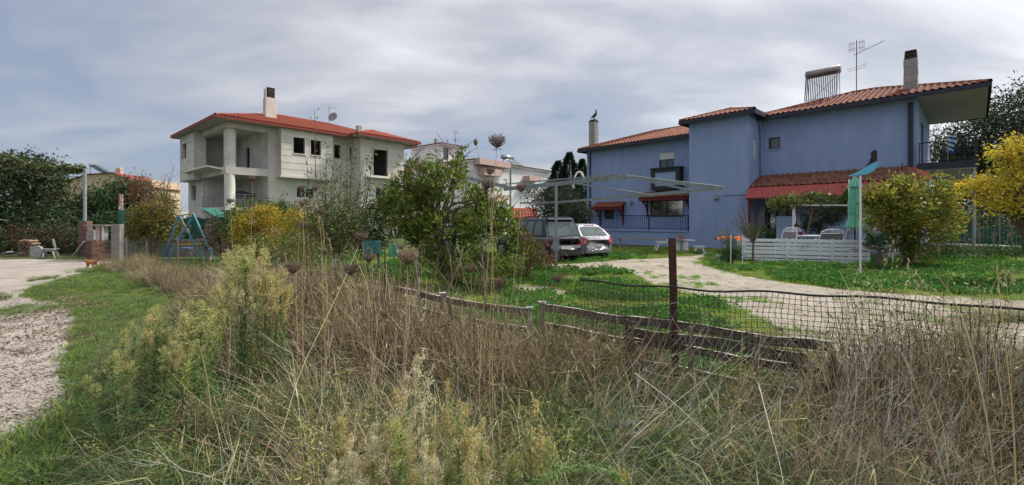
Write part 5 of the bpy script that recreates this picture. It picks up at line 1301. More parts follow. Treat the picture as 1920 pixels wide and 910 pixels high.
def tree(name, label, cat, base, blobs, n, size, cols, trunk_r=.08, trunk_mat='bark', group=None, limbs=14, lean=(0,0), stems=1, split=.35, twigs=0, lime=0., **kw):
    base = Vector(base); t = thing(name, label, cat, tuple(base), 0, group)
    bl = [(Vector(c)-base, rr, w) for c,rr,w in blobs]
    top = max(c.z for c,_,_ in bl); cen = sum((c for c,_,_ in bl), Vector())/len(bl)
    b = MB()
    for s in range(stems):
        ox, oy = R.uniform(-.1,.1)*(stems>1), R.uniform(-.1,.1)*(stems>1); hgt = max(.3, cen.z*split*2) if stems == 1 else cen.z
        k1 = Vector((cen.x*.35+ox*2+lean[0], cen.y*.35+oy*2+lean[1], hgt*.5)); k2 = Vector((cen.x*.6+ox*3, cen.y*.6+oy*3, hgt))
        b.tube([(ox,oy,-.05),tuple(k1*.5+Vector((ox,oy,0))*.5),tuple(k1),tuple(k2)],[trunk_r*1.25,trunk_r,trunk_r*.85,trunk_r*.6],7)
    for i in range(limbs):
        c, rr, _ = R.choice(bl); st_ = k1.lerp(k2, R.uniform(.1,1)); e = c+Vector([R.uniform(-.8,.8)*q for q in rr])
        mid = st_.lerp(e,.5)+Vector((R.uniform(-.1,.1),R.uniform(-.1,.1),.06))*(e-st_).length
        b.tube([st_,mid,e],[trunk_r*.45,trunk_r*.28,trunk_r*.10],5)
        for _ in range(twigs):
            s2 = mid.lerp(e,R.random()); e2 = s2+Vector((R.uniform(-.5,.5),R.uniform(-.5,.5),R.uniform(-.1,.6)))*(e-st_).length*.6
            b.tube([s2,s2.lerp(e2,.5)+Vector((0,0,.03)),e2],[trunk_r*.14,trunk_r*.1,trunk_r*.05],3,False)
    b.build('trunk', trunk_mat, t)
    if lime: MB().tube([(0,0,0),tuple(k1*.5*lime)],[trunk_r*1.32,trunk_r*1.08],7).build('limewash','limewash',t)
    if n:
        V,Fq,C = crown_leaves(bl, n, size, cols, **kw); o = npmesh('crown', V, Fq, C, 'leaf', t)
    return t
DG = [(.026,.055,.022),(.040,.078,.028),(.058,.100,.036),(.032,.066,.030)]
MG = [(.045,.095,.022),(.070,.125,.030),(.035,.070,.020),(.095,.155,.040)]
YG = [(.16,.19,.03),(.10,.15,.025),(.24,.22,.04),(.07,.11,.02)]
YE = [(.52,.36,.03),(.60,.42,.04),(.40,.30,.03),(.25,.24,.03)]
OL = [(.09,.10,.03),(.14,.13,.035),(.06,.08,.025),(.20,.15,.03),(.17,.09,.035)]
def bb(px,py,Y,rx,rz,w=1.,ry=None):
    """crown lobe: centre and half sizes given in photo pixels at a distance"""
    k = Y/F; return (P(px,py,Y),(rx*k,(ry or rx)*k,rz*k),w)
def at(px,Y): return tuple(GX(px,Y))
# far left ivy and dark trees
tree('ivy_tree','dark ivy covered tree mass at the far left edge with reddish lower leaves','tree',at(25,24),[bb(20,360,24,62,60,3),bb(70,335,24.5,34,38,1.5),bb(-30,380,24,60,60,2),bb(50,420,24,60,35,2),bb(30,318,24,34,22,1)],9000,.22,DG+[(.06,.05,.02),(.045,.06,.03)],.22,spread=.3)
tree('ivy_tree','dark bushy tree with hanging creepers just right of the far left tree','tree',at(95,26),[bb(88,380,26,36,52,2),bb(70,350,26,24,30,1),bb(105,425,26,28,28,1)],5000,.2,DG+[(.05,.07,.03)],.15,spread=.3)
tree('dark_green_tree','mid green tree below the beige apartment block, left of the steel pole','tree',at(128,29),[bb(120,408,29,42,30,2),bb(90,415,29,30,30,1),bb(150,415,29,25,32,1)],5500,.2,[(.035,.085,.022),(.045,.10,.028),(.025,.06,.02)],.15,spread=.3)
tree('dark_green_tree','round green tree right of the steel pole below the beige block','tree',at(190,29),[bb(190,395,29,36,42,2),bb(175,425,29,35,30,1),bb(215,410,29,28,40,1)],6500,.2,[(.035,.085,.022),(.05,.105,.028),(.025,.06,.02)],.15,spread=.3)
tree('dark_green_tree','darker bushy tree rising behind the painted board','tree',at(240,30),[bb(232,372,30,26,32,2),bb(255,400,30,34,45,2),bb(265,365,30,14,20,.6)],5000,.2,DG,.15,spread=.3)
tree('red_leaf_tree','thin tree with rusty red leaves beside the beige building corner','tree',at(268,28),[bb(262,358,28,20,24,1),bb(282,380,28,18,24,1)],1400,.17,[(.16,.06,.04),(.10,.09,.04),(.20,.09,.06)],.08,spread=.3,twigs=2)
for i,(px,lab) in enumerate(((20,'red leaved shrub under the ivy tree at the far left'),(62,'red leaved shrub behind the log stack'),(105,'red leaved shrub behind the pale bench'),(135,'red leaved shrub left of the stone pillar'))):
    tree('red_shrub',lab,'shrub',at(px,22.5),[bb(px,446,22.5,28,20,1),bb(px+8,462,22.5,26,18,1)],1700,.13,[(.13,.045,.035),(.06,.06,.03),(.04,.075,.03),(.06,.09,.035)],.04,limbs=8,spread=.2)
tree('hedge','dark low hedge shrubs in shadow behind the junk at the left','hedge',at(60,24),[bb(px,455,24,40,26,1) for px in (-40,20,80,140,190)],5000,.16,DG,.05,spread=.25)
tree('hedge','tall dark greenery filling the gap behind the brick pillar','hedge',at(215,22),[bb(px,440,22,26,40,1) for px in (185,215,245)],4500,.16,DG,.05,spread=.25)
# yellow green shrub left of the swings
tree('quince_shrub','yellow green shrub with bare upper twigs left of the swing set','shrub',at(288,19.4),[bb(286,413,19.4,44,32,2,22),bb(258,430,19.4,26,30,1,18),bb(316,425,19.6,26,26,1,18),bb(300,385,19.4,34,18,.8,18)],5200,.11,[(.20,.18,.035),(.28,.22,.04),(.12,.13,.03),(.07,.09,.025)],.05,'twig',limbs=22,stems=3,twigs=4,spread=.14)
t = tree('bare_sapling','bare thin sapling with upright twigs rising above the yellow green shrub','tree',at(314,22),[(P(312,350,22),(.55,.4,1.3),1)],0,.1,DG,.05,'twig',limbs=16,twigs=4)
t = tree('bare_sapling','bare twiggy sapling just left of the taller bare sapling','tree',at(276,22.5),[(P(284,362,22.5),(.8,.4,1.0),1)],0,.1,DG,.04,'twig',limbs=12,twigs=3)
tree('dry_vine','brown dry vines heaped over the green plastic sheet beside the swings','vine',at(420,18),[bb(418,428,18,26,26,1),bb(440,448,18,24,26,1),bb(404,450,18.2,24,26,1)],2600,.09,[(.13,.09,.055),(.09,.06,.04),(.07,.07,.03)],.03,'twig',limbs=46,stems=4,twigs=5,spread=.12)
# yellow bush with green behind
tree('goldenrod_bush','bright yellow leaved bush below the balconies of the concrete house','shrub',at(480,15.5),[bb(470,415,15.5,24,26,1.4),bb(500,405,15.5,22,22,1),bb(452,440,15.5,18,26,1),bb(520,430,15.5,26,30,1.2),bb(490,450,15.5,36,22,1.2)],7500,.075,YE+[(.14,.17,.03)],.035,'twig',limbs=20,stems=4,spread=.10,twigs=2)
tree('green_shrub','leafy green shrub behind the bright yellow bush','shrub',at(500,17),[bb(470,400,17,34,20,1),bb(520,400,17,26,22,1),bb(440,420,17,18,22,1),bb(545,415,17,22,24,1)],5000,.10,MG,.05,limbs=12,spread=.14)
tree('goldenrod_bush','smaller yellow bush just left of the sparse whitewashed tree','shrub',at(566,15),[bb(562,412,15,24,22,1),bb(590,428,15,20,24,1),bb(556,440,15,26,24,1)],4200,.07,YE+[(.12,.16,.03)],.03,'twig',limbs=16,stems=3,spread=.10)
tree('green_shrub','yellowish green undergrowth between the two yellow bushes','shrub',at(535,13.5),[bb(525,465,13.5,40,26,1),bb(565,470,13.5,34,26,1),bb(480,470,13.5,24,24,1)],5000,.07,YG,.03,'twig',limbs=14,spread=.10,stems=3)
# sparse whitewashed tree of upright shoots
base = Vector(at(627,10.6)); t = thing('whitewashed_tree','sparse young tree with whitewashed trunk and tall upright leafy shoots','tree',tuple(base))
b = MB(); MB().tube([(0,0,0),(.01,0,.45),(.02,0,.78)],[.075,.062,.06],8).build('limewash','limewash',t)
b.tube([(0,0,0),(.02,0,.8),(.03,0,1.2)],[.07,.055,.05],7); MB().tube([(.14,.05,0),(.13,.05,.5),(.05,.02,.8)],[.04,.035,.03],7).build('limewash','limewash',t)
LC=[];LD=[]
tips = [(590,205),(664,248),(700,262),(652,296),(612,268),(630,330),(681,300),(600,320),(575,300),(642,262),(690,340),(565,350),(672,350),(655,370),(610,372),(640,385),(700,390),(584,400),(625,300),(668,410),(648,335)]
for i,(px,py) in enumerate(tips):
    e = P(px,py,10.6+R.uniform(-.5,.5))-base; s0 = Vector((.03,0,R.uniform(.7,1.2))); m1 = Vector((e.x*.75+R.uniform(-.06,.06),e.y*.5,s0.z+(e.z-s0.z)*.35))
    b.tube([s0,m1,m1.lerp(e,.5)+Vector((R.uniform(-.04,.04),0,0)),e],[.022,.014,.009,.004],5)
    for k in range(78 if i else 44):
        q = R.random()**.8; p = m1.lerp(e,q) if R.random()<.75 else s0.lerp(m1,R.uniform(.3,1)); p = p+Vector((R.uniform(-.09,.09),R.uniform(-.09,.09),R.uniform(-.05,.05)))
        LC.append(tuple(p)); LD.append((R.uniform(-1,1),R.uniform(-1,1),R.uniform(-1.4,.1)))
for k in range(3400):
    p = Vector((R.gauss(.05,.45),R.gauss(0,.3),1.55+R.gauss(0,.42))); LC.append(tuple(p)); LD.append((R.uniform(-1,1),R.uniform(-1,1),R.uniform(-1.2,.2)))
b.build('trunk','bark',t)
n=len(LC); V,Fq,C = leaf_arrays(np.array(LC),np.array(LD),NR.uniform(.055,.10,n),NR.uniform(.025,.042,n),palette([(.11,.16,.05),(.17,.21,.07),(.08,.12,.04),(.22,.23,.08)],n,.25)); npmesh('crown',V,Fq,C,'leaf',t)
# citrus / loquat like big near tree
tree('citrus_tree','large dense glossy leaved tree in the middle, hiding part of the white house','tree',at(845,11.2),
     [bb(790,395,11.4,48,46,2.2),bb(770,352,11.5,34,38,1.0),bb(835,352,11.2,38,40,1.4),bb(740,400,11.8,26,36,.9),bb(730,375,11.8,14,30,.4),bb(880,388,11,42,36,1.6),bb(830,440,11.2,70,50,2.4),bb(905,440,10.8,42,55,1.7),
      bb(945,425,10.6,30,30,.8),bb(950,480,10.4,28,40,.8),bb(770,450,11.6,44,42,1.4),bb(855,318,11.2,16,16,.25),bb(800,325,11.5,14,22,.25),bb(900,500,10.7,50,30,1.2),bb(800,490,11.3,56,30,1.2),bb(860,505,11.0,60,26,1.2),bb(745,455,11.8,22,30,.5),bb(925,378,11,22,22,.5),bb(862,300,11.2,8,20,.12),bb(770,318,11.5,10,22,.14),bb(738,345,11.8,8,16,.1),bb(818,308,11.3,8,18,.1)],
     17000,.145,[(.15,.22,.035),(.13,.20,.036),(.18,.25,.05),(.055,.10,.022),(.28,.31,.06),(.20,.23,.05)],.09,limbs=34,stems=3,spread=.09,asp=.30,up=.45,shell=.45,twigs=5,clump=16,hole=.42)
tree('green_shrub','dark shadowed shrub between the whitewashed tree and the big glossy tree','shrub',at(712,14),[bb(705,420,14,26,44,1.5),bb(725,385,14,18,26,.6),bb(690,450,14,24,22,.7)],4500,.10,DG,.05,spread=.13)
for s_,px in ((0,737),):
    p = at(783,11.9); t = thing('whitewashed_sapling','thin whitewashed trunk standing under the big glossy tree','tree',p); MB().tube([(0,0,0),(.02,0,.5),(.0,0,1.0)],[.06,.05,.05],7).build('limewash','limewash',t); MB().tube([(0,0,1.0),(.05,0,1.6),(-.1,.1,2.2)],[.05,.04,.02],6).build('trunk','bark',t)
tree('green_shrub','small pale shrub with yellow leaves at the right foot of the big glossy tree','shrub',at(985,12.6),[bb(985,455,12.6,18,26,1),bb(1000,480,12.4,20,20,1),bb(965,500,12.2,22,24,1)],2600,.07,OL+YG,.03,'twig',limbs=22,stems=3,twigs=3,spread=.1)
tree('dry_shrub','dry brown leaved shrub in front of the dark estate car','shrub',at(1010,14.2),[bb(1005,475,14.2,22,22,1),bb(1025,490,14.2,14,14,.6)],900,.08,[(.14,.08,.05),(.20,.11,.07),(.08,.07,.03)],.03,'twig',limbs=22,stems=3,twigs=3,spread=.1)
# conifers and olive behind the cars
def conifer(px, top, Y, w, label, n=11000):
    base = Vector(at(px,Y)); h = P(px,top,Y).z; t = thing('conifer',label,'tree',tuple(base)); MB().tube([(0,0,0),(0,0,h*.9)],[.16,.03],7).build('trunk','bark',t)
    z = NR.uniform(.05,1,n)**.9; a = NR.uniform(0,2*pi,n); lay = .45+.9*vnoise(a*1.6,z*14,1.,7)+.2*np.sin(z*40+a*3); r = (1-z)**.8*w*1.25*lay*NR.uniform(.25,1,n)**.6
    C0 = np.stack([r*np.cos(a),r*np.sin(a),z*h],1); D = np.stack([np.cos(a),np.sin(a),NR.uniform(-.2,.9,n)],1)
    V,Fq,C = leaf_arrays(C0,D,NR.uniform(.14,.32,n),NR.uniform(.03,.07,n),palette([(.022,.045,.022),(.03,.06,.03),(.045,.075,.035),(.015,.03,.016)],n,.25)); npmesh('crown',V,Fq,C,'leaf',t)
conifer(1068,287,36,1.75,'tall dark conifer left of the blue house, taller of the two'); conifer(1047,303,37,1.9,'shorter dark conifer left of the tallest conifer'); conifer(1092,300,39,1.5,'dark conifer partly hidden by the blue house corner')
tree('olive_tree','rounded dark grey green tree behind the parked cars and steel frame','tree',at(1050,29),[bb(1030,385,29,34,28,1.6),bb(1070,390,29,36,26,1.6),bb(1010,372,29,26,24,1),bb(1050,362,29,34,18,1),bb(1090,400,28,22,14,.7)],7500,.13,[(.030,.050,.028),(.045,.068,.038),(.06,.085,.05),(.022,.038,.02)],.12,spread=.2,twigs=2)
tree('far_bush','pale leafy bush top showing by the white house right end','tree',at(1040,45),[bb(1030,330,45,20,16,1),bb(1055,322,45,14,18,1)],1200,.25,DG,.12,spread=.3) if False else None
# bare pruned tree by the stair tower
base = Vector(at(1412,16.9)); t = thing('bare_tree','small leafless pruned tree in front of the veranda door','tree',tuple(base)); b = MB()
b.tube([(0,0,0),(.0,0,.5),(.02,0,.95)],[.05,.04,.035],7)
for k in range(13):
    a = R.uniform(0,2*pi); l = R.uniform(.5,.95); e = Vector((cos(a)*l,sin(a)*l*.6,1.2+R.uniform(.3,1.1))); m_ = Vector((cos(a)*l*.55,sin(a)*l*.4,1.25+R.uniform(0,.25))); s_ = Vector((.02,0,R.uniform(.75,.95)))
    b.tube([s_,m_,e],[.022,.015,.006],5)
    for q in range(5): s2 = m_.lerp(e,R.random()); b.tube([s2,s2+Vector((R.uniform(-.3,.3),R.uniform(-.2,.2),R.uniform(.1,.5)))],[.007,.003],3,False)
b.build('trunk','twig',t)
tree('potted_shrub','green shrub growing in the teal planter under the orange cloth','shrub',at(1374,16.9),[bb(1374,466,16.9,17,17,1),bb(1372,478,16.8,16,10,.7)],1700,.07,MG,.03,limbs=8,spread=.07)
tree('potted_shrub','low leafy shrub behind the bare tree at the veranda','shrub',at(1432,19.5),[bb(1420,438,19.5,20,9,1),bb(1405,432,19.5,12,8,.6)],1100,.08,MG,.02,limbs=6,spread=.08)
tree('twiggy_shrub','nearly bare twiggy shrub with few yellow leaves behind the orange cloth','shrub',at(1362,18),[bb(1365,438,18,20,18,1)],130,.08,YG,.02,'twig',limbs=22,stems=3,twigs=3,spread=.1)
# vine over the terrace frame, veranda shrubs
tree('grape_vine','green vine trained along the white pipe frame under the red awning','vine',at(1500,19.4),[bb(1480,378,19.4,26,10,1),bb(1530,376,19.4,34,12,1.4),bb(1580,384,19.2,26,16,1),bb(1455,382,19.4,14,6,.4),bb(1600,372,19,20,14,.6)],2800,.11,[(.08,.13,.035),(.12,.16,.04),(.05,.08,.025),(.18,.17,.05)],.03,'twig',limbs=16,stems=2,spread=.10,asp=.8)
tree('green_shrub','dark round shrub behind the garden chairs against the pale blue parapet','shrub',at(1542,20.2),[bb(1530,412,20.2,24,20,1),bb(1560,405,20.2,20,16,1),bb(1520,425,20.2,16,10,.5)],3600,.09,DG,.04,spread=.10)
tree('mulberry_bush','big round bush with yellowing leaves in front of the awning right end','tree',at(1705,15.8),
     [bb(1690,385,15.6,44,36,1.8),bb(1735,375,15.8,44,40,2),bb(1765,415,15.8,34,36,1.3),bb(1660,415,15.6,34,34,1.2),bb(1710,430,15.6,52,34,2),bb(1650,370,15.6,24,20,.7),bb(1770,355,15.9,16,26,.5),bb(1720,465,15.6,32,24,.8),bb(1690,348,15.7,20,14,.4)],
     12000,.125,[(.26,.30,.06),(.24,.21,.04),(.17,.23,.045),(.36,.33,.055),(.12,.18,.035),(.30,.25,.05)],.09,limbs=30,stems=3,spread=.13,asp=.62,up=.1,shell=.45,twigs=4,hole=.5)
# fan palm
base = Vector(at(1648,15.0)); t = thing('fan_palm','low fan palm with stiff dark leaves at the right end of the white fence','palm',tuple(base)); 
MB().tube([(0,0,0),(0,0,.35),(0.02,0,.6)],[.13,.11,.07],9).build('trunk','bark',t)
for k in range(15):
    a = 2*pi*k/15+R.uniform(-.2,.2); el_ = R.uniform(.15,1.25); pl_ = R.uniform(.35,.6); d = Vector((cos(a)*cos(el_),sin(a)*cos(el_)*.8,sin(el_))); c0 = Vector((0,0,.55)); hub = c0+d*pl_
    b = MB().tube([c0,hub],[.014,.009],4); s = d.cross(Vector((0,0,1))).normalized(); up_ = s.cross(d); nl = 16
    for j in range(nl):
        th = -1.75+3.5*j/(nl-1); dd = (d*cos(th)+s*sin(th)).normalized(); L_ = .42*(1-.12*abs(th)); w_ = (s*cos(th)-d*sin(th)).normalized()*.016
        b.add([hub,hub+dd*L_*.5+w_+up_*.01,hub+dd*L_+Vector((0,0,-.05)),hub+dd*L_*.5-w_+up_*.01,hub+dd*L_*.5-up_*.012],[(0,1,2,4),(0,4,2,3)])
    b.build('frond','palm_leaf' if k%5 else 'palm_dry',t)
# right: dark pines and the yellow tree
tree('pine_tree','huge dark pine behind the blue house at the right edge','tree',at(1860,33),[bb(1850,300,33,70,50,2),bb(1900,240,33,60,60,2),bb(1960,220,34,70,80,2),bb(1880,360,33,90,60,2.4),bb(1790,290,33,40,26,.9),bb(1835,245,33,34,26,.7),bb(1800,350,33,36,50,1.2),bb(1960,340,33,70,80,2),bb(1790,400,33,36,40,1)],38000,.30,[(.026,.045,.023),(.040,.062,.031),(.058,.080,.042),(.018,.032,.017)],.3,limbs=46,spread=.55,asp=.30,hole=1.6,shell=.2,twigs=2)
tree('pine_tree','dark tree mass low behind the mesh fence at the right','tree',at(1830,29),[bb(1800,430,29,50,34,1),bb(1870,425,29,60,40,1),bb(1950,420,29,60,50,1)],8000,.2,DG,.15,spread=.4)
tree('feathery_tree','loose feathery tree seen below the deep eave of the blue house','tree',at(1760,40),[bb(1750,262,40,20,22,1),bb(1770,300,40,26,26,1),bb(1810,280,40,22,22,1)],1500,.24,[(.05,.065,.03),(.08,.09,.045)],.15,spread=.5,asp=.3,twigs=3)
tree('yellow_locust','tree with bright yellow feathery leaves leaning in at the right edge','tree',at(1935,12.5),[bb(1890,290,12,26,16,1),bb(1935,275,12,20,18,.8),bb(1860,345,12.2,40,12,1.1),bb(1915,325,12,30,14,1.3),bb(1885,378,12.2,34,10,1),bb(1940,390,12,30,16,.8),bb(1830,355,12.4,18,10,.4),bb(1912,262,12,16,10,.4)],5200,.11,[(.62,.47,.04),(.70,.55,.06),(.50,.40,.05),(.36,.36,.05)],.07,limbs=34,spread=.14,asp=.34,up=-.1,shell=.3,twigs=3,hole=.6)
for i,(px,h) in enumerate(((1800,60),(1838,85),(1868,70),(1900,95))):
    Y = 17.5+i*.5; t = tree('bare_shrub',('bare','tall bare','thin bare','tallest bare')[i]+' twig shrub, '+('first','second','third','fourth')[i]+' from the left before the low concrete wall','shrub',at(px,Y),[(P(px,470-h/2,Y),(.35,.3,h*.5*Y/F),1)],60,.09,YG,.018,'bark_pale',limbs=14,stems=2,twigs=3)
for i,(px,w_) in enumerate(((1790,20),(1850,26),(1905,24))):
    tree('wall_shrub','low green plant growing over the low concrete wall, '+('left','middle','right')+' one of three' if False else 'low green plant growing by the low concrete wall, '+('left','middle','right')[i]+' one of three','shrub',at(px,18.6-i*.4),[bb(px,470,18.6-i*.4,w_,8,1)],800,.08,MG,.02,limbs=5,spread=.08)
# the vine on the wire
n = 1500; tt = NR.uniform(0,1,n); V0 = np.array([tuple(P(156,318,Yp).lerp(P(-60,302,Yp+1),s)+Vector((0,0,-.25*sin(pi*s)+.10*s))) for s in tt])
arch = np.interp(tt,[0,.35,.62,.85,1],[0,.12,.34,.1,-.3]); V0[:,2] += arch; V0 += NR.normal(size=(n,3))*np.array([.08,.08,.11])*(.7+tt[:,None]*1.2)
t = thing('climbing_vine','leafy vine growing along the upper wire to the steel pole','vine',tuple(P(156,318,Yp)))
o_v = np.array(tuple(P(156,318,Yp))); V,Fq,C = leaf_arrays(V0-o_v,NR.normal(size=(n,3))-np.array([0,0,.5]),NR.uniform(.10,.20,n),NR.uniform(.08,.15,n),palette([(.09,.12,.05),(.14,.17,.07),(.06,.08,.035)],n,.25)); npmesh('foliage',V,Fq,C,'leaf',t)
MB().tube([tuple(Vector(tuple(P(156,318,Yp).lerp(P(-60,302,Yp+1),s)+Vector((0,0,-.25*sin(pi*s)+.10*s+float(np.interp(s,[0,.35,.62,.85,1],[0,.12,.34,.1,-.3])))))) -P(156,318,Yp)) for s in [j/10 for j in range(11)]],.025,4).build('stem','twig',t)

# ---------------------------------------------------------------- tuft prototypes
def blades_tuft(name, n, rad, Lr, wr, lean, curl, cols, m, tip=None, extra=None):
    a = NR.uniform(0,2*pi,n); r = rad*NR.uniform(0,1,n)**.6; C0 = np.stack([r*np.cos(a),r*np.sin(a),np.full(n,-.01)],1)
    az = a+NR.normal(0,.9,n); parts = [blade_arrays(C0,az,np.abs(NR.normal(0,lean,n))+.03,NR.uniform(*Lr,n),NR.uniform(*wr,n),palette(cols,n,.25),curl,tipcol=tip)]
    if extra: parts += extra
    V,Fq,C = join(parts); return proto_mesh(name,V,Fq,C,m)
GL = [(.20,.34,.035),(.27,.40,.05),(.13,.25,.03),(.33,.43,.08),(.36,.36,.12)]
GD = [(.05,.10,.035),(.09,.17,.05),(.15,.24,.07),(.09,.13,.06),(.26,.29,.13),(.42,.38,.24),(.04,.07,.03)]
DRY = [(.45,.37,.24),(.58,.49,.33),(.32,.24,.15),(.20,.15,.10),(.66,.60,.46)]
BR = [(.27,.21,.14),(.38,.31,.19),(.13,.10,.07),(.50,.43,.28),(.085,.065,.05),(.30,.28,.14)]
lawn = [blades_tuft('lawn_tuft%d'%k,70,.15,(.03,.085),(.004,.008),.5,.5,GL,'grass_blade') for k in range(2)]
def ground_leaves(name, n, rad, size, cols, h=.05):
    a = NR.uniform(0,2*pi,n); r = rad*NR.uniform(0,1,n)**.5; C0 = np.stack([r*np.cos(a),r*np.sin(a),NR.uniform(.005,h,n)],1)
    D = np.stack([np.cos(a+NR.normal(0,1,n)),np.sin(a+NR.normal(0,1,n)),NR.uniform(-.1,.7,n)],1)
    L = NR.uniform(.6,1.2,n)*size; V,Fq,C = leaf_arrays(C0,D,L,L*.6,palette(cols,n,.25)); return proto_mesh(name,V,Fq,C,'grass_blade')
clover = ground_leaves('clover_patch',60,.14,.038,[(.18,.36,.04),(.13,.28,.035),(.25,.42,.06)])
weedleaf = ground_leaves('weed_patch',40,.16,.07,[(.09,.22,.04),(.065,.17,.035),(.12,.27,.05)],.12)
gtall = [blades_tuft('green_tuft%d'%k,46,.07,(.14,.44),(.0035,.0075),.35,.75,GL[:3]+GD,'grass_blade') for k in range(2)]
gdark = [blades_tuft('dark_tuft%d'%k,56,.10,(.16,.66),(.003,.0075),.42,.85,GD,'grass_blade') for k in range(2)]
dryt = [blades_tuft('dry_tuft%d'%k,40,.08,(.25,.65),(.0018,.0038),.34,.5,DRY,'dry_blade') for k in range(2)]
def twigs_tuft(name, n, cols, L=(.25,.6), r=.0016, lean=.6):
    P0 = []; m = 5
    az = NR.uniform(0,2*pi,n); ln = np.abs(NR.normal(0,lean,n)); l = NR.uniform(*L,n); pth = np.zeros((n,m,3)); p = np.stack([NR.normal(0,.07,n),NR.normal(0,.07,n),NR.uniform(-.01,.12,n)],1); pth[:,0]=p
    for k in range(1,m):
        ln = ln+NR.normal(.06,.22,n); az = az+NR.normal(0,.35,n); p = p+np.stack([np.sin(ln)*np.cos(az),np.sin(ln)*np.sin(az),np.cos(ln)],1)*(l/(m-1))[:,None]; pth[:,k]=p
    rad = np.linspace(1,.35,m)[None]*r*NR.uniform(.7,1.4,(n,1)); V,Fq,C = tube_arrays(pth,rad,palette(cols,n,.25))
    # dry hanging leaves
    q = 60; ii = NR.randint(0,n,q); jj = NR.randint(1,m,q); V2,F2,C2 = leaf_arrays(pth[ii,jj],NR.normal(size=(q,3)),NR.uniform(.02,.05,q),NR.uniform(.003,.008,q),palette(cols,q,.3))
    V,Fq,C = join([(V,Fq,C),(V2,F2,C2)]); return proto_mesh(name,V,Fq,C,'dry_blade')
def forb(name, ns, cols, h=.5):
    ps=[]; 
    for i in range(ns):
        m=6; az=NR.uniform(0,6.28); ln=NR.uniform(.05,.45); p=np.array([NR.normal(0,.05),NR.normal(0,.05),0.]); q=[p]; L=h*NR.uniform(.6,1.1)
        for k in range(1,m): ln+=NR.normal(.02,.10); p=p+np.array([sin(ln)*cos(az),sin(ln)*sin(az),cos(ln)])*L/(m-1); q.append(p)
        q=np.array(q); ps.append(tube_arrays(q[None],np.linspace(.0026,.001,m)[None],np.array([(.22,.22,.11)])))
        n=80; s_=NR.uniform(.8,4.99,n); i0=s_.astype(int); fr=(s_-i0)[:,None]; C0=q[i0]*(1-fr)+q[i0+1]*fr; a=NR.uniform(0,6.28,n)
        side=(NR.uniform(0,1,n)**2)[:,None]*.05*np.stack([np.cos(a),np.sin(a),.6*np.ones(n)],1)
        ps.append(leaf_arrays(C0+side,np.stack([np.cos(a),np.sin(a),NR.uniform(-.2,1.2,n)],1),NR.uniform(.014,.034,n),NR.uniform(.003,.008,n),palette(cols,n,.35)))
    V,Fq,C=join(ps); return proto_mesh(name,V,Fq,C,'grass_blade')
forbs=[forb('forb_olive',5,[(.16,.22,.07),(.11,.17,.055),(.22,.27,.09)]),forb('forb_gray',5,[(.17,.21,.12),(.12,.16,.09),(.24,.26,.16)]),forb('forb_yellow',4,[(.34,.36,.11),(.24,.29,.08),(.44,.42,.16)])]
brush = [twigs_tuft('brush_tuft%d'%k,46,BR) for k in range(3)]
litter = ground_leaves('leaf_litter',26,.2,.045,[(.26,.20,.14),(.33,.26,.19),(.21,.15,.11),(.18,.15,.10)],.02)
peb = MB(); 
for k in range(16):
    a = R.uniform(0,2*pi); r = R.uniform(0,.16); s = R.uniform(.006,.02); peb.ball((r*cos(a),r*sin(a),s*.3),s,6,4,(1,R.uniform(.7,1),.6))
po_ = peb.build('pebbles','rock_pale'); COL.objects.unlink(po_); pebble = po_

def fence_y(x):   # world y of the fence line at world x
    x = np.asarray(x, float); near = 4.87-.65*x; far = 6.95+(x+3.2)*-.85
    return np.where(x > -3.2, near, far)
ROADP, DRIVEP = ROAD, DRIVE
def samp(n, x0, x1, y0, y1, cond):
    x = NR.uniform(x0,x1,n); y = NR.uniform(y0,y1,n); k = np.abs(x) < y*1.28+.6
    x, y = x[k], y[k]; c = cond(x,y); return np.stack([x[c],y[c],np.zeros(c.sum())],1)
def put(name, label, pts, protos, s=(.8,1.3), tilt=.12, zs=None, cat='grass'):
    k = len(protos); 
    for i,pr in enumerate(protos):
        q = pts[i::k]; n = len(q)
        if n == 0: continue
        rot = np.stack([NR.normal(0,tilt,n),NR.normal(0,tilt,n),NR.uniform(0,6.283,n)],1); sc = NR.uniform(*s,(n,1))*np.ones((1,3))
        if zs is not None: sc = sc*zs(q)[:,None]
        scatter(name,label,cat,q,rot,sc,pr)
DOCKS = [G(312,812),G(268,805)]
notroad = lambda x,y: ~inpoly(x,y,ROADP)&(np.hypot(x-DOCKS[0].x,y-DOCKS[0].y)>.20)&(np.hypot(x-DOCKS[1].x,y-DOCKS[1].y)>.13)&(np.hypot(x-DOCKS[0].x*.88,y-DOCKS[0].y*.88)>.22)
garden = lambda x,y: (y > fence_y(x)+.05) & ~inpoly(x,y,DRIVEP) & (x > -12.5)
bare = lambda x,y: ~(inpoly(x,y,WORN) & (NR.uniform(0,1,len(x)) < .93))
# lawn: dense near, thinner far where it is seen edge on
far_ = lambda x,y: NR.uniform(0,1,len(x)) < np.clip(9./y,.12,1)
pt = samp(150000,-14,26,3.2,27,lambda x,y: garden(x,y)&bare(x,y)&far_(x,y)&(vnoise(x,y,.55,2)+vnoise(x,y,2.1,7)*.4 > .30))
put('lawn_grass','short bright green lawn grass round the driveway',pt,lawn,(.7,1.25))
pt = samp(46000,-12,24,3.2,22,lambda x,y: garden(x,y)&bare(x,y)&far_(x,y)&(vnoise(x,y,.9,12) > .42))
put('clover','low broad leaved clover spread through the lawn',pt,[clover,weedleaf],(.7,1.3),cat='ground cover')
# tufts creeping over gravel edges and through the driveway
pt = samp(26000,-14,18,2.5,27,lambda x,y: (inpoly(x,y,DRIVEP))&(vnoise(x,y,1.1,21)+vnoise(x,y,4,22)*.3 > .93)&far_(x,y))
put('driveway_weeds','thin low weeds growing through the gravel driveway',pt,[lawn[0],clover],(.4,.9))
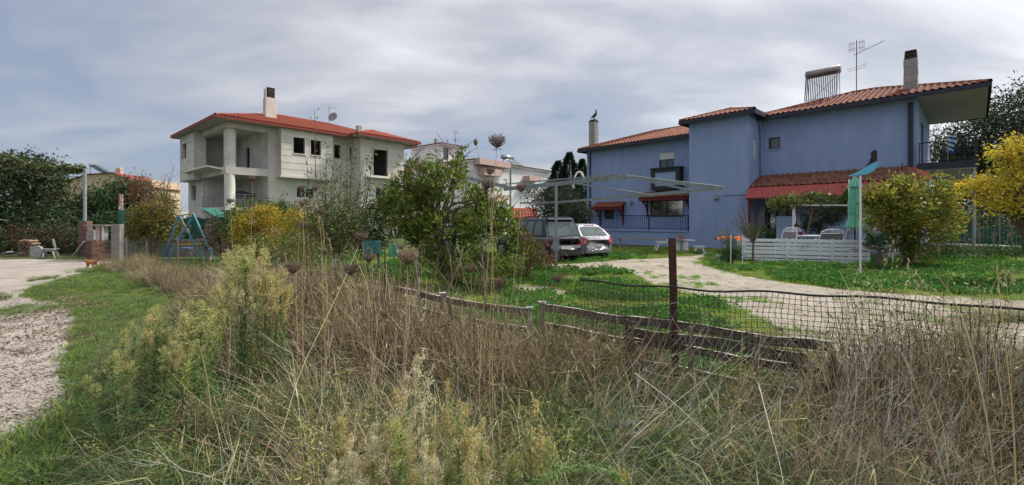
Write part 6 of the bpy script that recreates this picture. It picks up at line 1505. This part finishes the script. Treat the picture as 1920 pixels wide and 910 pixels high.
# left verge: strip of grass over the old gravel
def pxs(x,y): return x/y*F+960
G1 = [(p.x,p.y) for p in [G(*q) for q in ((-500,552),(0,545),(60,524),(150,508),(240,494),(330,500),(420,560),(200,575),(100,590),(-20,598),(-500,600))]]
verge = lambda x,y: (y < fence_y(x)) & (vnoise(x,y,1.6,81)+.4*vnoise(x,y,5,82) > np.where((pxs(x,y)<330)&(y>5),.52,.2)) & (notroad(x,y) | (inpoly(x,y,G1) & (vnoise(x,y,.9,31)+.5*vnoise(x,y,4.,32) > .80)))
pt = samp(60000,-15,0,2.2,18,lambda x,y: verge(x,y)&(NR.uniform(0,1,len(x)) < np.clip(8./y,.2,1)))
put('verge_grass','low grass on the verge between gravel road and weeds',pt,lawn+[gtall[0]],(.55,1.1),zs=lambda q: np.where(q[:,1]<4,.9,.7)*(.6+.7*vnoise(q[:,0],q[:,1],.8,33)))
pt = samp(1300,-14,-1,2.0,10,lambda x,y: (y<fence_y(x))&(inpoly(x,y,ROADP) | (x<-1.2))&(vnoise(x,y,1.3,41)>.5))
put('leaf_litter','dry brown leaves scattered on the gravel road edge',pt,[litter],(.6,1.2),.05,cat='leaf litter')
pt = samp(9000,-12,-1.5,2.2,12,lambda x,y: inpoly(x,y,ROADP)&(NR.uniform(0,1,len(x)) < np.clip(6./y,.15,1)))
put('road_pebbles','loose pale pebbles on the gravel road',pt,[pebble],(.5,1.2),.1,cat='gravel')
pt = samp(5000,-2,14,3.0,16,lambda x,y: inpoly(x,y,DRIVEP)&(y>fence_y(x))&(NR.uniform(0,1,len(x)) < np.clip(5./y,.1,1)))
put('driveway_pebbles','loose pale pebbles on the garden driveway',pt,[pebble],(.4,.9),.1,cat='gravel')

pt = samp(5000,-8,16,3.5,16,lambda x,y: garden(x,y)&(vnoise(x,y,.7,77)>.45)&(NR.uniform(0,1,len(x)) < np.clip(5./y,.1,1)))
put('fallen_leaves','small dry leaves fallen on the lawn',pt+np.array([0,0,.03]),[litter],(.5,1.0),.1,cat='leaf litter')
# weeds: tall only as far as the photograph's weed line
EX = np.array([-400,0,90,130,200,260,330,400,440,500,540,600,700,760,830,1000,1100,1250,1400,1500,1560,1620,1700,1800,1920,2400])
EYR = np.array([900,880,800,690,620,585,555,535,515,510,500,495,520,560,595,600,615,640,662,665,615,590,570,555,535,490])
def zroom(q):
    px = q[:,0]/q[:,1]*F+960; e = np.interp(px,EX,EYR)+18*(vnoise(px,q[:,1]*9,.02,51)-.5)*2
    return np.clip(CH-(e-HZ)/F*q[:,1],.05,1.5)
def wlow(q): px = pxs(q[:,0],q[:,1]); return np.interp(px,[120,220,330,480],[.30,.62,.9,1.])
def wzb(h): return lambda q: np.clip(zroom(q)/h,.2,1.7)*NR.uniform(.6,1.15,len(q))
def wz(h):        # scale that makes a tuft of height h reach the weed line
    return lambda q: np.clip(zroom(q)/h,.2,1.15)*wlow(q)*NR.uniform(.6,1.25,len(q))
front = lambda x,y: (y < fence_y(x)+.15) & notroad(x,y) & (x*1.0 > -y*.98+.15*y)  # right of the road
def pxs(x,y): return x/y*F+960
leftverge = lambda x,y: (pxs(x,y) > 150+60*vnoise(x,y,1.3,3)) 
pt = samp(33000,-7,6,1.45,9,lambda x,y: (y<fence_y(x)+.1)&notroad(x,y)&leftverge(x,y)&(vnoise(x,y,1.2,61)>.30))
put('weed_grass','tall dark green grass filling the ground before the plank fence',pt,gdark,(.8,1.1),.2,wz(.52))
pt = samp(15000,-7,6,1.35,9,lambda x,y: (y<fence_y(x)+.1)&notroad(x,y)&leftverge(x,y)&(vnoise(x,y,1.0,62)+np.where((pxs(x,y)<520)&(y<4),.25,0)+np.where((pxs(x,y)>1600),.0,0)>.52))
put('green_grass','fresh green grass among the weeds',pt,gtall,(.8,1.2),.18,wz(.40))
pt = samp(5600,-7,6,1.9,9,lambda x,y: (y<fence_y(x)+.05)&notroad(x,y)&leftverge(x,y)&(vnoise(x,y,1.7,71)>.52))
put('leafy_weeds','mixed olive and grey green leafy weeds filling the front bank',pt,forbs,(.7,1.15),.22,wz(.52),'weeds')
drymask = lambda x,y: vnoise(x,y,1.1,63)+np.where(pxs(x,y)>1530,.10,0)+np.where((pxs(x,y)>560)&(pxs(x,y)<1000),.16,0)-np.where(pxs(x,y)<420,.25,0)
pt = samp(14000,-6,6,1.5,8,lambda x,y: (y<fence_y(x)+.2)&notroad(x,y)&leftverge(x,y)&(drymask(x,y)>.68)&(y>1.9))
put('dry_grass','dry straw coloured grass standing among the green weeds',pt,dryt,(.85,1.15),.28,wz(.62))
pt = samp(22000,-7,6,2.0,10,lambda x,y: (y<fence_y(x)+.35)&(y>fence_y(x)-np.where(pxs(x,y)>1000,.7,1.5))&notroad(x,y)&(pxs(x,y)>360)&(vnoise(x,y,1.4,64)+np.where(pxs(x,y)<900,.2,0)>.60))
put('dry_brush','brown tangled dry brush along the plank fence',pt,brush,(.8,1.25),.35,wzb(.60),'dry brush')
# grass and brush left along the far fence to the swings
pt = samp(16000,-15,-3,7,18,lambda x,y: (np.abs(y-fence_y(x)+.1)<.75)&(vnoise(x,y,.7,65)>.42))
put('dry_brush','brown dry grass and brush along the fence by the swings',pt,[brush[0],dryt[0],gtall[0]],(.55,1.1),.25,cat='dry brush')
pt = samp(9000,-9,-1,7,13,lambda x,y: (y>fence_y(x)-.2)&(y<fence_y(x)+2.5)&(vnoise(x,y,.8,66)>.42))
put('tall_grass','tall mixed grass under the yellow bushes',pt,[gtall[0],dryt[0],gtall[1]],(.8,1.4),.2)
pt = samp(5000,8,24,13,22,lambda x,y: garden(x,y)&(vnoise(x,y,.5,67)>.55)&(NR.uniform(0,1,len(x))<.5))
put('tall_grass','taller grass tufts on the right hand lawn',pt,[gtall[0]],(.5,.9),.2)
pt = samp(9000,2.6,10,3.0,7.5,lambda x,y: (y>fence_y(x)-.3)&(pxs(x,y)>1640+y*25)&(vnoise(x,y,.8,68)>.25))
put('tall_grass','loose yellow green grass at the right edge of the driveway',pt,[gtall[0],gtall[1],dryt[0]],(.6,1.2),.25)

# ---------------------------------------------------------------- long dry stems
def stems(name, label, n, region, Lr, rr, lean, cols, azr=(0,6.283), cat='dry stems', z0=(0,.05), zmax=None, curve=.12, twig=True):
    pts = []
    while len(pts) < n:
        px = R.uniform(region[0],region[1]); Y = R.uniform(region[2],region[3]); x = (px-960)/F*Y
        if Y < float(fence_y(x))+.3: pts.append((x,Y))
    p = np.array([(x,y,R.uniform(*z0)) for x,y in pts]); m = 8; L = NR.uniform(*Lr,n)
    ln = np.clip(np.abs(NR.normal(lean[0],lean[1],n)),0,1.5); az = NR.uniform(*azr,n); pth = np.zeros((n,m,3)); pth[:,0] = p
    for k in range(1,m):
        ln = ln+NR.normal(curve*.4,curve,n); az = az+NR.normal(0,.10,n)
        p = p+np.stack([np.sin(ln)*np.cos(az),np.sin(ln)*np.sin(az)*.6,np.cos(ln)],1)*(L/(m-1))[:,None]; p[:,2] = np.maximum(p[:,2],.03); pth[:,k] = p
    # keep every stem in front of the camera below the height given
    if zmax is not None:
        top = pth[:,:,2].max(1); px = pth[:,:,0].mean(1)/pth[:,:,1].mean(1)*F+960; lim = np.clip(CH-(np.interp(px,EX,EYR)-zmax-HZ)/F*pth[:,:,1].mean(1),.1,2); s = np.minimum(1,lim/top); pth[:,:,2] *= s[:,None]
    ok = (pth[:,:,1].min(1) > .9); pth = pth[ok]; n = len(pth)
    rad = np.linspace(1,.4,m)[None]*NR.uniform(*rr,(n,1)); cc = palette(cols,n,.2); parts = [tube_arrays(pth,rad,cc)]
    if twig:
        q = n*3; ii = NR.randint(0,n,q); jj = NR.randint(3,m,q); s = pth[ii,jj]; dd = unit(pth[ii,jj]-pth[ii,jj-1])+NR.normal(size=(q,3))*.7; tp = np.stack([s,s+dd*.06,s+dd*.13+np.array([0,0,.03])],1)
        parts.append(tube_arrays(tp,np.tile(np.array([[.0011,.0008,.0004]]),(q,1)),cc[ii]))
    V,Fq,C = join(parts); o = npmesh(name,V,Fq,C,'stem',None,'stuff'); tag(o,label,cat)
TAN = [(.45,.35,.22),(.52,.43,.30),(.38,.27,.16)]; RED = [(.32,.15,.08),(.26,.12,.07),(.40,.22,.12)]; PALE = [(.58,.55,.50),(.50,.47,.42),(.62,.60,.56)]; DK = [(.12,.08,.06),(.16,.10,.07)]
stems('dry_stems','long tan and reddish dry stems crossing each other left of centre',190,(540,900,2.4,6.2),(.4,1.15),(.0010,.0024),(.6,.35),TAN+RED+PALE,zmax=15)
stems('dry_stems','upright tan stems standing round the dark brown stake',34,(830,1010,2.4,4.8),(.7,1.5),(.0010,.0022),(.16,.16),TAN+[(.42,.36,.16)],zmax=260,curve=.08)
stems('dry_stems','pale grey stems leaning low to the right in the dark grass',190,(960,1560,2.0,4.0),(.6,1.5),(.0013,.0028),(.95,.38),PALE+TAN,(-.7,.9),zmax=45,curve=.05)
stems('dry_stems','straw coloured stems bent over right of the black mesh start',260,(1480,1700,2.2,3.4),(.5,1.1),(.0013,.0026),(.35,.3),PALE+TAN,(-.5,.8),zmax=110,curve=.12)
stems('dry_stems','dense brown and tan dry stems filling the right edge',330,(1650,2050,1.8,3.3),(.5,1.2),(.0012,.0026),(.35,.3),TAN+BR+PALE,zmax=110,curve=.14)
stems('dry_stems','thin dark and tan stems scattered through the front weeds',320,(380,1560,1.8,4.4),(.35,1.0),(.0011,.0025),(.6,.4),TAN+TAN+PALE+DK+RED,zmax=25)
stems('dry_stems','fine brown stems of the heaped dry brush left of the fence stakes',420,(400,830,4.2,7.2),(.35,.9),(.0014,.0030),(.45,.35),BR+RED[:1],zmax=18,curve=.16)
stems('dry_stems','brown and straw stalks standing just before the plank fence right of centre',210,(1010,1600,3.0,4.1),(.5,.95),(.0012,.0026),(.3,.28),TAN+BR+RED,zmax=38,curve=.12)
stems('dry_stems','coarse dark brown stalks tangled in the centre of the weeds',110,(560,1060,2.3,4.6),(.5,1.1),(.0018,.0036),(.5,.35),DK+[(.20,.14,.10),(.26,.16,.10)],zmax=20,curve=.14)
# singled out long stems
def one_stem(name,label,pts,r,col,cat='stem',Y=None,seed=True):
    p = np.array([[tuple(P(px,py,y)) for px,py,y in pts]]); 
    # resample smoothly
    tt = np.linspace(0,1,len(pts)); t2 = np.linspace(0,1,14); q = np.stack([np.interp(t2,tt,p[0,:,k]) for k in range(3)],1)
    q[1:-1] = (q[:-2]+q[1:-1]*2+q[2:])/4; o = q[0].copy(); rad = np.linspace(1,.35,14)[None]*r
    t = thing(name,label,cat,tuple(o)); V,Fq,C = tube_arrays((q-o)[None],rad,np.array([col])); npmesh('stalk',V,Fq,C,'stem',t)
    return t, q-o
for i,(lab,pts,r,c) in enumerate((
  ('long pale stem leaning from lower left towards the brown brush',[(518,850,2.6),(560,700,2.8),(610,600,3.1),(648,520,3.4),(672,462,3.6)],.0038,(.52,.44,.30)),
  ('long white stem crossing down to the bottom right of centre',[(1422,720,2.4),(1440,790,2.25),(1462,870,2.1),(1475,940,2.0)],.003,(.66,.63,.58)),
  ('pale stem leaning right across the dark grass below the iron post',[(1120,885,2.5),(1200,810,2.6),(1290,735,2.8),(1400,650,3.0)],.003,(.50,.46,.38)),
  ('bleached stem running diagonally to the lower right',[(1190,700,3.0),(1270,760,2.8),(1340,830,2.6),(1400,900,2.4)],.0028,(.60,.58,.52)),
  ('tall straw stem at right rising past the black mesh',[(1870,930,1.9),(1850,780,2.0),(1820,640,2.15),(1790,560,2.3),(1748,505,2.4)],.0034,(.55,.42,.24)),
  ('tall golden stem at the right edge',[(1905,930,1.8),(1900,780,1.9),(1885,650,2.0),(1875,560,2.1),(1868,490,2.2)],.0036,(.52,.36,.17)),
  ('straw stem with drying curled leaves in front of the mesh',[(1780,930,2.0),(1745,800,2.1),(1710,700,2.2),(1690,660,2.3)],.003,(.55,.46,.30)),
  ('slim pale stalk standing before the driveway, left of the curved oat',[(1543,660,2.6),(1548,580,2.65),(1552,490,2.7)],.0018,(.60,.52,.38)),
  )):
    one_stem('dry_stalk',lab,pts,r,c)
# wild oats with hanging seeds, arching over the mesh at right
def oat(lab, pts, seeds, r=.0018):
    t,q = one_stem('wild_oat',lab,pts,r,(.55,.46,.30),'wild oat'); n = seeds; k = NR.randint(7,14,n); s = q[k]+NR.normal(size=(n,3))*np.array([.025,.02,.02])-np.array([0,0,.02])
    V,Fq,C = leaf_arrays(s,NR.normal(size=(n,3))*.4-np.array([0,0,1]),NR.uniform(.02,.036,n),NR.uniform(.004,.008,n),palette([(.62,.54,.36),(.52,.42,.25),(.45,.42,.2)],n,.2)); npmesh('seed_head',V,Fq,C,'leaf_dry',t,'stuff')
oat('arching wild oat leaning right beyond the white bird post',[(1570,700,2.7),(1600,620,2.75),(1625,550,2.8),(1660,500,2.85),(1675,450,2.9)],26)
oat('tall wild oat right of the bird post with drooping pale seeds',[(1530,720,2.6),(1560,640,2.65),(1590,560,2.7),(1612,500,2.75)],28)
oat('drooping wild oat arching over the black mesh top edge',[(1640,700,2.5),(1670,600,2.5),(1690,560,2.5),(1720,545,2.5),(1770,560,2.5),(1800,610,2.5)],34)
oat('long wild oat stem bent to the right over the lawn',[(1840,740,2.2),(1815,650,2.25),(1775,560,2.35),(1730,525,2.45),(1690,530,2.5),(1660,545,2.5)],36)
oat('wild oat with curled seeds close to the right edge',[(1880,760,2.0),(1862,650,2.1),(1850,560,2.2),(1880,500,2.2),(1905,520,2.2)],34)
oat('small wild oat in front of the right hand lawn, left of the bent oat',[(1745,690,2.3),(1735,600,2.4),(1728,520,2.45),(1705,500,2.5)],24)
for i,px in enumerate((1710,1760,1815,1850,1880,1900,1640,1590)):
    y0 = R.uniform(1.9,2.5); top = R.uniform(470,560); dx = R.uniform(-40,30)
    oat(('first','second','third','fourth','fifth','sixth','seventh','eighth')[i]+' thin leaning oat stalk counted along the right foreground',[(px,800,y0),(px+dx*.2,700,y0),(px+dx*.5,top+60,y0+.1),(px+dx,top,y0+.15)],20,.0014)

# wild carrot seed heads
def umbel(lab, px, py, size, Y, base, open_=.55, col=((.17,.115,.095),(.24,.17,.14)), bend=0., name='wild_carrot'):
    """dry bird-nest seed head whose rays rise and curl in"""
    h = P(px,py,Y); b0 = GX(base,Y+.12); w_ = size*Y/F; m = 12; t = thing(name,lab,'wild carrot',tuple(b0)); hl = h-b0
    q = np.zeros((m,3))
    for k in range(m):
        s = k/(m-1); q[k] = (hl.x*s**1.5+bend*sin(pi*s)*.12+.01*sin(s*9), hl.y*s, hl.z*s)
    V,Fq,C = tube_arrays(q[None],np.linspace(.0024,.0013,m)[None],np.array([(.42,.32,.18)])); npmesh('stalk',V,Fq,C,'stem',t)
    n = 46; a = np.arange(n)*2.399; rr = np.sqrt((np.arange(n)+.5)/n); R0 = w_*.5; top = q[-1]; H0 = w_*.62
    pth = np.zeros((n,6,3)); hv = NR.uniform(.75,1.2,n)
    for k in range(6):
        s = k/5; rad = R0*rr*(sin(min(1,s*1.25)*pi/2))*(1-(.30-open_*.3)*s*s); pth[:,k,0] = rad*np.cos(a)+NR.normal(0,w_*.03*s,n); pth[:,k,1] = rad*np.sin(a)+NR.normal(0,w_*.03*s,n); pth[:,k,2] = -H0*.45+H0*s*(.60+.30*rr)*hv
    pth += top; parts = [tube_arrays(pth,np.linspace(.0014,.0007,6)[None]*np.ones((n,1))*w_/.075,palette(col,n,.2))]
    g = n*22; ii = NR.randint(0,n,g); jj_ = np.where(NR.uniform(0,1,g)<.7,5,4); s = pth[ii,jj_]+NR.normal(size=(g,3))*w_*.05*np.array([1,1,1.3]); parts.append(leaf_arrays(s,NR.normal(size=(g,3))+np.array([0,0,.5]),NR.uniform(.05,.12,g)*w_,NR.uniform(.012,.03,g)*w_,palette(col,g,.35)))
    g = 9; aa = NR.uniform(0,6.28,g); s = np.tile(top-np.array([0,0,H0*.45]),(g,1)); parts.append(leaf_arrays(s,np.stack([np.cos(aa),np.sin(aa),-.5*np.ones(g)],1),np.full(g,w_*.35),np.full(g,w_*.02),palette(col,g,.2)))
    V,Fq,C = join(parts); npmesh('seed_head',V,Fq,C,'leaf_dry',t,'stuff')
    return t
UM = ((930,268,34,1.95,902,'largest wild carrot head, highest of all, dark against the sky'),(912,348,26,2.3,905,'ragged wild carrot head against the white house, below the highest head'),(917,322,22,2.25,908,'small closed wild carrot head directly above the ragged one'),
 (976,354,24,2.2,925,'closed wild carrot head right of the ragged one, before the frame beam'),(762,484,44,2.0,758,'widest tan wild carrot head, left of the forked stake'),(690,486,24,2.9,702,'wild carrot head left of the thin dark stake'),
 (657,507,32,2.9,655,'split brown wild carrot head in front of the white trunk'),(548,505,30,3.2,548,'dark flat wild carrot head at the left above the brush'),(676,446,26,3.3,690,'pale wild carrot head beside the teal sheet'),
 (1044,523,22,3.0,1035,'small cup shaped wild carrot head on the bright lawn'),(937,532,28,2.9,930,'grey loose wild carrot head on the lawn, right of the brown stake'),(568,424,20,3.4,560,'small wild carrot head in front of the yellow bush'),
 (600,398,18,3.2,612,'open wild carrot head just right of the yellow bush'),(590,354,14,3.3,600,'dark wild carrot head against the concrete house, right one of the two upper heads'),(564,354,15,3.4,572,'tiny flat wild carrot head against the concrete house window'),
 (566,383,15,3.3,575,'tiny wild carrot head below the flat one at the house window'),(608,474,14,3.2,612,'small brown wild carrot head above the split one'),(750,466,16,3.2,752,'small wild carrot head above the widest tan head'),(880,505,20,3.1,895,'brown drooping wild carrot head over the rotting log'),
 (718,590,16,3.1,716,'low wild carrot head deep in the brown brush'),(430,378,14,4.0,440,'small wild carrot head beside the corner column'),(472,336,13,4.2,480,'tiny wild carrot head before the ground floor balcony'),(1018,478,15,3.6,1020,'dry wild carrot head in front of the dark estate car'),(985,430,13,3.2,965,'thin wild carrot head right of the glossy tree top'))
for px,py,s,Y,bpx,lab in UM: umbel(lab,px,py,s,Y,bpx,R.uniform(.3,.8),bend=R.uniform(-1,1)*.5,col=(((.17,.115,.095),(.24,.17,.14)) if s<40 else ((.30,.21,.17),(.38,.28,.22))))
t,q = one_stem('wild_carrot','single closed bud on a thin stem left of the highest head',[(915,600,2.1),(912,420,2.0),(905,330,2.0),(892,268,2.0)],.0016,(.25,.20,.12),'wild carrot')
MB().lathe([(.002,-.014),(.009,-.004),(.010,.006),(.005,.016)],8,tuple(q[-1])).build('seed_head','twig',t)

# horseweed: leafy stalk, narrow leaves, fluffy plume
def horseweed(name, n_leaf, leafcols, plumecols, plume=.32, pn=1100, dead=.25, wide=.10):
    """one metre tall prototype parts (not linked)"""
    m = 10; q = np.stack([.015*np.sin(np.linspace(0,5,m)),.012*np.cos(np.linspace(0,4,m))-.012,np.linspace(0,1,m)],1)
    st = tube_arrays(q[None],np.linspace(.0045,.0018,m)[None],np.array([(.20,.19,.09)])); 
    z = NR.uniform(.06,1-plume*.35,n_leaf); a = NR.uniform(0,6.283,n_leaf); L = NR.uniform(.055,.12,n_leaf)*(1.15-z*.45)
    C0 = np.stack([.015*np.sin(z*5),.012*np.cos(z*4)-.012,z],1); upv = np.where(z < dead, -.7, .75)+NR.normal(0,.25,n_leaf)
    col = palette(leafcols,n_leaf,.22); d = z < dead; col[d] = palette([(.20,.16,.10),(.14,.10,.07)],d.sum(),.2)
    lf = blade_arrays(C0,a,np.where(z<dead,1.9,.75)+NR.normal(0,.2,n_leaf),L,NR.uniform(.006,.011,n_leaf),col,.5)
    nb = 26; zb = NR.uniform(1-plume,1,nb); ab = NR.uniform(0,6.283,nb); rb = wide*((1-zb)/plume)**.7*NR.uniform(.5,1,nb)+.012
    tip = np.stack([rb*np.cos(ab),rb*np.sin(ab),zb+rb*.7],1); base_ = np.stack([0*zb,0*zb,zb-.01],1)
    br = tube_arrays(np.stack([base_,(base_+tip)/2+np.array([0,0,.006]),tip],1),np.tile(np.array([[.0011,.0009,.0005]]),(nb,1)),palette([(.24,.22,.10)],nb))
    k = NR.randint(0,nb,pn); s = NR.uniform(.15,1.05,pn)[:,None]; pos = base_[k]*(1-s)+tip[k]*s+NR.normal(size=(pn,3))*.009
    pf_ = leaf_arrays(pos,NR.normal(size=(pn,3))+np.array([0,0,.6]),NR.uniform(.008,.017,pn),NR.uniform(.004,.008,pn),palette(plumecols,pn,.2))
    def mesh(nm, arr, mt):
        o = npmesh(nm,*arr,mt); me = o.data; bpy.data.objects.remove(o); return me
    return [('stem',mesh('stem',join([st,br]),'stem')),('foliage',mesh('foliage',lf,'leaf')),('plume',mesh('plume',pf_,'fluff'))]
PG = [(.10,.20,.05),(.15,.25,.07),(.08,.15,.05),(.21,.28,.10)]
hwt = {'gold':horseweed('gold',210,PG,[(.62,.53,.25),(.72,.64,.35),(.50,.46,.18),(.46,.35,.17)],.30),
       'green':horseweed('green',240,PG,[(.36,.42,.14),(.50,.52,.22),(.55,.52,.24)],.22,700),
       'yellow':horseweed('yellow',220,[(.27,.30,.08),(.36,.34,.12),(.19,.24,.07)],[(.60,.55,.26),(.50,.48,.20)],.30,800,.5),
       'brown':horseweed('brown',120,[(.22,.17,.11),(.16,.12,.08)],[(.30,.23,.17),(.24,.18,.14),(.36,.28,.2)],.35,800,.8,.07),
       'fluffy':horseweed('fluffy',150,[(.27,.31,.11),(.19,.25,.09)],[(.72,.65,.46),(.82,.76,.60),(.62,.56,.32)],.45,1500,.3,.16)}
def plant(kind, px, top, Y, label, group=None, lean=None, wid=1., basepx=None):
    b0 = GX(basepx if basepx is not None else px+R.uniform(-8,8),Y); h = P(px,top,Y); d = h-b0; t = thing('horseweed',label,'weed',tuple(b0),0,group)
    L = d.length; rot = d.to_track_quat('Z','Y').to_euler()
    ez = R.uniform(0,6.28); t.rotation_euler = (Matrix(rot.to_matrix()) @ Matrix.Rotation(ez,3,'Z')).to_euler(); t.scale = (L*wid if L*wid<1.3 else 1.3,)*2+(L,)
    for nm,me in hwt[kind]: o = bpy.data.objects.new(nm,me); COL.objects.link(o); o.parent = t; o['kind'] = 'stuff' if nm != 'stem' else 'thing'
        
    return t
for kind,px,top,Y,w_,lab in (('gold',1003,757,1.75,.75,'horseweed with dense cream plume at bottom centre, the clearest one'),('green',1030,822,1.75,.7,'short green horseweed right of the cream plume'),
  ('fluffy',790,664,2.15,.8,'horseweed with large leaning tan plume below the grey stake'),('fluffy',762,700,2.1,.7,'fluffy horseweed left under the leaning tan plume'),('gold',748,735,1.95,.8,'horseweed with pale yellow plume in the lower middle clump'),
  ('fluffy',706,790,1.9,.8,'wide fluffy horseweed at the left of the lower middle clump'),('fluffy',660,820,1.85,.7,'fluffy horseweed close to the bottom edge, left of the clump'),('fluffy',800,825,1.75,.7,'fading fluffy horseweed at the bottom edge under the leaning plume'),
  ('gold',840,720,2.1,.6,'thin gold horseweed between the leaning plume and the brown stake'),('gold',905,790,1.9,.7,'gold horseweed left of the cream plume'),('green',745,790,1.8,.9,'green leafy horseweed in the middle of the lower clump'),('green',960,850,1.7,.8,'green leafy horseweed at the foot of the cream plume'),
  ('gold',882,850,1.75,.7,'gold horseweed low at the bottom edge before the cream plume'),
  ('gold',330,622,3.1,.6,'slim horseweed with small cream plume on the left verge'),('green',352,640,3.2,.6,'slim green horseweed right of the small cream plume'),('green',240,720,3.0,.8,'green horseweed nearest the gravel road'),('green',292,575,4.6,.7,'pale green horseweed above the leafy bank at left'),
  ('brown',388,725,2.7,.6,'dead brown horseweed beside the bright green dock'),('brown',372,760,2.7,.6,'shorter dead brown horseweed leaning by the green dock'),('brown',430,745,2.9,.6,'dead brown horseweed right of the taller dead one')):
    plant(kind,px,top,Y,lab,wid=w_)
ORD = ('first','second','third','fourth','fifth','sixth','seventh','eighth','ninth','tenth','eleventh','twelfth','thirteenth','fourteenth','fifteenth','sixteenth','seventeenth','eighteenth','nineteenth','twentieth')
def ordw(i): return ORD[i] if i < 20 else ('twenty ' if i < 30 else 'thirty ' if i < 40 else 'forty ')+('' if i % 10 == 9 else ORD[i % 10])
for i in range(26):
    px = 400+i*5.3+R.uniform(-2,2); top = 450+R.uniform(0,75)+(0 if 425<px<500 else 35); Y = R.uniform(3.7,5.0)
    k = R.choice(('gold','yellow','green','fluffy','gold'))
    plant(k,px,top,Y,ORD[i]+' tall horseweed from the left in the stand beside the brown brush' if i<20 else {20:'seventh',21:'sixth',22:'fifth',23:'fourth',24:'third',25:'second'}[i]+' tall horseweed from the right end of the stand beside the brown brush','tall horseweeds in the stand left of the brush',wid=.78)
bank = sorted(R.uniform(165,405) for _ in range(40))
for i,px in enumerate(bank):
    top = np.interp(px,[170,230,300,400],[640,590,570,560])+R.uniform(0,95); Y = R.uniform(2.9,4.8)
    lab = (ORD[i]+' low horseweed from the left on the bank beside the gravel road') if i < 20 else (ORD[39-i]+' low horseweed from the right on the bank beside the gravel road')
    plant(R.choice(('green','green','green','gold','yellow')),px,float(top),Y,lab,'green horseweeds on the left bank',wid=1.1)
clump = sorted(R.uniform(610,905) for _ in range(20))
for i,px in enumerate(clump):
    plant(R.choice(('gold','green','yellow','fluffy')),px,R.uniform(745,870),R.uniform(1.8,2.5),ORD[i]+' short horseweed from the left in the front clump at bottom middle','horseweeds in the bottom middle clump',wid=.85)
# arching horseweed at the bottom
b0 = P(1000,930,1.6); t = thing('horseweed','green horseweed bent over in an arch to a yellow tip at bottom','weed',tuple(b0))
ap = [P(1000,930,1.6),P(1020,895,1.62),P(1060,877,1.65),P(1105,874,1.67),P(1145,884,1.68),P(1165,896,1.68)]; ap = [p-b0 for p in ap]
q = np.array([tuple(p) for p in ap]); V,Fq,C = tube_arrays(q[None],np.linspace(.004,.002,6)[None],np.array([(.16,.22,.07)])); npmesh('stem',V,Fq,C,'stem',t)
n = 260; s = NR.uniform(0,5,n); i0 = np.minimum(s.astype(int),4); fr_ = (s-i0)[:,None]; C0 = q[i0]*(1-fr_)+q[i0+1]*fr_
V,Fq,C = blade_arrays(C0,NR.uniform(0,6.283,n),NR.uniform(.6,1.8,n),NR.uniform(.025,.05,n),NR.uniform(.0025,.004,n),palette([(.10,.20,.05),(.14,.25,.07)],n,.2),.5); npmesh('foliage',V,Fq,C,'leaf',t)
n = 160; C0 = q[-1]+NR.normal(size=(n,3))*np.array([.014,.01,.012]); V,Fq,C = leaf_arrays(C0,NR.normal(size=(n,3)),NR.uniform(.006,.012,n),NR.uniform(.004,.006,n),palette([(.5,.42,.10),(.35,.34,.1)],n,.2)); npmesh('plume',V,Fq,C,'fluff',t)
# broad leaved dock
for px,py,s,lab in ((312,772,1.6,'bright green dock plant with broad upright leaves on the verge'),(268,765,1.0,'smaller green dock to the left of the bright broad one')):
    b0 = G(px,py+40); t = thing('dock_plant',lab,'plant',tuple(b0),0)
    for k in range(17):
        a = k*2.4+R.uniform(-.3,.3); el_ = R.uniform(.35,1.25); L_ = R.uniform(.13,.24)*s; w_ = L_*.16; d = Vector((cos(a),sin(a),0)); z = Vector((0,0,1)); sd_ = Vector((-sin(a),cos(a),0)); b = MB(); p = Vector((0,0,0)); pts=[]; e_=el_
        for j in range(6): pts.append(p.copy()); p = p+(d*cos(e_)+z*sin(e_))*L_/5; e_ -= .22
        ws = [.012,.6,1.,.95,.6,.05]; vs=[]
        for j in range(6): nn = .25*w_*ws[j]; vs += [pts[j]-sd_*w_*ws[j]+z*nn,pts[j],pts[j]+sd_*w_*ws[j]+z*nn]
        b.add(vs,[(j*3+c,j*3+c+1,j*3+c+4,j*3+c+3) for j in range(5) for c in (0,1)]); b.build('leaf','dock_leaf',t)
# dark dried docks at bottom right with beaded seed spikes
for i,(px,py,bx,Y,lab) in enumerate(((1645,760,1690,2.2,'left'),(1700,690,1790,2.15,'topmost'),(1765,720,1850,2.0,'second from the right'),(1800,800,1890,1.9,'rightmost'),(1740,850,1760,1.85,'lowest'))):
    t,q = one_stem('dock_spike','dark beaded dry dock spike in the right foreground, '+lab+' of the five',[(bx,940,Y-.1),(bx-(bx-px)*.4,870,Y-.05),(px+(bx-px)*.2,(py+870)/2,Y),(px,py,Y)],.0018,(.13,.09,.07),'weed')
    n = 260; k = NR.randint(5,14,n); fr_=NR.uniform(0,1,(n,1)); s = q[k-1]*(1-fr_)+q[k]*fr_+NR.normal(size=(n,3))*.007; V,Fq,C = leaf_arrays(s,NR.normal(size=(n,3)),NR.uniform(.005,.010,n),NR.uniform(.004,.007,n),palette([(.20,.14,.10),(.14,.10,.075),(.30,.22,.15)],n,.2),fold=.6); npmesh('seeds',V,Fq,C,'leaf_dry',t)
